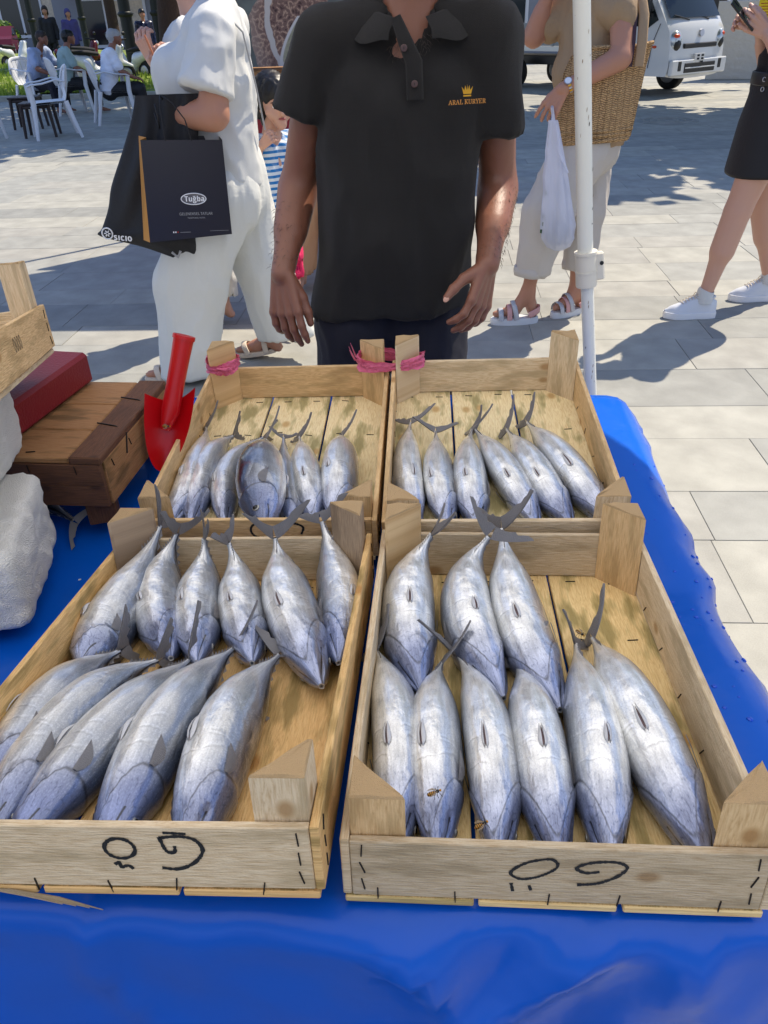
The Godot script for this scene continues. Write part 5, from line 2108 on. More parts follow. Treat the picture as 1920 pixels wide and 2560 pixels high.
	g.tube([tl.lerp(tr, 0.30) + V(0, -0.004, 0.001), V(-0.07, 0.52, 0.0), V(-0.06, 0.56, -0.05), V(-0.045, 0.52, -0.09)], 0.0028, 6)
	g.tube([tl.lerp(tr, 0.62) + V(0, -0.004, 0.001), V(0.022, 0.47, 0.0), V(-0.02, 0.535, 0.0), V(-0.06, 0.56, -0.05)], 0.0028, 6)
	part("cord_handle", g, M["black_cloth"], b)
	var face := Transform3D(Basis((tr - tl).normalized(), nrm.cross((tr - tl).normalized()), nrm), V(0.008, 0.165, 0.0105) + nrm * 0.0012)
	g = Geo.new()
	var oval := []
	for i in 33:
		var a := TAU * i / 32.0
		oval.append(face * V(0.052 * cos(a), 0.0225 * sin(a), 0.0008))
	g.tube(oval, 0.0022, 6, false)
	part("oval_logo", g, M["white"], b)
	var dark_oval := Geo.new()
	var ov := PackedVector2Array()
	for i in 28:
		var a := TAU * i / 28.0
		ov.append(Vector2(0.050 * cos(a), 0.0215 * sin(a)))
	dark_oval.prism(ov, 0.0006, face)
	part("oval_ground", dark_oval, M["grey_print"], b)
	for w in [["Tuğba", 0.022, 0.0, 700, "white"], ["GELENEKSEL TATLAR", 0.0115, -0.060, 400, "hair_grey"], ["TRADITIONAL TASTES", 0.0058, -0.077, 400, "hair_grey"]]:
		var t := part("lettering", lettering(w[0], w[1], "Droid Sans", w[3], 0.0006), M[w[4]], b)
		t.transform = face * Transform3D(Basis.IDENTITY, V(0.004, w[2] , 0.0012))
	for i in 3:
		g = Geo.new()
		g.box(V(-0.098 + i * 0.009, -0.134, 0.0008), V(0.005, 0.006, 0.0006), Basis.IDENTITY, 0.0)
		var ic := part("icon", g, M["white"] if i != 2 else M["red_ink"], b)
		ic.transform = face
	g = Geo.new()
	g.box(V(-0.048, -0.135, 0.0006), V(0.044, 0.0014, 0.0006), Basis.IDENTITY, 0.0)
	g.box(V(0.098, -0.132, 0.0006), V(0.080, 0.0010, 0.0006), Basis.IDENTITY, 0.0)
	var ln := part("printed_line", g, M["hair_grey"], b)
	ln.transform = face
	# black cloth bag hanging from the same arm
	b = thing("drawstring_bag", "soft black cloth drawstring bag with white round emblem at its corner", "shopping bag", V(-1.16, 0.60, z + 0.215))
	var outline := [[-0.005, 0.045, 0.150], [0.047, -0.094, 0.160], [0.09, -0.254, 0.168], [0.122, -0.236, 0.175], [0.20, -0.192, 0.188], [0.285, -0.160, 0.203], [0.405, -0.091, 0.222], [0.52, -0.028, 0.241], [0.608, 0.007, 0.273]]
	var fr := []
	var bk := []
	for i in 33:
		var t := i / 32.0
		var l := curve(outline.map(func(e): return e[1]), t)
		var r := curve(outline.map(func(e): return e[2]), t)
		var yy := curve(outline.map(func(e): return e[0]), t)
		var a := []
		var b2 := []
		for k in 41:
			var q := k / 40.0
			var thick := 0.050 * sqrt(maxf(0.0, sin(q * PI))) * smoothstep(0.0, 0.2, t + 0.03) * (0.35 + 0.65 * smoothstep(1.0, 0.6, t))
			var pl := 0.012 * sin(q * 21.0 + t * 5.0 + 2.0 * sin(t * 6.0)) * smoothstep(0.15, 0.8, t) + 0.010 * sin(q * 7.0 - t * 9.0) * (1.0 - t)
			pl *= sin(q * PI)
			var p := V(lerpf(l, r, q), yy + 0.02 * sin(q * PI) * (1.0 - t), 0)
			a.append(p + V(0, 0, thick + pl))
			b2.append(p - V(0, 0, thick - pl * 0.4))
		fr.append(a)
		bk.append(b2)
	g = Geo.new()
	g.grid(fr)
	g.grid(bk)
	part("cloth_body", g, M["black_cloth"], b)
	var em := Transform3D(Basis(Vector3.BACK, -0.1), V(-0.196, 0.112, 0.056))
	g = Geo.new()
	var rg := []
	for i in 25:
		var a := TAU * i / 24.0
		rg.append(em * V(0.022 * cos(a), 0.022 * sin(a), 0))
	g.tube(rg, 0.0030, 6, false)
	part("round_emblem", g, M["white"], b)
	g = Geo.new()
	for i in 6:
		var a := TAU * i / 6.0
		g.tube([em * V(0.004 * cos(a), 0.004 * sin(a), 0), em * V(0.013 * cos(a), 0.013 * sin(a), 0)], 0.0026, 6)
	part("star_emblem", g, M["white"], b)
	var t2 := part("lettering", lettering("sıcıo", 0.027, "Droid Sans", 700, 0.0015), M["white"], b)
	t2.transform = em * Transform3D(Basis.IDENTITY, V(0.066, -0.010, 0.006))
	g = Geo.new()
	g.tube([V(0.08, 0.55, 0.03), V(0.10, 0.50, 0.06), V(0.105, 0.55, 0.075), V(0.09, 0.58, 0.04)], 0.004, 6)
	part("cord", g, M["black_cloth"], b)
	g = Geo.new()
	g.tube([V(0.06, 0.03, 0.05), V(0.085, 0.01, 0.055), V(0.098, 0.035, 0.05)], 0.006, 6, true, 0.4, Vector3.BACK)
	part("grey_tag", g, M["hair_grey"], b)


func build_companion() -> void:
	var o := thing("person", "person mostly hidden behind the woman in white, sandalled toes peeping out", "person")
	var z := -4.15
	var J := {
		"fwd": V(-1, 0, 0.1).normalized(), "pelvis": V(-1.18, 0.86, z), "chest": V(-1.13, 1.25, z), "neck": V(-1.10, 1.46, z), "head": V(-1.15, 1.63, z),
		"sl": V(-1.10, 1.38, z + 0.15), "sr": V(-1.11, 1.38, z - 0.15), "el": V(-1.16, 1.14, z + 0.17), "er": V(-1.12, 1.12, z - 0.18), "wl": V(-1.28, 1.30, z + 0.14), "wr": V(-1.25, 1.10, z - 0.16),
		"hipl": V(-1.18, 0.82, z + 0.08), "hipr": V(-1.18, 0.82, z - 0.08), "kl": V(-1.24, 0.47, z + 0.08), "kr": V(-1.15, 0.47, z - 0.08), "al": V(-1.27, 0.09, z + 0.05), "ar": V(-1.18, 0.09, z - 0.10), "tl": V(-1.44, 0.04, z + 0.05), "tr": V(-1.34, 0.04, z - 0.10),
		"hand_l": [V(-0.3, 1, 0.1), V(-0.4, 0, 0.9), V(-0.5, 0.2, 0.3), [0.9, 0.9, 0.95, 1.0], 0.5, 0.5],
	}
	body(o, J, M["skin_light"], 0.95, 0.016, 1.0)
	hair_cap(o, J.head, J.fwd, 0.95, M["hair_brown"], 0.06)
	var f := Flesh.new()
	for q in [-0.06, 0.06]:
		f.chain([V(-1.12, 1.34, z + q), V(-1.15, 0.95, z + q)], [0.11, 0.12])
	f.chain([J.sl, J.sr], [0.065, 0.065])
	f.chain([J.sl, J.sl.lerp(J.el, 0.6)], [0.068, 0.068])
	f.chain([J.sr, J.sr.lerp(J.er, 0.6)], [0.068, 0.068])
	cloth("blouse", o, f, M["white_knit"], 0.016, 0.04, 0.015, 7.0, V(1, 0.5, 1), 31)
	trousers(o, J, M["white_linen"], [0.11, 0.085, 0.075], 0.85, 0.016, 32)
	sandal(o, V(-1.23, 0.022, z + 0.05), V(-1.47, 0.022, z + 0.05), M["beige_leather"], [[0.62, 0.055, M["beige_leather"], 0.02]])
	for i in 4:
		var g := Geo.new()
		g.ball(V(-1.462 + i * 0.004, 0.050, z + 0.075 - i * 0.016), V(0.007, 0.004, 0.006), Basis.IDENTITY, 8)
		part("painted_nail", g, M["pink_polish"], o)


func build_girl() -> void:
	var o := thing("person", "small dark-haired girl in blue striped top, hand at her collar", "person")
	var z := -4.0
	var J := {
		"fwd": V(0.52, -0.08, 0.85).normalized(), "pelvis": V(-0.775, 0.66, z), "chest": V(-0.765, 0.86, z), "neck": V(-0.765, 1.00, z), "head": V(-0.738, 1.105, z + 0.01),
		"sl": V(-0.69, 0.95, z - 0.08), "sr": V(-0.845, 0.95, z + 0.04), "el": V(-0.66, 0.78, z - 0.10), "er": V(-0.865, 0.845, z + 0.075), "wl": V(-0.64, 0.63, z - 0.06), "wr": V(-0.800, 0.945, z + 0.115),
		"hipl": V(-0.735, 0.62, z - 0.03), "hipr": V(-0.820, 0.62, z + 0.03), "kl": V(-0.73, 0.35, z), "kr": V(-0.830, 0.35, z + 0.05), "al": V(-0.74, 0.06, z - 0.03), "ar": V(-0.835, 0.06, z + 0.02), "tl": V(-0.66, 0.03, z + 0.03), "tr": V(-0.75, 0.03, z + 0.09),
		"hand_r": [V(0.65, 0.6, 0.1), V(-0.3, 0.3, 0.9), V(0.4, 0.6, 0.2), [1.1, 1.1, 1.1, 1.1], 0.4, 0.5],
	}
	var s := 0.66
	body(o, J, M["skin_light"], s, 0.0095, 0.95)
	var hd: Vector3 = J.head
	var f := Flesh.new()
	head_bones(f, hd, J.fwd, 0.93)
	cloth("face", o, f, M["skin_light"], 0.006, 0.02, 0.0, 1.0, Vector3.ONE, 1)
	face_parts(o, hd, J.fwd, 0.93, M["hair_black"])
	hair_cap(o, hd, J.fwd, 0.98, M["hair_black"], 0.03)
	f = Flesh.new()
	var sd := Vector3.UP.cross(J.fwd).normalized()
	for q in [-0.04, 0.04]:
		f.chain([J.chest + sd * q + V(0, 0.045, 0), J.chest + sd * q - V(0, 0.06, 0), J.pelvis + sd * q - V(0, 0.0, 0)], [0.062, 0.068, 0.078])
	f.chain([J.sl, J.sr], [0.038, 0.038])
	f.chain([J.sl, J.sl.lerp(J.el, 0.5)], [0.042, 0.046])
	f.chain([J.sr, J.sr.lerp(J.er, 0.5)], [0.042, 0.046])
	f.cuts.append([Vector3.DOWN, -0.605])
	cloth("striped_top", o, f, M["striped_knit"], 0.0095, 0.025, 0.006, 12.0, Vector3.ONE, 51)
	trousers(o, J, M["pink_cloth"], [0.060, 0.058, 0.055], -0.25, 0.010, 52, 0.068, 0.035, "shorts")


func build_seated_tan() -> void:
	var o := thing("person", "seated person in tan trousers, hand on knee, mostly hidden behind the man", "person")
	var z := -4.84
	var J := {
		"fwd": V(-0.15, 0, 1).normalized(), "pelvis": V(-0.56, 0.54, z - 0.45), "chest": V(-0.50, 0.92, z - 0.42), "neck": V(-0.48, 1.10, z - 0.40), "head": V(-0.48, 1.26, z - 0.36),
		"sl": V(-0.33, 1.04, z - 0.42), "sr": V(-0.65, 1.04, z - 0.42), "el": V(-0.30, 0.78, z - 0.36), "er": V(-0.66, 0.76, z - 0.30), "wl": V(-0.42, 0.60, z - 0.16), "wr": V(-0.725, 0.585, z - 0.06),
		"hipl": V(-0.48, 0.52, z - 0.42), "hipr": V(-0.64, 0.52, z - 0.42), "kl": V(-0.55, 0.52, z + 0.0), "kr": V(-0.795, 0.50, z + 0.02), "al": V(-0.56, 0.08, z), "ar": V(-0.835, 0.08, z - 0.02), "tl": V(-0.56, 0.04, z + 0.2), "tr": V(-0.85, 0.03, z + 0.16),
		"hand_r": [V(-0.3, -0.5, 0.8), V(0.2, 0.9, 0.4), V(-0.8, 0.3, 0), [0.4, 0.4, 0.4, 0.4], 0.6, 0.3],
	}
	body(o, J, M["skin_light"], 0.95, 0.016)
	hair_cap(o, J.head, J.fwd, 0.95, M["hair_brown"], 0.03)
	face_parts(o, J.head, J.fwd, 0.93, M["hair_brown"])
	var f := Flesh.new()
	for q in [-0.06, 0.06]:
		f.chain([J.chest + V(q, 0.05, 0), J.pelvis + V(q, 0.0, 0)], [0.11, 0.12])
	f.chain([J.sl, J.sr], [0.065, 0.065])
	f.chain([J.sl, J.sl.lerp(J.el, 0.6)], [0.066, 0.066])
	f.chain([J.sr, J.sr.lerp(J.er, 0.6)], [0.066, 0.066])
	cloth("shirt", o, f, M["mint_cloth"], 0.016, 0.04, 0.012, 7.0, V(1, 0.5, 1), 61)
	trousers(o, J, M["tan_cloth"], [0.11, 0.105, 0.090], 0.93, 0.013, 62, 0.12, 0.07)
	var s := thing("stool", "low stool under the seated person in tan trousers", "stool", V(-0.57, 0, z - 0.46))
	var g := Geo.new()
	g.box(V(0, 0.43, 0), V(0.34, 0.03, 0.34), Basis.IDENTITY, 0.01)
	part("seat", g, M["brown_plastic"], s)
	for q in [[-1, -1], [1, -1], [1, 1], [-1, 1]]:
		g = Geo.new()
		g.tube([V(q[0] * 0.13, 0.42, q[1] * 0.13), V(q[0] * 0.16, 0.0, q[1] * 0.16)], 0.016, 8)
		part("leg", g, M["brown_plastic"], s)


func build_straw_woman() -> void:
	var o := thing("person", "woman in khaki vest and rolled beige trousers, watch on wrist, carrying straw bag", "person")
	var z := -4.23
	var J := {
		"fwd": V(-0.90, 0, 0.42).normalized(), "pelvis": V(0.730, 0.92, z), "chest": V(0.70, 1.27, z), "neck": V(0.68, 1.50, z), "head": V(0.655, 1.67, z + 0.02),
		"sl": V(0.800, 1.425, z + 0.160), "sr": V(0.60, 1.43, z - 0.13), "el": V(0.775, 1.285, z + 0.20), "er": V(0.455, 1.325, z - 0.08), "wl": V(0.560, 1.135, z + 0.27), "wr": V(0.505, 1.50, z - 0.02),
		"hipl": V(0.70, 0.86, z + 0.09), "hipr": V(0.76, 0.86, z - 0.08), "kl": V(0.550, 0.58, z + 0.10), "kr": V(0.755, 0.56, z - 0.06), "al": V(0.492, 0.17, z + 0.06), "ar": V(0.765, 0.13, z - 0.08), "tl": V(0.325, 0.054, z + 0.07), "tr": V(0.655, 0.054, z - 0.02),
		"hand_l": [V(-0.55, -0.8, 0.05), V(-0.1, 0.55, 0.8), V(-0.8, 0.35, 0.2), [0.28, 0.55, 0.75, 0.8], 0.5, 0.4],
		"hand_r": [V(0.2, 1, 0), V(0, 0, 1), V(0.6, 0, 0), [0.4, 0.4, 0.4, 0.4], 0.5, 0.3],
	}
	J.el = V(0.805, 1.245, z + 0.235)
	body(o, J, M["skin_tan"], 1.0, 0.0125, 1.08)
	face_parts(o, J.head, J.fwd, 0.96, M["hair_brown"])
	hair_cap(o, J.head, J.fwd, 0.98, M["hair_brown"], 0.08)
	var f := Flesh.new()
	var sd := Vector3.UP.cross(J.fwd).normalized()
	for q in [-0.055, 0.055]:
		f.chain([J.chest + sd * q + V(0.0, 0.09, 0), J.chest + sd * q - V(0, 0.08, 0), J.pelvis + sd * q - V(-0.01, 0.03, 0)], [0.092, 0.115, 0.128])
	f.chain([J.sl + V(-0.03, 0.01, 0), V(0.69, 1.475, z), J.sr], [0.066, 0.066, 0.066])
	f.add(J.sr, J.sr.lerp(J.er, 0.45), 0.075, 0.082)
	f.add(J.sl, J.sl.lerp(J.el, 0.12), 0.062, 0.064)
	f.cuts.append([V(0, -1, 0), -0.885])
	cloth("vest", o, f, M["khaki_cloth"], 0.0125, 0.04, 0.014, 7.0, V(1, 0.5, 1), 81)
	# trousers, rolled up
	f = Flesh.new()
	for q in [-0.05, 0.05]:
		f.add(J.pelvis + sd * q + V(0, 0.05, 0), J.pelvis + sd * q - V(0, 0.05, 0), 0.125, 0.13)
	var hl := V(0.505, 0.272, z + 0.07)
	var hr := V(0.765, 0.262, z - 0.07)
	f.chain([J.hipl, V(0.560, 0.58, z + 0.09), hl], [0.128, 0.118, 0.086], Vector3.ZERO, 1.0, V(-0.12, -1, 0))
	f.chain([J.hipr, V(0.765, 0.56, z - 0.05), hr], [0.12, 0.098, 0.078], Vector3.ZERO, 1.0, Vector3.DOWN)
	f.holes.append([hl, hl - V(0, 0.1, 0), 0.074, 0.074])
	f.holes.append([hr, hr - V(0, 0.1, 0), 0.068, 0.068])
	cloth("trousers", o, f, M["beige_linen"], 0.0115, 0.045, 0.014, 6.0, V(1, 0.35, 1), 82)
	for k in 2:
		var c: Vector3 = [hl, hr][k]
		var r: float = [0.088, 0.080][k]
		var rows := []
		for i in 25:
			var a := TAU * i / 24.0
			var d := V(cos(a), 0.03 * sin(a * 3.0 + k), sin(a))
			var w := 1.0 + 0.03 * sin(a * 5.0)
			rows.append([c + d * (r - 0.006) * w + V(0, 0.038, 0), c + d * (r + 0.006) * w + V(0, 0.040, 0), c + d * (r + 0.010) * w + V(0, 0.018, 0), c + d * (r + 0.006) * w - V(0, 0.006, 0), c + d * (r - 0.006) * w - V(0, 0.004, 0)])
		var g := Geo.new()
		g.grid(rows)
		part("rolled_cuff", g, M["beige_linen"], o)
	for k in 2:
		var a: Vector3 = [J.al, J.ar][k]
		var t: Vector3 = [J.tl, J.tr][k]
		var d := ((t - a) * V(1, 0, 1)).normalized()
		var heel := a * V(1, 0, 1) - d * 0.062 + V(0, 0.036, 0)
		var toe := t * V(1, 0, 1) + d * 0.025 + V(0, 0.034, 0)
		sandal(o, heel, toe, M["white_plastic"], [[0.47, 0.092, M["grey_leather"], 0.020], [0.62, 0.072, M["pink_leather"], 0.0], [0.80, 0.052, M["grey_leather"], 0.0]], 1.0, M["pink_leather"], 0.036)
	# watch
	var wdir: Vector3 = (J.wl - J.el).normalized()
	var wc: Vector3 = J.wl - wdir * 0.025
	var wb := look_basis(wdir, V(-0.4, 0.5, 0.8))
	var w := thing("wrist_watch", "steel bracelet watch on the wrist above the white plastic bag", "watch", wc)
	var ring := []
	for i in 19:
		var a := TAU * i / 18.0
		var g := Geo.new()
		if i < 18:
			g.box(wb * V(cos(a) * 0.0325, 0, sin(a) * 0.0315), V(0.004, 0.014, 0.0085), wb * Basis(Vector3.UP, -a), 0.001)
			part("link", g, M["metal"] if i % 2 else M["gold"], w)
	var g2 := Geo.new()
	g2.tube([wb * V(0, 0, 0.031), wb * V(0, 0, 0.040)], 0.016, 18)
	part("watch_case", g2, M["metal"], w)
	g2 = Geo.new()
	g2.tube([wb * V(0, 0, 0.040), wb * V(0, 0, 0.0407)], 0.0135, 18)
	part("dial", g2, M["white"], w)
	# ring
	var th := Flesh.new()
	var hd: Array = J.hand_l
	var tips := hand_bones(th, J.wl, hd[0], hd[1], hd[2], 1.0, hd[3], hd[4], hd[5])
	var fb: Array = th.bones[9]
	var dd: Vector3 = (fb[1] - fb[0]).normalized()
	var mid: Vector3 = fb[0].lerp(fb[1], 0.45)
	g2 = Geo.new()
	var rp := []
	var rbs := look_basis(dd)
	for i in 17:
		var a := TAU * i / 16.0
		rp.append(mid + rbs * V(cos(a) * 0.0102, 0, sin(a) * 0.0102))
	g2.tube(rp, 0.0022, 6, false)
	part("ring", g2, M["gold"], o)
	# straw bag
	var b := thing("straw_bag", "large plaited straw shoulder bag with cloth straps beside khaki vest", "shoulder bag", V(0.735, 0.90, z + 0.185))
	var outl := [[0.0, 0.150, -0.155], [0.02, 0.165, -0.180], [0.10, 0.175, -0.188], [0.20, 0.185, -0.182], [0.30, 0.195, -0.165], [0.36, 0.205, -0.140], [0.385, 0.210, -0.110]]
	for face in 2:
		var rows := []
		for e in outl:
			var row := []
			for j in 25:
				var fx := j / 24.0
				var x := lerpf(e[2], e[1], fx)
				var dz := 0.048 * sin(fx * PI) * (0.45 + 0.55 * sin(clampf(e[0] / 0.40, 0.0, 1.0) * PI * 0.8 + 0.35)) + 0.004 * sin(fx * 9.0 + e[0] * 14.0)
				row.append(V(x, e[0] + 0.016 * (fx - 0.5) + 0.012 * sin(fx * 7.0) * e[0], dz if face == 0 else -dz * 0.6))
			rows.append(row)
		var g := Geo.new()
		g.grid(rows)
		part("bag_side", g, M["straw"], b)
	for yy in [0.012, 0.034, 0.052]:
		var pts := []
		for j in 25:
			var fx := j / 24.0
			pts.append(V(lerpf(-0.162 - yy * 0.5, 0.152 + yy * 0.3, fx), yy + 0.016 * (fx - 0.5), 0.050 * sin(fx * PI) * (0.62 + yy) + 0.003))
		var g := Geo.new()
		g.tube(pts, 0.0065, 6)
		part("plaited_rim", g, M["straw"], b)
	var pts := []
	for j in 25:
		var fx := j / 24.0
		pts.append(V(lerpf(-0.108, 0.212, fx), 0.386 + 0.016 * (fx - 0.5) + 0.012 * sin(fx * 7.0) * 0.385, 0.048 * sin(fx * PI) * 0.75 + 0.002))
	var gg := Geo.new()
	gg.tube(pts, 0.0085, 8)
	part("plaited_rim", gg, M["straw"], b)
	for q in [[0.110, "purple_strap", 0.012], [0.150, "khaki_cloth", 0.022]]:
		gg = Geo.new()
		gg.tube([V(q[0], 0.31, 0.052), V(q[0] + 0.004, 0.40, 0.045), V(q[0] + 0.006, 0.50, 0.01), V(q[0] - 0.01, 0.60, -0.06)], q[2], 8, true, 0.25, Vector3.BACK)
		part("strap", gg, M[q[1]], b)
	# thin white plastic bag hanging from the hand
	b = thing("plastic_bag", "thin white plastic bag with its load hanging from the ringed hand", "plastic bag", V(0.575, 0.44, z + 0.30))
	var rows := []
	var prof := [[0.575, 0.018, -0.052], [0.53, 0.024, -0.046], [0.45, 0.036, -0.036], [0.34, 0.052, -0.022], [0.22, 0.069, -0.006], [0.12, 0.079, 0.006], [0.06, 0.074, 0.012], [0.022, 0.052, 0.018], [0.004, 0.02, 0.022]]
	for e in prof:
		var ring2 := PackedVector3Array()
		for j in 36:
			var a := TAU * j / 36.0
			var pl := 1.0 + 0.17 * sin(a * 5.0 + e[0] * 4.0) * clampf(e[0] * 2.6, 0.15, 1.0) + 0.09 * sin(a * 11.0 + e[0] * 15.0) + 0.04 * sin(a * 17.0 - e[0] * 30.0)
			ring2.append(V(e[2] + cos(a) * e[1] * pl, e[0], sin(a) * e[1] * 0.72 * pl))
		rows.append(ring2)
	gg = Geo.new()
	gg.grid(rows, true)
	part("film_body", gg, M["white_film"], b)
	gg = Geo.new()
	gg.tube([V(-0.036, 0.56, 0.012), V(-0.012, 0.44, 0.035), V(0.03, 0.36, 0.038)], [0.006, 0.009, 0.003], 8)
	gg.tube([V(-0.05, 0.57, 0.0), V(-0.062, 0.63, 0.01), V(-0.045, 0.56, -0.012)], [0.010, 0.006, 0.009], 8)
	part("bag_handle", gg, M["white_film"], b)
	gg = Geo.new()
	gg.ball(V(0.008, 0.085, 0), V(0.055, 0.062, 0.040), Basis.IDENTITY, 14)
	part("load", gg, M["bag_load"], b)
	for i in 4:
		gg = Geo.new()
		gg.box(V(-0.072 + 0.004 * i, 0.10 + i * 0.034 + (0.07 if i == 3 else 0.0), 0.022), V(0.010, 0.017, 0.003), Basis(Vector3.UP, -0.9), 0.0)
		part("green_print", gg, mat("green_ink", Color(0.15, 0.30, 0.18), 0.5), b)


func build_skirt_person() -> void:
	var o := thing("person", "person in black top and skirt with white sneakers, holding a phone", "person")
	var z := -4.30
	var J := {
		"fwd": V(-1, 0, 0.15).normalized(), "pelvis": V(1.64, 0.96, z), "chest": V(1.68, 1.30, z), "neck": V(1.67, 1.50, z), "head": V(1.62, 1.67, z),
		"sl": V(1.68, 1.42, z + 0.17), "sr": V(1.70, 1.42, z - 0.17), "el": V(1.575, 1.175, z + 0.20), "er": V(1.62, 1.17, z - 0.20), "wl": V(1.475, 1.315, z + 0.10), "wr": V(1.48, 1.34, z - 0.02),
		"hipl": V(1.60, 0.90, z + 0.08), "hipr": V(1.68, 0.90, z - 0.10), "kl": V(1.515, 0.545, z + 0.08), "kr": V(1.72, 0.54, z - 0.16), "al": V(1.432, 0.115, z + 0.08), "ar": V(1.86, 0.13, z - 0.20), "tl": V(1.30, 0.05, z + 0.08), "tr": V(1.72, 0.05, z - 0.20),
		"hand_l": [V(-0.75, 0.45, 0.05), V(0.15, -0.4, 0.9), V(0.2, 0.9, 0.3), [0.75, 0.8, 0.85, 0.9], 0.5, 0.4],
		"hand_r": [V(-0.9, 0.3, 0.1), V(-0.2, 0.5, -0.8), V(0.2, 0.9, 0.2), [0.8, 0.8, 0.8, 0.8], 0.4, 0.3],
	}
	body(o, J, M["skin_light"], 1.0, 0.0125, 1.0, false, 1.22)
	face_parts(o, J.head, J.fwd, 0.96, M["hair_brown"])
	hair_cap(o, J.head, J.fwd, 0.98, M["hair_brown"], 0.10)
	var f := Flesh.new()
	for q in [-0.07, 0.07]:
		f.chain([V(1.68, 1.36, z + q), V(1.665, 1.20, z + q), V(1.645, 1.08, z + q)], [0.10, 0.118, 0.122])
	f.chain([J.sl, V(1.685, 1.46, z), J.sr], [0.064, 0.07, 0.064])
	f.chain([J.sl, J.sl.lerp(J.el, 0.55)], [0.068, 0.07])
	f.chain([J.sr, J.sr.lerp(J.er, 0.55)], [0.068, 0.07])
	cloth("top", o, f, M["black_knit"], 0.0125, 0.04, 0.012, 7.0, V(1, 0.5, 1), 91)
	var rows := []
	for e in [[1.145, 0.150, 0.175, 0.0], [1.05, 0.160, 0.185, 0.0], [0.95, 0.172, 0.20, -0.008], [0.82, 0.182, 0.212, -0.012], [0.728, 0.188, 0.218, -0.016], [0.715, 0.186, 0.216, -0.016], [0.725, 0.178, 0.206, -0.016], [0.9, 0.16, 0.18, 0.0]]:
		var ring := PackedVector3Array()
		for j in 40:
			var a := TAU * j / 40.0
			var w := 1.0 + 0.022 * sin(a * 5.0 + 1.0) * clampf((1.1 - e[0]) * 3.0, 0, 1)
			ring.append(V(1.655 + e[3] + cos(a) * e[1] * w, e[0] + 0.012 * cos(a), z + sin(a) * e[2] * w))
		rows.append(ring)
	var g := Geo.new()
	g.grid(rows, true)
	part("skirt", g, M["black_cloth"], o)
	rows = []
	for e in [[1.155, 0.153, 0.178], [1.152, 0.160, 0.184], [1.105, 0.163, 0.188], [1.100, 0.157, 0.182]]:
		var ring := PackedVector3Array()
		for j in 40:
			var a := TAU * j / 40.0
			ring.append(V(1.655 + cos(a) * e[1], e[0], z + sin(a) * e[2]))
		rows.append(ring)
	g = Geo.new()
	g.grid(rows, true)
	var belt := part("belt", g, M["dark_trim"], o)
	g = Geo.new()
	for k in 2:
		var rp := []
		for i in 15:
			var a := TAU * i / 14.0
			rp.append(V(1.512 + cos(a) * 0.007, 1.128 - k * 0.040 + sin(a) * 0.009, z + 0.092))
		g.tube(rp, 0.0022, 6, false)
	part("buckle_ring", g, M["metal"], belt)
	shoe(o, V(1.500, 0.0, z + 0.08), V(1.235, 0.0, z + 0.08))
	shoe(o, V(1.93, 0.0, z - 0.20), V(1.665, 0.0, z - 0.20))
	for k in 2:
		var a: Vector3 = [J.al, J.ar][k]
		g = Geo.new()
		g.tube([a + V(0.004, 0.035, 0), a + V(0.002, 0.03, 0), a + V(0.0, -0.03, 0)], [0.039, 0.043, 0.044], 16)
		part("sock", g, M["white_knit"], o)
	var ph := thing("phone", "black phone in the hands at the right, beside the yellow sign", "phone", V(1.365, 1.385, z + 0.085))
	g = Geo.new()
	g.box(Vector3.ZERO, V(0.075, 0.155, 0.009), Basis.IDENTITY, 0.004)
	part("case", g, M["phone_black"], ph)
	g = Geo.new()
	g.box(V(0.018, 0.055, 0.0055), V(0.026, 0.032, 0.003), Basis.IDENTITY, 0.001)
	part("camera_bump", g, M["phone_black"], ph)
	ph.basis = Basis(Vector3.BACK, 0.62) * Basis(Vector3.UP, 1.1) * Basis(Vector3.RIGHT, -0.2)


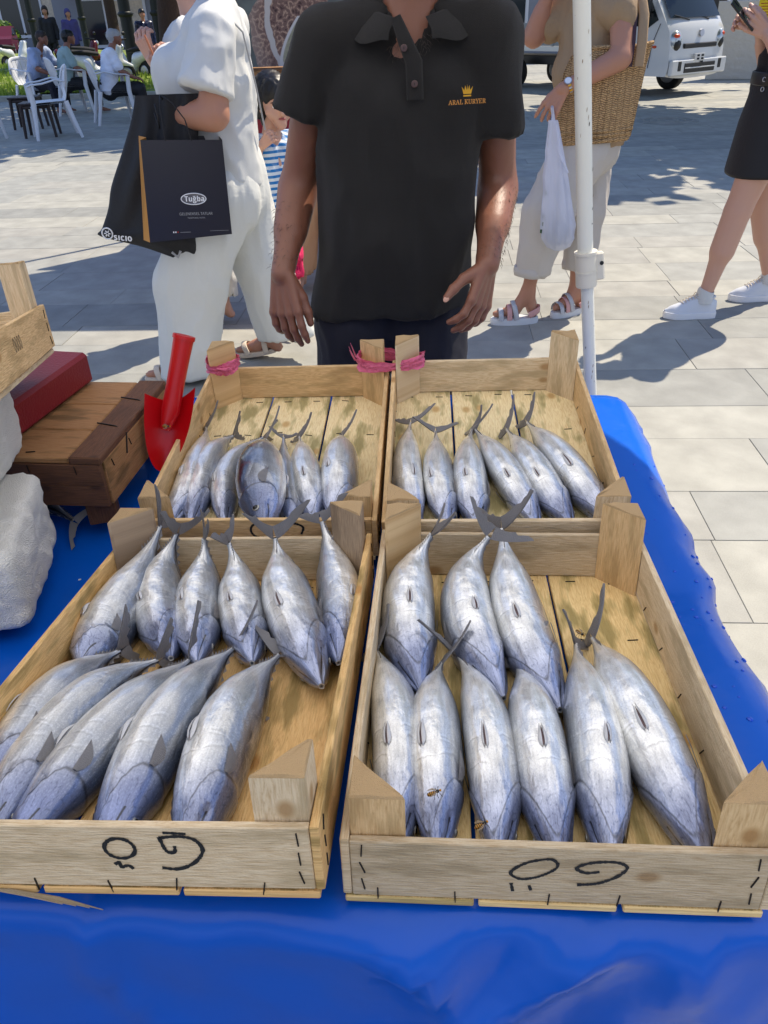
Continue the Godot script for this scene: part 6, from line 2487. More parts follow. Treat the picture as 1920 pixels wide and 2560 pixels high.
func seated_man(label: String, at: Vector3, turn: float, shirt: Material, hair: Material, lean: float, legs: Material, seed: int) -> void:
	# local: seat centre at the origin's ground point, faces +z
	var o := thing("person", label, "person", at, turn, "")
	var J := {
		"fwd": Vector3.BACK, "pelvis": V(0, 0.52, -0.08), "chest": V(0, 0.88, -0.02 + lean * 0.6), "neck": V(0, 1.08, 0.03 + lean), "head": V(0, 1.22, 0.09 + lean * 1.3),
		"sl": V(0.19, 1.02, 0.0 + lean * 0.9), "sr": V(-0.19, 1.02, 0.0 + lean * 0.9), "el": V(0.26, 0.76, 0.10 + lean), "er": V(-0.26, 0.76, 0.10 + lean), "wl": V(0.16, 0.66, 0.30 + lean), "wr": V(-0.16, 0.66, 0.30 + lean),
		"hipl": V(0.1, 0.5, 0.0), "hipr": V(-0.1, 0.5, 0.0), "kl": V(0.14, 0.50, 0.42), "kr": V(-0.14, 0.50, 0.42), "al": V(0.14, 0.08, 0.40), "ar": V(-0.14, 0.08, 0.44), "tl": V(0.15, 0.04, 0.58), "tr": V(-0.15, 0.04, 0.62),
		"hand_l": [V(-0.3, -0.2, 1), V(0.3, 1, 0), V(-1, 0, 0), [0.5, 0.5, 0.5, 0.5], 0.4, 0.4], "hand_r": [V(0.3, -0.2, 1), V(-0.3, 1, 0), V(1, 0, 0), [0.5, 0.5, 0.5, 0.5], 0.4, 0.4],
	}
	body(o, J, M["skin_dark"], 1.0, 0.018)
	face_parts(o, J.head, J.fwd, 0.95, hair)
	hair_cap(o, J.head, J.fwd, 1.0, hair, 0.0, seed)
	var f := Flesh.new()
	for q in [-0.075, 0.075]:
		f.chain([J.chest + V(q, 0.08, 0), J.chest + V(q, -0.1, -0.02), J.pelvis + V(q, 0, 0)], [0.115, 0.13, 0.135])
	f.chain([J.sl, J.sr], [0.07, 0.07])
	f.chain([J.sl, J.sl.lerp(J.el, 0.7)], [0.074, 0.076])
	f.chain([J.sr, J.sr.lerp(J.er, 0.7)], [0.074, 0.076])
	cloth("shirt", o, f, shirt, 0.018, 0.05, 0.014, 6.0, Vector3.ONE, seed)
	trousers(o, J, legs, [0.11, 0.085, 0.075], 0.92, 0.018, seed + 1, 0.125, 0.07)


func standing(label: String, at: Vector3, turn: float, shirt: Material, legs: Material, scarf: Material, s: float, seed: int) -> void:
	var o := thing("person", label, "person", at, turn)
	var J := {
		"fwd": Vector3.BACK, "pelvis": V(0, 0.9, 0) * s, "chest": V(0, 1.25, 0) * s, "neck": V(0, 1.46, 0) * s, "head": V(0, 1.62, 0.02) * s,
		"sl": V(0.18, 1.40, 0) * s, "sr": V(-0.18, 1.40, 0) * s, "el": V(0.23, 1.14, 0) * s, "er": V(-0.23, 1.14, 0) * s, "wl": V(0.22, 0.92, 0.08) * s, "wr": V(-0.22, 0.92, 0.08) * s,
		"hipl": V(0.09, 0.86, 0) * s, "hipr": V(-0.09, 0.86, 0) * s, "kl": V(0.1, 0.48, 0.02) * s, "kr": V(-0.1, 0.48, 0) * s, "al": V(0.1, 0.08, 0) * s, "ar": V(-0.1, 0.08, 0) * s, "tl": V(0.11, 0.04, 0.16) * s, "tr": V(-0.11, 0.04, 0.16) * s,
	}
	body(o, J, M["skin_tan"], s, 0.022)
	face_parts(o, J.head, J.fwd, 0.95 * s, M["hair_black"])
	hair_cap(o, J.head, J.fwd, 1.04 * s, scarf, 0.08 if scarf != M["hair_black"] else 0.0, seed)
	var f := Flesh.new()
	for q in [-0.07, 0.07]:
		f.chain([J.chest + V(q, 0.08, 0), J.pelvis + V(q, -0.05, 0)], [0.115, 0.13])
	f.chain([J.sl, J.sr], [0.07, 0.07])
	for q in ["l", "r"]:
		f.chain([J["s" + q], J["e" + q], J["w" + q]], [0.07, 0.06, 0.045])
	cloth("jacket", o, f, shirt, 0.022, 0.05, 0.01, 6.0, Vector3.ONE, seed)
	trousers(o, J, legs, [0.105, 0.08, 0.07], 0.94, 0.022, seed + 1)

# ---------------------------------------------------------------- the square behind
func build_ground() -> void:
	var g := Geo.new()
	g.poly([V(-400, -0.05, 60), V(400, -0.05, 60), V(400, -0.05, -400), V(-400, -0.05, -400)], Vector3.UP)
	struct("ground", g, M["asphalt"])
	# slab paving: the pieces near enough to be told apart are parts of the pavement
	var pv := Node3D.new()
	pv.name = "pavement"
	add_child(pv)
	pv.set_meta("kind", "structure")
	tag(pv, "square paved with long pale grey stone slabs in courses", "pavement")
	g = Geo.new()
	g.poly([V(-26, -0.0028, 4), V(16, -0.0028, 4), V(16, -0.0028, -30), V(-26, -0.0028, -30)], Vector3.UP)
	part("joint_bed", g, M["joint"], pv)
	var rg := RandomNumberGenerator.new()
	rg.seed = 99
	var shapes := {}
	var rest := [Geo.new(), Geo.new(), Geo.new(), Geo.new()]
	var count := 0
	var zz := 3.0
	var row := 0
	var deep := [0.40, 0.30, 0.40, 0.40, 0.30]
	while zz > -27.0:
		var d: float = deep[row % 5]
		var dark := row % 11 == 6 or row % 17 == 3
		var x := -9.0 - rg.randf() * 0.8
		if zz < -9.0:
			x = -22.0
		var x1 := 4.6 if zz > -9.0 else 13.0
		while x < x1:
			var w: float = [0.6, 0.8, 1.0, 0.7, 0.9][rg.randi() % 5]
			var px := x + w * 0.5
			var pz := zz - d * 0.5
			x += w
			var k := 3 if dark or rg.randf() < 0.05 else rg.randi() % 3
			# seen from the stall: right of the table, or the strip behind it
			var near := pz < -1.2 and pz > -9.6 and px > -0.34 * -pz - 1.0 - 0.16 * -pz and px < 0.36 * -pz + 0.9
			if pz > -2.6 and px < 0.1:
				near = false
			if near and count < 300:
				count += 1
				var key := "%.1f_%.1f_%d" % [w, d, rg.randi() % 2]
				if not shapes.has(key):
					shapes[key] = box_mesh(V(w - 0.003, 0.03, d - 0.003), 0.001)
				var p := part("paving_slab", shapes[key], M["granite_%d" % k], pv)
				p.position = V(px, -0.015 + rg.randf_range(-0.001, 0.001), pz)
			elif pz > -9.0 or true:
				var y := rg.randf_range(-0.001, 0.001)
				rest[k].poly([V(px - w / 2 + 0.0018, y, pz + d / 2 - 0.0018), V(px + w / 2 - 0.0018, y, pz + d / 2 - 0.0018), V(px + w / 2 - 0.0018, y, pz - d / 2 + 0.0018), V(px - w / 2 + 0.0018, y, pz - d / 2 + 0.0018)], Vector3.UP)
		zz -= d
		row += 1
	for k in 4:
		var p := part("far_slabs", rest[k], M["granite_%d" % k], pv)
		p.set_meta("kind", "stuff")
	for k in 4:
		M["granite_%d" % k].uv1_world_triplanar = true
	# lawn with kerb
	g = Geo.new()
	var rows := []
	var fn := FastNoiseLite.new()
	fn.seed = 4
	fn.frequency = 0.4
	for i in 30:
		var r := []
		for j in 40:
			var x := -22.0 + j * 0.40
			var z := -19.6 - i * 0.85
			r.append(V(x, 0.10 + 0.10 * fn.get_noise_2d(x, z) + 0.006 * i, z))
		rows.append(r)
	g.grid(rows)
	var lw := struct("lawn", g, M["lawn"])
	tag(lw, "sunlit green lawn behind the plastic chairs", "lawn")
	var bl := Geo.new()
	bl.poly([V(-0.018, 0, 0), V(0.018, 0, 0), V(0.010, 0.09, 0.03), V(-0.004, 0.10, 0.04)], Vector3.BACK)
	var mm := MultiMesh.new()
	mm.transform_format = MultiMesh.TRANSFORM_3D
	mm.mesh = bl.mesh()
	mm.instance_count = 14000
	for i in 14000:
		var x := rg.randf_range(-20, -6.6)
		var z := -19.6 - pow(rg.randf(), 1.6) * 16.0
		mm.set_instance_transform(i, Transform3D(Basis(Vector3.UP, rg.randf() * TAU) * Basis.from_scale(Vector3.ONE * rg.randf_range(0.6, 1.4)), V(x, 0.09 + 0.10 * fn.get_noise_2d(x, z) + 0.006 * (-19.6 - z) / 0.85, z)))
	var mi := MultiMeshInstance3D.new()
	mi.name = "grass"
	mi.multimesh = mm
	var gm := mat("grass_blade", Color(0.50, 0.56, 0.20), 0.8)
	gm.backlight_enabled = true
	gm.backlight = Color(0.4, 0.5, 0.15)
	mi.material_override = gm
	add_child(mi)
	mi.set_meta("kind", "stuff")
	tag(mi, "short sunlit grass of the lawn behind the plastic chairs", "grass")
	g = Geo.new()
	g.box(V(-14, 0.05, -19.5), V(16, 0.12, 0.14), Basis.IDENTITY, 0.01)
	g.box(V(-6.0, 0.05, -27), V(0.14, 0.12, 15), Basis.IDENTITY, 0.01)
	struct("kerb", g, M["granite_1"])
	# manhole cover in the shade on the right
	g = Geo.new()
	g.tube([V(3.3, -0.01, -12.6), V(3.3, 0.006, -12.6), V(3.3, 0.008, -12.6)], [0.42, 0.42, 0.40], 28)
	var mh := part("manhole_cover", g, M["granite_3"])
	tag(mh, "round manhole cover in the shaded paving before the truck", "manhole cover")
	for i in 3:
		var rg2 := Geo.new()
		var rp := []
		for k in 29:
			var a := TAU * k / 28.0
			rp.append(V(3.3 + cos(a) * (0.14 + i * 0.1), 0.009, -12.6 + sin(a) * (0.14 + i * 0.1)))
		rg2.tube(rp, 0.012, 5, false)
		part("raised_ring", rg2, M["granite_0"], mh)


var chair0: Node3D


func make_chair(label: String) -> Node3D:
	var o := thing("plastic_chair", label, "chair", Vector3.ZERO, 0.0, "white plastic armchairs on the square")
	var m: Material = M["white_plastic"]
	var g := Geo.new()
	var rows := []
	for i in 11:
		var e := i / 10.0
		var r := []
		for j in 13:
			var f := j / 6.0 - 1.0
			var z := lerpf(-0.20, 0.25, e)
			var y := 0.435 - 0.018 * (1.0 - f * f) - 0.05 * smoothstep(0.85, 1.0, e) + 0.01 * (1 - e)
			r.append(V(f * lerpf(0.205, 0.235, e), y, z))
		rows.append(r)
	var low := []
	for r in rows:
		var q := []
		for p in r:
			q.append(p - V(0, 0.02, 0))
		low.append(q)
	g.grid(rows)
	g.grid(low)
	part("seat", g, m, o)
	# backrest: upright staves between a curved top rim and the seat
	var rim := func(f: float) -> Vector3:
		return V(sin(f * 1.25) * 0.275, 0.845 - 0.055 * f * f - 0.17 * pow(absf(f), 5.0), -0.295 + 0.13 * (1.0 - cos(f * 1.25)))
	g = Geo.new()
	var a := []
	var b := []
	for i in 21:
		var f := i / 10.0 - 1.0
		a.append(rim.call(f))
		b.append(rim.call(f) + V(0, -0.055, 0.004))
	var pts := []
	for p in a:
		pts.append(p - V(0, 0.02, 0))
	g.tube(pts, 0.026, 8, true, 0.45, Vector3.BACK)
	var br := part("backrest", g, m, o)
	for i in 7:
		var f0 := (i - 3) / 3.4 - 0.132
		var f1 := (i - 3) / 3.4 + 0.132
		g = Geo.new()
		var l := []
		var r := []
		for k in 7:
			var e := k / 6.0
			var bl := V(sin(f0 * 0.9) * 0.225, 0.43, -0.195 + 0.02 * f0 * f0)
			var brt := V(sin(f1 * 0.9) * 0.225, 0.43, -0.195 + 0.02 * f1 * f1)
			var dz := V(0, 0, -0.018 * sin(e * PI))
			l.append(bl.lerp(rim.call(f0) - V(0, 0.03, 0), e) + dz)
			r.append(brt.lerp(rim.call(f1) - V(0, 0.03, 0), e) + dz)
		var l2 := []
		var r2 := []
		for k in 7:
			l2.append(l[k] + V(0, 0, -0.008))
			r2.append(r[k] + V(0, 0, -0.008))
		g.grid([l, r, r2, l2, l])
		part("stave", g, m, br)
	for q in [-1.0, 1.0]:
		g = Geo.new()
		g.tube([rim.call(q * 0.92) - V(0, 0.02, 0), V(q * 0.285, 0.69, -0.10), V(q * 0.288, 0.655, 0.06), V(q * 0.275, 0.645, 0.20), V(q * 0.262, 0.625, 0.245)], [0.030, 0.030, 0.032, 0.034, 0.028], 8, true, 0.36, Vector3.UP)
		part("armrest", g, m, o)
		for fr in [0, 1]:
			g = Geo.new()
			if fr:
				g.tube([V(q * 0.265, 0.635, 0.225), V(q * 0.245, 0.43, 0.215), V(q * 0.268, 0.20, 0.24), V(q * 0.285, 0.0, 0.265)], [0.030, 0.034, 0.026, 0.021], 8, true, 0.55, Vector3.RIGHT)
			else:
				g.tube([V(q * 0.215, 0.44, -0.19), V(q * 0.235, 0.22, -0.24), V(q * 0.255, 0.0, -0.30)], [0.032, 0.026, 0.020], 8, true, 0.55, Vector3.RIGHT)
			part("leg", g, m, o)
	return o


func low_table(label: String, at: Vector3, turn: float) -> void:
	var o := thing("low_table", label, "table", at, turn, "brown plastic low tables")
	var g := Geo.new()
	g.box(V(0, 0.455, 0), V(0.46, 0.028, 0.46), Basis.IDENTITY, 0.012)
	part("table_top", g, M["brown_plastic"], o)
	for q in [[-1, -1], [1, -1], [1, 1], [-1, 1]]:
		g = Geo.new()
		g.tube([V(q[0] * 0.19, 0.45, q[1] * 0.19), V(q[0] * 0.22, 0.0, q[1] * 0.22)], [0.042, 0.030], 8, true, 0.7, Vector3.RIGHT)
		part("leg", g, M["brown_plastic"], o)
	for k in 2:
		g = Geo.new()
		if k:
			g.box(V(0, 0.415, 0), V(0.40, 0.05, 0.42), Basis.IDENTITY, 0.01)
		part("apron", g, M["brown_plastic"], o) if k else null


func tree(label: String, at: Vector3, trunk_r: float, trunk_h: float, centre: Vector3, radius: Vector3, leaves: int, seed: int) -> void:
	var o := thing("plane_tree", label, "tree", at)
	var rg := RandomNumberGenerator.new()
	rg.seed = seed
	var g := Geo.new()
	var pts := []
	for i in 9:
		var e := i / 8.0
		pts.append(V(0, 0, 0).lerp(V(centre.x * 0.5, trunk_h, centre.z * 0.5), e) + V(0.05 * sin(e * 5.0 + seed), 0, 0.05 * cos(e * 4.0)))
	g.tube(pts, [trunk_r * 1.35, trunk_r * 1.08, trunk_r, trunk_r * 0.97, trunk_r * 0.95, trunk_r * 0.92, trunk_r * 0.88, trunk_r * 0.84, trunk_r * 0.8], 18)
	for i in 9:
		var d := V(rg.randfn(), absf(rg.randfn()) * 0.6 + 0.3, rg.randfn()).normalized()
		var e: Vector3 = centre + d * radius * 0.75
		var s: Vector3 = pts[8]
		g.tube([s - V(0, 0.2, 0), s.lerp(e, 0.45) + V(0, 0.25, 0), e], [trunk_r * 0.45, trunk_r * 0.22, trunk_r * 0.06], 8)
	part("trunk", g, M["bark"], o)
	var lf := Geo.new()
	lf.grid([[V(0, 0, -0.11), V(0, 0, -0.11)], [V(-0.085, 0.015, -0.02), V(0.085, 0.015, -0.02)], [V(-0.06, 0, 0.05), V(0.06, 0, 0.05)], [V(0, -0.02, 0.12), V(0, -0.02, 0.12)]])
	var mm := MultiMesh.new()
	mm.transform_format = MultiMesh.TRANSFORM_3D
	mm.mesh = lf.mesh()
	mm.instance_count = leaves
	var clumps := []
	for i in 90:
		var d := V(rg.randfn(), rg.randfn(), rg.randfn()).normalized() * pow(rg.randf(), 0.4)
		clumps.append([centre + d * radius, rg.randf_range(0.35, 0.85)])
	for i in leaves:
		var c: Array = clumps[rg.randi() % 90]
		var p: Vector3 = c[0] + V(rg.randfn(), rg.randfn() * 0.6, rg.randfn()) * c[1] * 0.55
		var b := Basis(V(rg.randfn(), rg.randfn(), rg.randfn()).normalized(), rg.randf() * TAU)
		mm.set_instance_transform(i, Transform3D(b * Basis.from_scale(Vector3.ONE * rg.randf_range(1.2, 2.1)), p))
	var mi := MultiMeshInstance3D.new()
	mi.name = "crown"
	mi.multimesh = mm
	mi.material_override = M["leaf"]
	o.add_child(mi)
	mi.set_meta("kind", "stuff")


func wheel(o: Node3D, c: Vector3, r: float, w: float, axis: Vector3, rim_m: Material) -> void:
	var g := Geo.new()
	var a := axis.normalized()
	g.tube([c - a * w * 0.5, c - a * w * 0.42, c - a * w * 0.3, c + a * w * 0.3, c + a * w * 0.42, c + a * w * 0.5], [r * 0.82, r * 0.95, r, r, r * 0.95, r * 0.82], 28)
	var t := part("wheel", g, M["rubber"], o)
	g = Geo.new()
	g.tube([c - a * w * 0.53, c - a * w * 0.50, c + a * w * 0.50, c + a * w * 0.53], [r * 0.5, r * 0.62, r * 0.62, r * 0.5], 20)
	part("rim", g, rim_m, t)


func build_truck() -> void:
	# local: +x forward, +z is the side seen; the origin is under the front axle
	var d := V(0.62, 0, 0.78).normalized()
	var o := thing("truck", "white cab-over light truck with grey flatbed sides parked behind the straw bag", "truck", V(3.98, 0, -17.05))
	o.basis = Basis(d, Vector3.UP, d.cross(Vector3.UP)).scaled(Vector3.ONE * 0.90)
	var p: Material = M["truck_paint"]
	# cab body as a row of cross-sections from rear to front
	var prof := PackedVector2Array([Vector2(-0.55, 0.42), Vector2(-0.55, 1.98), Vector2(-0.35, 2.05), Vector2(0.25, 2.03), Vector2(0.42, 1.96), Vector2(0.92, 1.26), Vector2(1.02, 1.12), Vector2(1.08, 0.80), Vector2(1.10, 0.52), Vector2(1.06, 0.36), Vector2(0.46, 0.36), Vector2(0.44, 0.52), Vector2(0.30, 0.68), Vector2(0.0, 0.76), Vector2(-0.30, 0.68), Vector2(-0.44, 0.52), Vector2(-0.46, 0.42)])
	var g := Geo.new()
	var hw := 0.84
	# side panels with softened edges: three layers
	for q in [-1.0, 1.0]:
		g.prism(prof, 0.02, Transform3D(Basis.IDENTITY, V(0, 0, q * (hw - 0.01) - 0.01)))
	var sk := []
	for i in range(0, 10):
		sk.append(prof[i])
	var rows := []
	for i in 10:
		var c := Vector2(0.2, 1.1)
		var row := []
		for k in 13:
			var f := k / 6.0 - 1.0
			var bul := (1.0 - pow(absf(f), 6.0)) * 0.03 + (0.05 * (1.0 - f * f) if i >= 5 else 0.0)
			var pp: Vector2 = sk[i] + (sk[i] - c).normalized() * bul
			row.append(V(pp.x, pp.y, f * hw))
		rows.append(row)
	g.grid(rows)
	part("cab", g, p, o)
	# windscreen
	g = Geo.new()
	rows = []
	for i in 6:
		var e := i / 5.0
		var row := []
		for k in 13:
			var f := k / 6.0 - 1.0
			row.append(V(lerpf(0.455, 0.905, e) + 0.055 * (1.0 - f * f) + 0.042, lerpf(1.935, 1.305, e) + 0.02, f * (0.70 + 0.06 * e)))
		rows.append(row)
	g.grid(rows)
	part("windscreen", g, M["window_glass"], o)
	for q in [-0.35, 0.25]:
		g = Geo.new()
		g.tube([V(0.995, 1.285, q), V(0.975, 1.34, q + 0.25), V(0.955, 1.37, q + 0.42)], 0.010, 6)
		part("wiper", g, M["dark_trim"], o)
	for q in [-1.0, 1.0]:
		# door window, door line, headlight, indicator, mirror
		g = Geo.new()
		g.prism(PackedVector2Array([Vector2(-0.42, 1.22), Vector2(-0.42, 1.88), Vector2(0.36, 1.86), Vector2(0.74, 1.30), Vector2(0.50, 1.16), Vector2(0.30, 1.20)]), 0.012, Transform3D(Basis.IDENTITY, V(0, 0, q * (hw + 0.006) - 0.006)))
		part("side_window", g, M["window_glass"], o)
		g = Geo.new()
		g.tube([V(-0.48, 0.55, q * (hw + 0.008)), V(-0.48, 1.92, q * (hw + 0.008))], 0.006, 6)
		g.tube([V(0.62, 0.5, q * (hw + 0.008)), V(0.66, 0.9, q * (hw + 0.008)), V(0.80, 1.24, q * (hw + 0.008))], 0.006, 6)
		part("door_gap", g, M["dark_trim"], o)
		g = Geo.new()
		g.box(V(-0.34, 1.05, q * (hw + 0.014)), V(0.16, 0.035, 0.02), Basis.IDENTITY, 0.008)
		part("door_handle", g, M["dark_trim"], o)
		g = Geo.new()
		g.ball(V(1.060, 0.94, q * 0.69), V(0.085, 0.185, 0.145), Basis(Vector3.UP, -q * 0.35), 14)
		var hl := part("headlight", g, M["lamp_glass"], o)
		g = Geo.new()
		g.ball(V(1.078, 0.90, q * 0.68), V(0.080, 0.125, 0.115), Basis(Vector3.UP, -q * 0.35), 12)
		part("lamp_housing", g, M["dark_trim"], hl)
		g = Geo.new()
		g.ball(V(1.082, 1.03, q * 0.70), V(0.07, 0.05, 0.085), Basis(Vector3.UP, -q * 0.35), 10)
		part("turn_lamp", g, M["amber"], hl)
		g = Geo.new()
		g.ball(V(0.72, 0.86, q * (hw + 0.005)), V(0.055, 0.026, 0.018), Basis.IDENTITY, 10)
		part("side_indicator", g, M["amber"], o)
		g = Geo.new()
		g.box(V(0.60, 1.50, q * (hw + 0.17)), V(0.07, 0.30, 0.18), Basis(Vector3.UP, q * 0.3), 0.03)
		var mr := part("mirror", g, M["dark_trim"], o)
		g = Geo.new()
		g.tube([V(0.58, 1.42, q * hw), V(0.60, 1.45, q * (hw + 0.12))], 0.018, 6)
		part("mirror_arm", g, M["dark_trim"], mr)
		wheel(o, V(0.0, 0.33, q * 0.72), 0.33, 0.2, Vector3.BACK, M["grey_wall"])
		wheel(o, V(-3.25, 0.31, q * 0.70), 0.31, 0.22, Vector3.BACK, M["grey_wall"])
		g = Geo.new()
		g.box(V(1.185, 0.53, q * 0.62), V(0.05, 0.17, 0.10), Basis.IDENTITY, 0.02)
		part("fog_lamp_recess", g, M["dark_trim"], o)
	g = Geo.new()
	g.box(V(1.135, 0.86, 0), V(0.06, 0.085, 1.00), Basis.IDENTITY, 0.02)
	part("upper_grille", g, M["dark_trim"], o)
	g = Geo.new()
	g.box(V(1.185, 0.49, 0), V(0.05, 0.17, 0.96), Basis.IDENTITY, 0.02)
	var lg := part("lower_grille", g, M["dark_trim"], o)
	g = Geo.new()
	g.box(V(1.212, 0.49, 0), V(0.02, 0.02, 0.92), Basis.IDENTITY, 0.004)
	part("grille_bar", g, p, lg)
	g = Geo.new()
	g.box(V(1.155, 0.50, 0), V(0.09, 0.27, 1.70), Basis.IDENTITY, 0.035)
	part("bumper", g, p, o)
	g = Geo.new()
	g.tube([V(1.10, 1.06, 0.0), V(1.150, 1.064, 0.0)], 0.062, 18)
	part("badge", g, M["metal"], o)
	g = Geo.new()
	g.box(V(1.215, 0.665, 0.06), V(0.012, 0.125, 0.30), Basis.IDENTITY, 0.003)
	var pl := part("number_plate", g, M["frame_white"], o)
	g = Geo.new()
	for i in 5:
		g.box(V(1.2225, 0.69 - 0.055 * int(i / 2), -0.02 + 0.13 * (i % 2)), V(0.002, 0.035, 0.075), Basis.IDENTITY, 0.0)
	part("worn_print", g, M["marker_ink"], pl)
	# flatbed
	g = Geo.new()
	g.box(V(-2.60, 0.80, 0), V(3.9, 0.10, 1.70), Basis.IDENTITY, 0.01)
	var bed := part("flatbed", g, p, o)
	for q in [-1.0, 1.0]:
		for i in 3:
			g = Geo.new()
			g.box(V(-2.60, 0.93 + i * 0.145, q * 0.845), V(3.88, 0.138, 0.03), Basis.IDENTITY, 0.006)
			part("side_plank", g, M["truck_bed"], bed)
		for i in 4:
			g = Geo.new()
			g.box(V(-4.40 + i * 1.22, 1.07, q * 0.868), V(0.06, 0.44, 0.02), Basis.IDENTITY, 0.004)
			part("stake", g, M["truck_bed"], bed)
		for i in 3:
			g = Geo.new()
			g.box(V(-3.9 + i * 1.22, 1.30, q * 0.866), V(0.035, 0.06, 0.02), Basis.IDENTITY, 0.004)
			part("latch", g, M["dark_trim"], bed)
	g = Geo.new()
	g.box(V(-0.66, 1.35, 0), V(0.04, 1.0, 1.66), Basis.IDENTITY, 0.01)
	part("headboard", g, M["truck_bed"], bed)
	g = Geo.new()
	g.box(V(-2.2, 0.55, 0), V(4.0, 0.18, 0.7), Basis.IDENTITY, 0.01)
	part("chassis", g, M["dark_trim"], o)


func build_right_side() -> void:
	var o := thing("site_wall", "white plastered low wall behind the truck with rail on top", "wall", V(8.2, 0, -18.6))
	var g := Geo.new()
	g.box(V(0, 0.70, 0), V(5.2, 1.40, 0.25), Basis(Vector3.UP, -0.35), 0.01)
	part("wall", g, M["white_wall"], o)
	g = Geo.new()
	for i in 12:
		g.tube([Basis(Vector3.UP, -0.35) * V(-2.4 + i * 0.42, 1.40, 0), Basis(Vector3.UP, -0.35) * V(-2.4 + i * 0.42, 2.0, 0)], 0.022, 6)
	for y in [1.6, 1.98]:
		g.tube([Basis(Vector3.UP, -0.35) * V(-2.5, y, 0), Basis(Vector3.UP, -0.35) * V(2.5, y, 0)], 0.025, 6)
	part("rail", g, M["frame_white"], o)
	var s := thing("notice", "yellow notice with red heading on the white wall", "sign", V(6.12, 1.28, -17.55))
	s.basis = Basis(Vector3.UP, -0.35)
	g = Geo.new()
	g.box(V(0, 0, 0.14), V(0.34, 0.40, 0.012), Basis.IDENTITY, 0.0)
	part("board", g, M["yellow_sign"], s)
	g = Geo.new()
	g.box(V(-0.02, 0.14, 0.1475), V(0.22, 0.05, 0.003), Basis.IDENTITY, 0.0)
	part("heading", g, M["red_ink"], s)
	for i in 5:
		g = Geo.new()
		g.box(V(-0.01, 0.065 - i * 0.045, 0.1475), V(0.26 - 0.03 * (i % 3), 0.012, 0.003), Basis.IDENTITY, 0.0)
		part("print_line", g, M["red_ink"], s)
	g = Geo.new()
	g.box(V(0, 2.2, 0), V(16.0, 4.4, 5.0), Basis.IDENTITY, 0.02)
	var b := thing("building", "plain grey building standing behind the truck", "building", V(5.0, 0, -31.0))
	part("wall", g, M["grey_wall"], b)
	for i in 5:
		g = Geo.new()
		g.box(V(-6.0 + i * 3.0, 1.5, 2.51), V(1.6, 1.9, 0.06), Basis.IDENTITY, 0.01)
		var w := part("window", g, M["frame_white"], b)
		g = Geo.new()
		g.box(V(-6.0 + i * 3.0, 1.5, 2.55), V(1.4, 1.7, 0.04), Basis.IDENTITY, 0.0)
		part("pane", g, M["window_glass"], w)


func build_food_stall() -> void:
	var o := thing("food_stall", "red food stall with white band, wooden ledge and printed wrap picture", "stall", V(-1.0, 0, -6.3))
	var g := Geo.new()
	g.box(V(0, 0.545, -0.25), V(1.50, 1.09, 0.5), Basis.IDENTITY, 0.01)
	part("counter", g, M["red_panel"], o)
	g = Geo.new()
	g.box(V(0, 0.58, 0.004), V(1.49, 0.085, 0.012), Basis.IDENTITY, 0.0)
	part("white_band", g, M["frame_white"], o)
	g = Geo.new()
	g.box(V(0, 1.11, -0.20), V(1.62, 0.045, 0.62), Basis.IDENTITY, 0.005)
	part("ledge", g, M["plank_wood"], o)
	g = Geo.new()
	g.poly([V(-0.75, 1.14, -0.12), V(0.75, 1.14, -0.12), V(0.75, 2.15, -0.12), V(-0.75, 2.15, -0.12)], Vector3.BACK, [Vector2(0, 1), Vector2(1.5, 1), Vector2(1.5, 0), Vector2(0, 0)])
	g.box(V(0, 1.645, -0.14), V(1.5, 1.01, 0.03), Basis.IDENTITY, 0.0)
	part("picture_panel", g, M["printed_banner"], o)
	var t := part("lettering", lettering("E", 0.072, "Droid Sans", 700, 0.004), M["frame_white"], o)
	t.position = V(0.135, 0.715, 0.004)
	for q in [-0.78, 0.78]:
		g = Geo.new()
		g.tube([V(q, 0, -0.5), V(q, 2.5, -0.5)], 0.02, 8)
		part("post", g, M["iron"], o)
	# awning above, out of the picture, whose shade lies on the square
	g = Geo.new()
	var a := [V(-2.4, 2.5, 0.97), V(1.45, 2.5, 0.97), V(1.5, 2.62, -0.80), V(0.17, 2.65, -0.70), V(-0.5, 2.60, -0.10), V(-2.4, 2.55, 0.0)]
	g.poly(a, Vector3.UP)
	var lo := []
	for p in a:
		lo.append(p - V(0, 0.02, 0))
	g.poly(lo, Vector3.DOWN)
	part("awning", g, M["red_panel"], o)


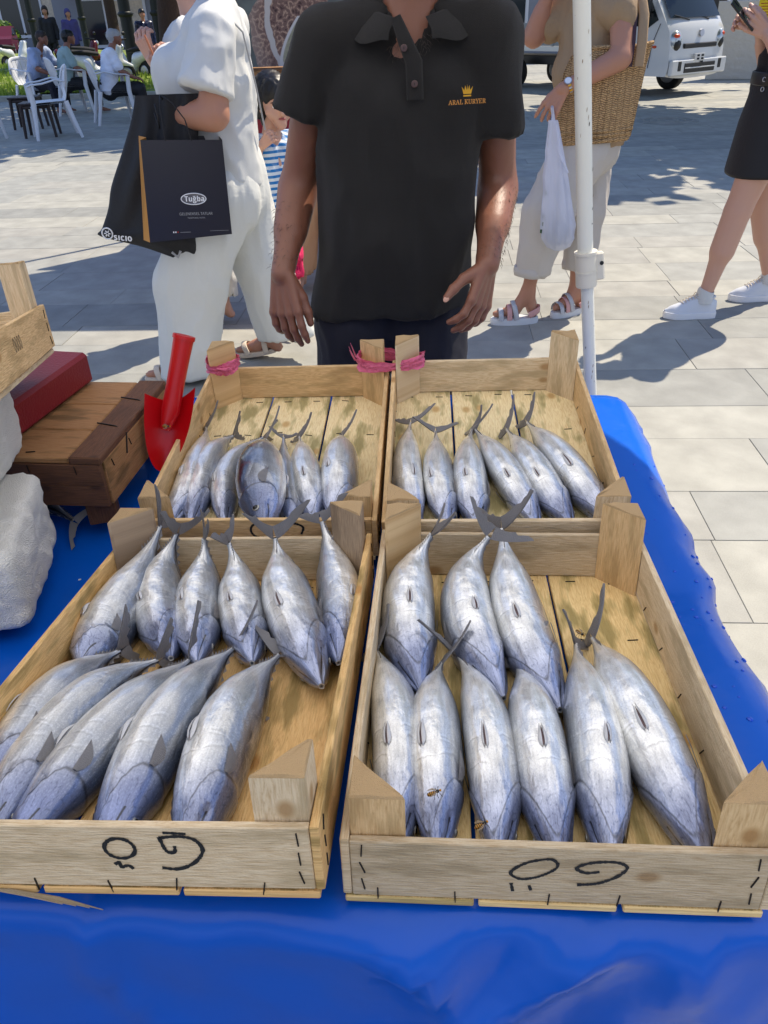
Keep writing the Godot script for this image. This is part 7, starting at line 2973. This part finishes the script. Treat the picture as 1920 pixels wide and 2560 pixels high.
func scooter(label: String, at: Vector3, turn: float, paint: Material) -> void:
	var o := thing("scooter", label, "scooter", at, turn, "scooters parked beyond the lawn")
	wheel(o, V(0.62, 0.25, 0), 0.25, 0.11, Vector3.BACK, M["metal"])
	wheel(o, V(-0.58, 0.25, 0), 0.25, 0.12, Vector3.BACK, M["metal"])
	var f := Flesh.new()
	f.chain([V(0.52, 0.85, 0), V(0.42, 0.55, 0), V(0.25, 0.32, 0), V(-0.15, 0.32, 0), V(-0.35, 0.55, 0), V(-0.75, 0.68, 0)], [0.12, 0.16, 0.14, 0.13, 0.17, 0.10])
	f.add(V(0.60, 0.50, 0), V(0.80, 0.42, 0), 0.08, 0.05)
	cloth("fairing", o, f, paint, 0.03, 0.08, 0.0, 1.0, Vector3.ONE, 1)
	var g := Geo.new()
	g.tube([V(-0.02, 0.74, 0), V(-0.3, 0.78, 0), V(-0.68, 0.82, 0)], [0.10, 0.13, 0.10], 10, true, 0.5, Vector3.UP)
	part("saddle", g, M["rubber"], o)
	g = Geo.new()
	g.tube([V(0.44, 1.02, -0.34), V(0.52, 1.0, -0.1), V(0.52, 1.0, 0.1), V(0.44, 1.02, 0.34)], 0.022, 8)
	part("handlebar", g, M["rubber"], o)
	g = Geo.new()
	g.ball(V(0.62, 0.88, 0), V(0.06, 0.08, 0.10), Basis.IDENTITY, 10)
	part("headlight", g, M["lamp_glass"], o)
	for q in [-1.0, 1.0]:
		g = Geo.new()
		g.ball(V(0.46, 1.16, q * 0.30), V(0.03, 0.05, 0.07), Basis.IDENTITY, 8)
		part("mirror", g, M["dark_trim"], o)


func build_left_background() -> void:
	# chairs, tables, men
	chair0 = make_chair("empty white plastic armchair facing left beside the brown table")
	chair0.position = V(-5.72, 0, -12.75)
	chair0.scale = Vector3.ONE * 1.12
	chair0.rotation.y = deg_to_rad(-62)
	var c := copy(chair0, "white plastic armchair under the man in bright white shirt")
	c.position = V(-5.38, 0, -14.45)
	c.rotation.y = deg_to_rad(118)
	c = copy(chair0, "white plastic armchair behind the man in mint shirt")
	c.position = V(-6.82, 0, -16.2)
	c.rotation.y = deg_to_rad(125)
	c = copy(chair0, "white plastic armchair under the man in pale blue shirt")
	c.position = V(-7.65, 0, -16.6)
	c.rotation.y = deg_to_rad(65)
	c = copy(chair0, "white plastic armchair cut by the picture's left edge")
	c.position = V(-6.80, 0, -12.45)
	c.rotation.y = deg_to_rad(95)
	low_table("brown plastic low table nearer the square, beside the empty chair", V(-6.02, 0, -12.95), 0.25)
	low_table("brown plastic low table farther back, nearer the lawn", V(-6.72, 0, -14.1), 0.2)
	seated_man("grey-haired man in bright white shirt seated on plastic chair", V(-5.34, 0, -14.45), deg_to_rad(112), M["bright_cloth"], M["hair_grey"], 0.06, M["black_cloth"], 201)
	seated_man("dark-haired man in mint shirt seated with his back turned", V(-6.80, 0, -16.2), deg_to_rad(115), M["mint_cloth"], M["hair_black"], 0.05, M["black_cloth"], 203)
	seated_man("man in pale blue shirt and jeans leaning forward, nearest the lawn", V(-7.50, 0, -16.5), deg_to_rad(72), M["pale_blue_cloth"], M["hair_brown"], 0.16, M["navy_denim"], 205)
	standing("bare-headed person in dark jacket standing beyond the seated men", V(-12.9, 0, -30.0), 0.3, M["black_cloth"], M["black_cloth"], M["hair_brown"], 1.12, 207)
	standing("person in purple coat and headscarf beyond the seated men", V(-12.15, 0, -30.0), 0.6, M["purple_cloth"], M["black_cloth"], M["purple_cloth"], 1.06, 209)
	standing("person in dark blue beside the tree trunks, left of the woman in white", V(-8.05, 0, -25.0), 0.6, M["car_blue"], M["navy_denim"], M["hair_black"], 0.98, 211)
	# trees: one trunk seen, two more whose shade falls on the square
	tree("thick-trunked plane tree behind the woman in white, left of her shoulder", V(-6.45, 0, -22.0), 0.30, 3.6, V(0.5, 5.4, 0.3), V(3.0, 1.6, 3.0), 2600, 3)
	tree("plane tree hidden behind the woman in white, shading the chairs", V(-2.9, 0, -16.6), 0.16, 3.4, V(-0.6, 4.8, 0.6), V(3.2, 1.3, 2.6), 6000, 5)
	tree("plane tree at the right edge shading the truck and paving", V(6.3, 0, -13.2), 0.20, 3.4, V(-1.4, 4.6, -0.3), V(3.6, 1.3, 3.8), 9000, 8)
	tree("young plane tree standing before the shop front", V(-11.5, 0, -32.0), 0.20, 3.2, V(0.4, 5.2, 0.2), V(2.4, 1.6, 2.4), 2000, 13)
	# lamp posts and thin trunks
	for q in [[-17.9, -40.0, 0.24, 0.16, "dark green iron post nearest the left edge, before the cream house"], [-15.6, -40.0, 0.17, 0.15, "thin dark post second from left, before the cream house"], [-10.25, -30.0, 0.13, 0.10, "slim dark post beside the scooters"], [-8.85, -26.0, 0.20, 0.18, "broad dark post left of the thick tree trunk"], [-7.95, -26.0, 0.17, 0.15, "broad dark post close to the thick tree trunk"], [-7.15, -24.0, 0.09, 0.08, "slim dark post touching the thick tree trunk"]]:
		var o := thing("lamp_post", q[4], "post", V(q[0], 0, q[1]), 0.0, "dark posts across the square")
		var g := Geo.new()
		g.tube([V(0, 0, 0), V(0, 0.25, 0), V(0, 0.4, 0), V(0, 4.2, 0)], [q[2], q[2], q[3], q[3] * 0.8], 14)
		part("shaft", g, M["iron"], o)
		g = Geo.new()
		g.tube([V(0, 1.55, 0), V(0, 1.62, 0), V(0, 1.68, 0)], [q[3] * 1.0, q[3] * 1.3, q[3] * 1.0], 14)
		part("collar", g, M["iron"], o)
		g = Geo.new()
		g.ball(V(0, 4.35, 0), V(0.22, 0.24, 0.22), Basis.IDENTITY, 12)
		part("lamp", g, M["frame_white"], o)
	# far houses
	var b := thing("house", "cream house with wide white-framed windows at the far left", "house", V(-33.0, 0, -64.0))
	var g := Geo.new()
	g.box(V(0, 3.5, 0), V(16.5, 7.0, 8.0), Basis.IDENTITY, 0.02)
	part("wall", g, M["cream_wall"], b)
	g = Geo.new()
	g.box(V(0, 0.4, 4.02), V(16.6, 0.8, 0.1), Basis.IDENTITY, 0.02)
	part("plinth", g, M["grey_wall"], b)
	for q in [[-3.4, 1.9, 2.6, 2.0], [0.6, 1.9, 3.4, 2.0], [5.6, 2.1, 3.0, 2.8]]:
		g = Geo.new()
		g.box(V(q[0], q[1], 4.03), V(q[2], q[3], 0.12), Basis.IDENTITY, 0.01)
		var w := part("window", g, M["frame_white"], b)
		for k in 2:
			g = Geo.new()
			g.box(V(q[0] + (k - 0.5) * q[2] * 0.48, q[1], 4.10), V(q[2] * 0.42, q[3] * 0.86, 0.04), Basis.IDENTITY, 0.0)
			part("pane", g, M["window_glass"], w)
	for i in 7:
		g = Geo.new()
		g.box(V(3.3 + 0.0, 0.9 + i * 0.28, 4.12), V(0.9, 0.14, 0.05), Basis.IDENTITY, 0.01)
		part("shutter_slat", g, M["frame_white"], b)
	b = thing("shop", "grey shop front with blue awning behind the scooters", "shop", V(-18.4, 0, -62.0))
	g = Geo.new()
	g.box(V(0, 3.0, 0), V(12.4, 6.0, 7.0), Basis.IDENTITY, 0.02)
	part("wall", g, M["grey_wall"], b)
	g = Geo.new()
	g.prism(PackedVector2Array([Vector2(0, 0), Vector2(2.2, -0.7), Vector2(2.2, -0.95), Vector2(0, -0.3)]), 10.5, Transform3D(Basis(Vector3.BACK, Vector3.UP, Vector3.RIGHT), V(-5.2, 4.25, 3.5)))
	part("awning", g, M["blue_awning"], b)
	for q in [[-3.6, 1.4, 1.7, 2.8, "dark_trim"], [-1.2, 1.6, 2.2, 2.2, "cream_wall"], [1.6, 1.7, 1.6, 2.0, "dark_trim"], [4.2, 1.5, 1.3, 2.6, "frame_white"]]:
		g = Geo.new()
		g.box(V(q[0], q[1], 3.53), V(q[2], q[3], 0.12), Basis.IDENTITY, 0.01)
		var w := part("shop_window", g, M["frame_white"], b)
		g = Geo.new()
		g.box(V(q[0], q[1], 3.60), V(q[2] * 0.84, q[3] * 0.86, 0.04), Basis.IDENTITY, 0.0)
		part("pane", g, M["window_glass"] if q[4] != "cream_wall" else M["cream_wall"], w)
	b = thing("house", "pale house behind the trees, left of the woman in white", "house", V(-6.0, 0, -66.0))
	g = Geo.new()
	g.box(V(0, 3.5, 0), V(13.0, 7.0, 8.0), Basis.IDENTITY, 0.02)
	part("wall", g, M["cream_wall"], b)
	for i in 4:
		g = Geo.new()
		g.box(V(-4.6 + i * 3.0, 1.8, 4.04), V(1.5, 2.2, 0.12), Basis.IDENTITY, 0.01)
		var w := part("window", g, M["frame_white"], b)
		g = Geo.new()
		g.box(V(-4.6 + i * 3.0, 1.8, 4.11), V(1.3, 2.0, 0.04), Basis.IDENTITY, 0.0)
		part("pane", g, M["window_glass"], w)
	# bushes before the houses
	for q in [[-13.2, -52.0, 1.6, "leafy bush far off between the dark posts"], [-11.0, -48.0, 1.3, "lower leafy bush far off, right of the other bush"], [-27.0, -56.0, 1.0, "small bush before the cream house"]]:
		var o := thing("bush", q[3], "bush", V(q[0], 0, q[1]))
		var rg := RandomNumberGenerator.new()
		rg.seed = int(q[1] * -7)
		var lf := Geo.new()
		lf.grid([[V(0, 0, -0.1), V(0, 0, -0.1)], [V(-0.07, 0.02, 0), V(0.07, 0.02, 0)], [V(0, 0, 0.1), V(0, 0, 0.1)]])
		var mm := MultiMesh.new()
		mm.transform_format = MultiMesh.TRANSFORM_3D
		mm.mesh = lf.mesh()
		mm.instance_count = 900
		for i in 900:
			var d := V(rg.randfn(), absf(rg.randfn()), rg.randfn()).normalized() * pow(rg.randf(), 0.33)
			mm.set_instance_transform(i, Transform3D(Basis(V(rg.randfn(), rg.randfn(), rg.randfn()).normalized(), rg.randf() * TAU) * Basis.from_scale(Vector3.ONE * 2.0), V(0, 0.2, 0) + d * V(q[2], q[2] * 1.5, q[2])))
		var mi := MultiMeshInstance3D.new()
		mi.name = "foliage"
		mi.multimesh = mm
		mi.material_override = M["leaf"]
		o.add_child(mi)
		mi.set_meta("kind", "stuff")
	# parked scooters and car
	scooter("white scooter parked at the far left edge beside the red car", V(-15.9, 0, -33.5), 1.3, M["truck_paint"])
	scooter("white scooter parked nearest the mint shirt's shoulder", V(-8.9, 0, -23.5), 0.5, M["truck_paint"])
	scooter("pale scooter parked behind the white shirt, facing left", V(-8.6, 0, -25.0), 2.6, M["truck_paint"])
	scooter("dark scooter parked between the lawn and the slim post", V(-10.3, 0, -27.0), 0.2, M["car_blue"])
	scooter("dark red scooter parked behind the seated men's heads", V(-11.4, 0, -28.5), 0.8, M["car_red"])
	var o := thing("car", "dark red and blue car parked before the cream house", "car", V(-24.0, 0, -49.0), deg_to_rad(-70))
	g = Geo.new()
	var side := PackedVector2Array([Vector2(-2.0, 0.30), Vector2(-2.05, 0.85), Vector2(-1.9, 0.98), Vector2(-1.25, 1.40), Vector2(0.25, 1.44), Vector2(0.95, 0.98), Vector2(1.9, 0.85), Vector2(2.05, 0.6), Vector2(2.0, 0.30)])
	g.prism(side, 1.6, Transform3D(Basis.IDENTITY, V(0, 0, -0.8)))
	part("body", g, M["car_red"], o)
	for q in [-1.0, 1.0]:
		g = Geo.new()
		g.prism(PackedVector2Array([Vector2(-1.55, 1.0), Vector2(-1.15, 1.33), Vector2(0.2, 1.36), Vector2(0.72, 1.0)]), 0.012, Transform3D(Basis.IDENTITY, V(0, 0, q * 0.806 - 0.006)))
		part("side_window", g, M["window_glass"], o)
		for x in [-1.25, 1.25]:
			wheel(o, V(x, 0.31, q * 0.74), 0.31, 0.2, Vector3.BACK, M["metal"])
	g = Geo.new()
	g.poly([V(-1.93, 1.0, -0.7), V(-1.93, 1.0, 0.7), V(-1.30, 1.40, 0.62), V(-1.30, 1.40, -0.62)], V(-0.6, 0.8, 0))
	part("rear_window", g, M["car_blue"], o)
	for q in [-0.65, 0.65]:
		g = Geo.new()
		g.box(V(-2.05, 0.78, q), V(0.06, 0.22, 0.2), Basis.IDENTITY, 0.02)
		part("tail_lamp", g, M["red_ink"], o)
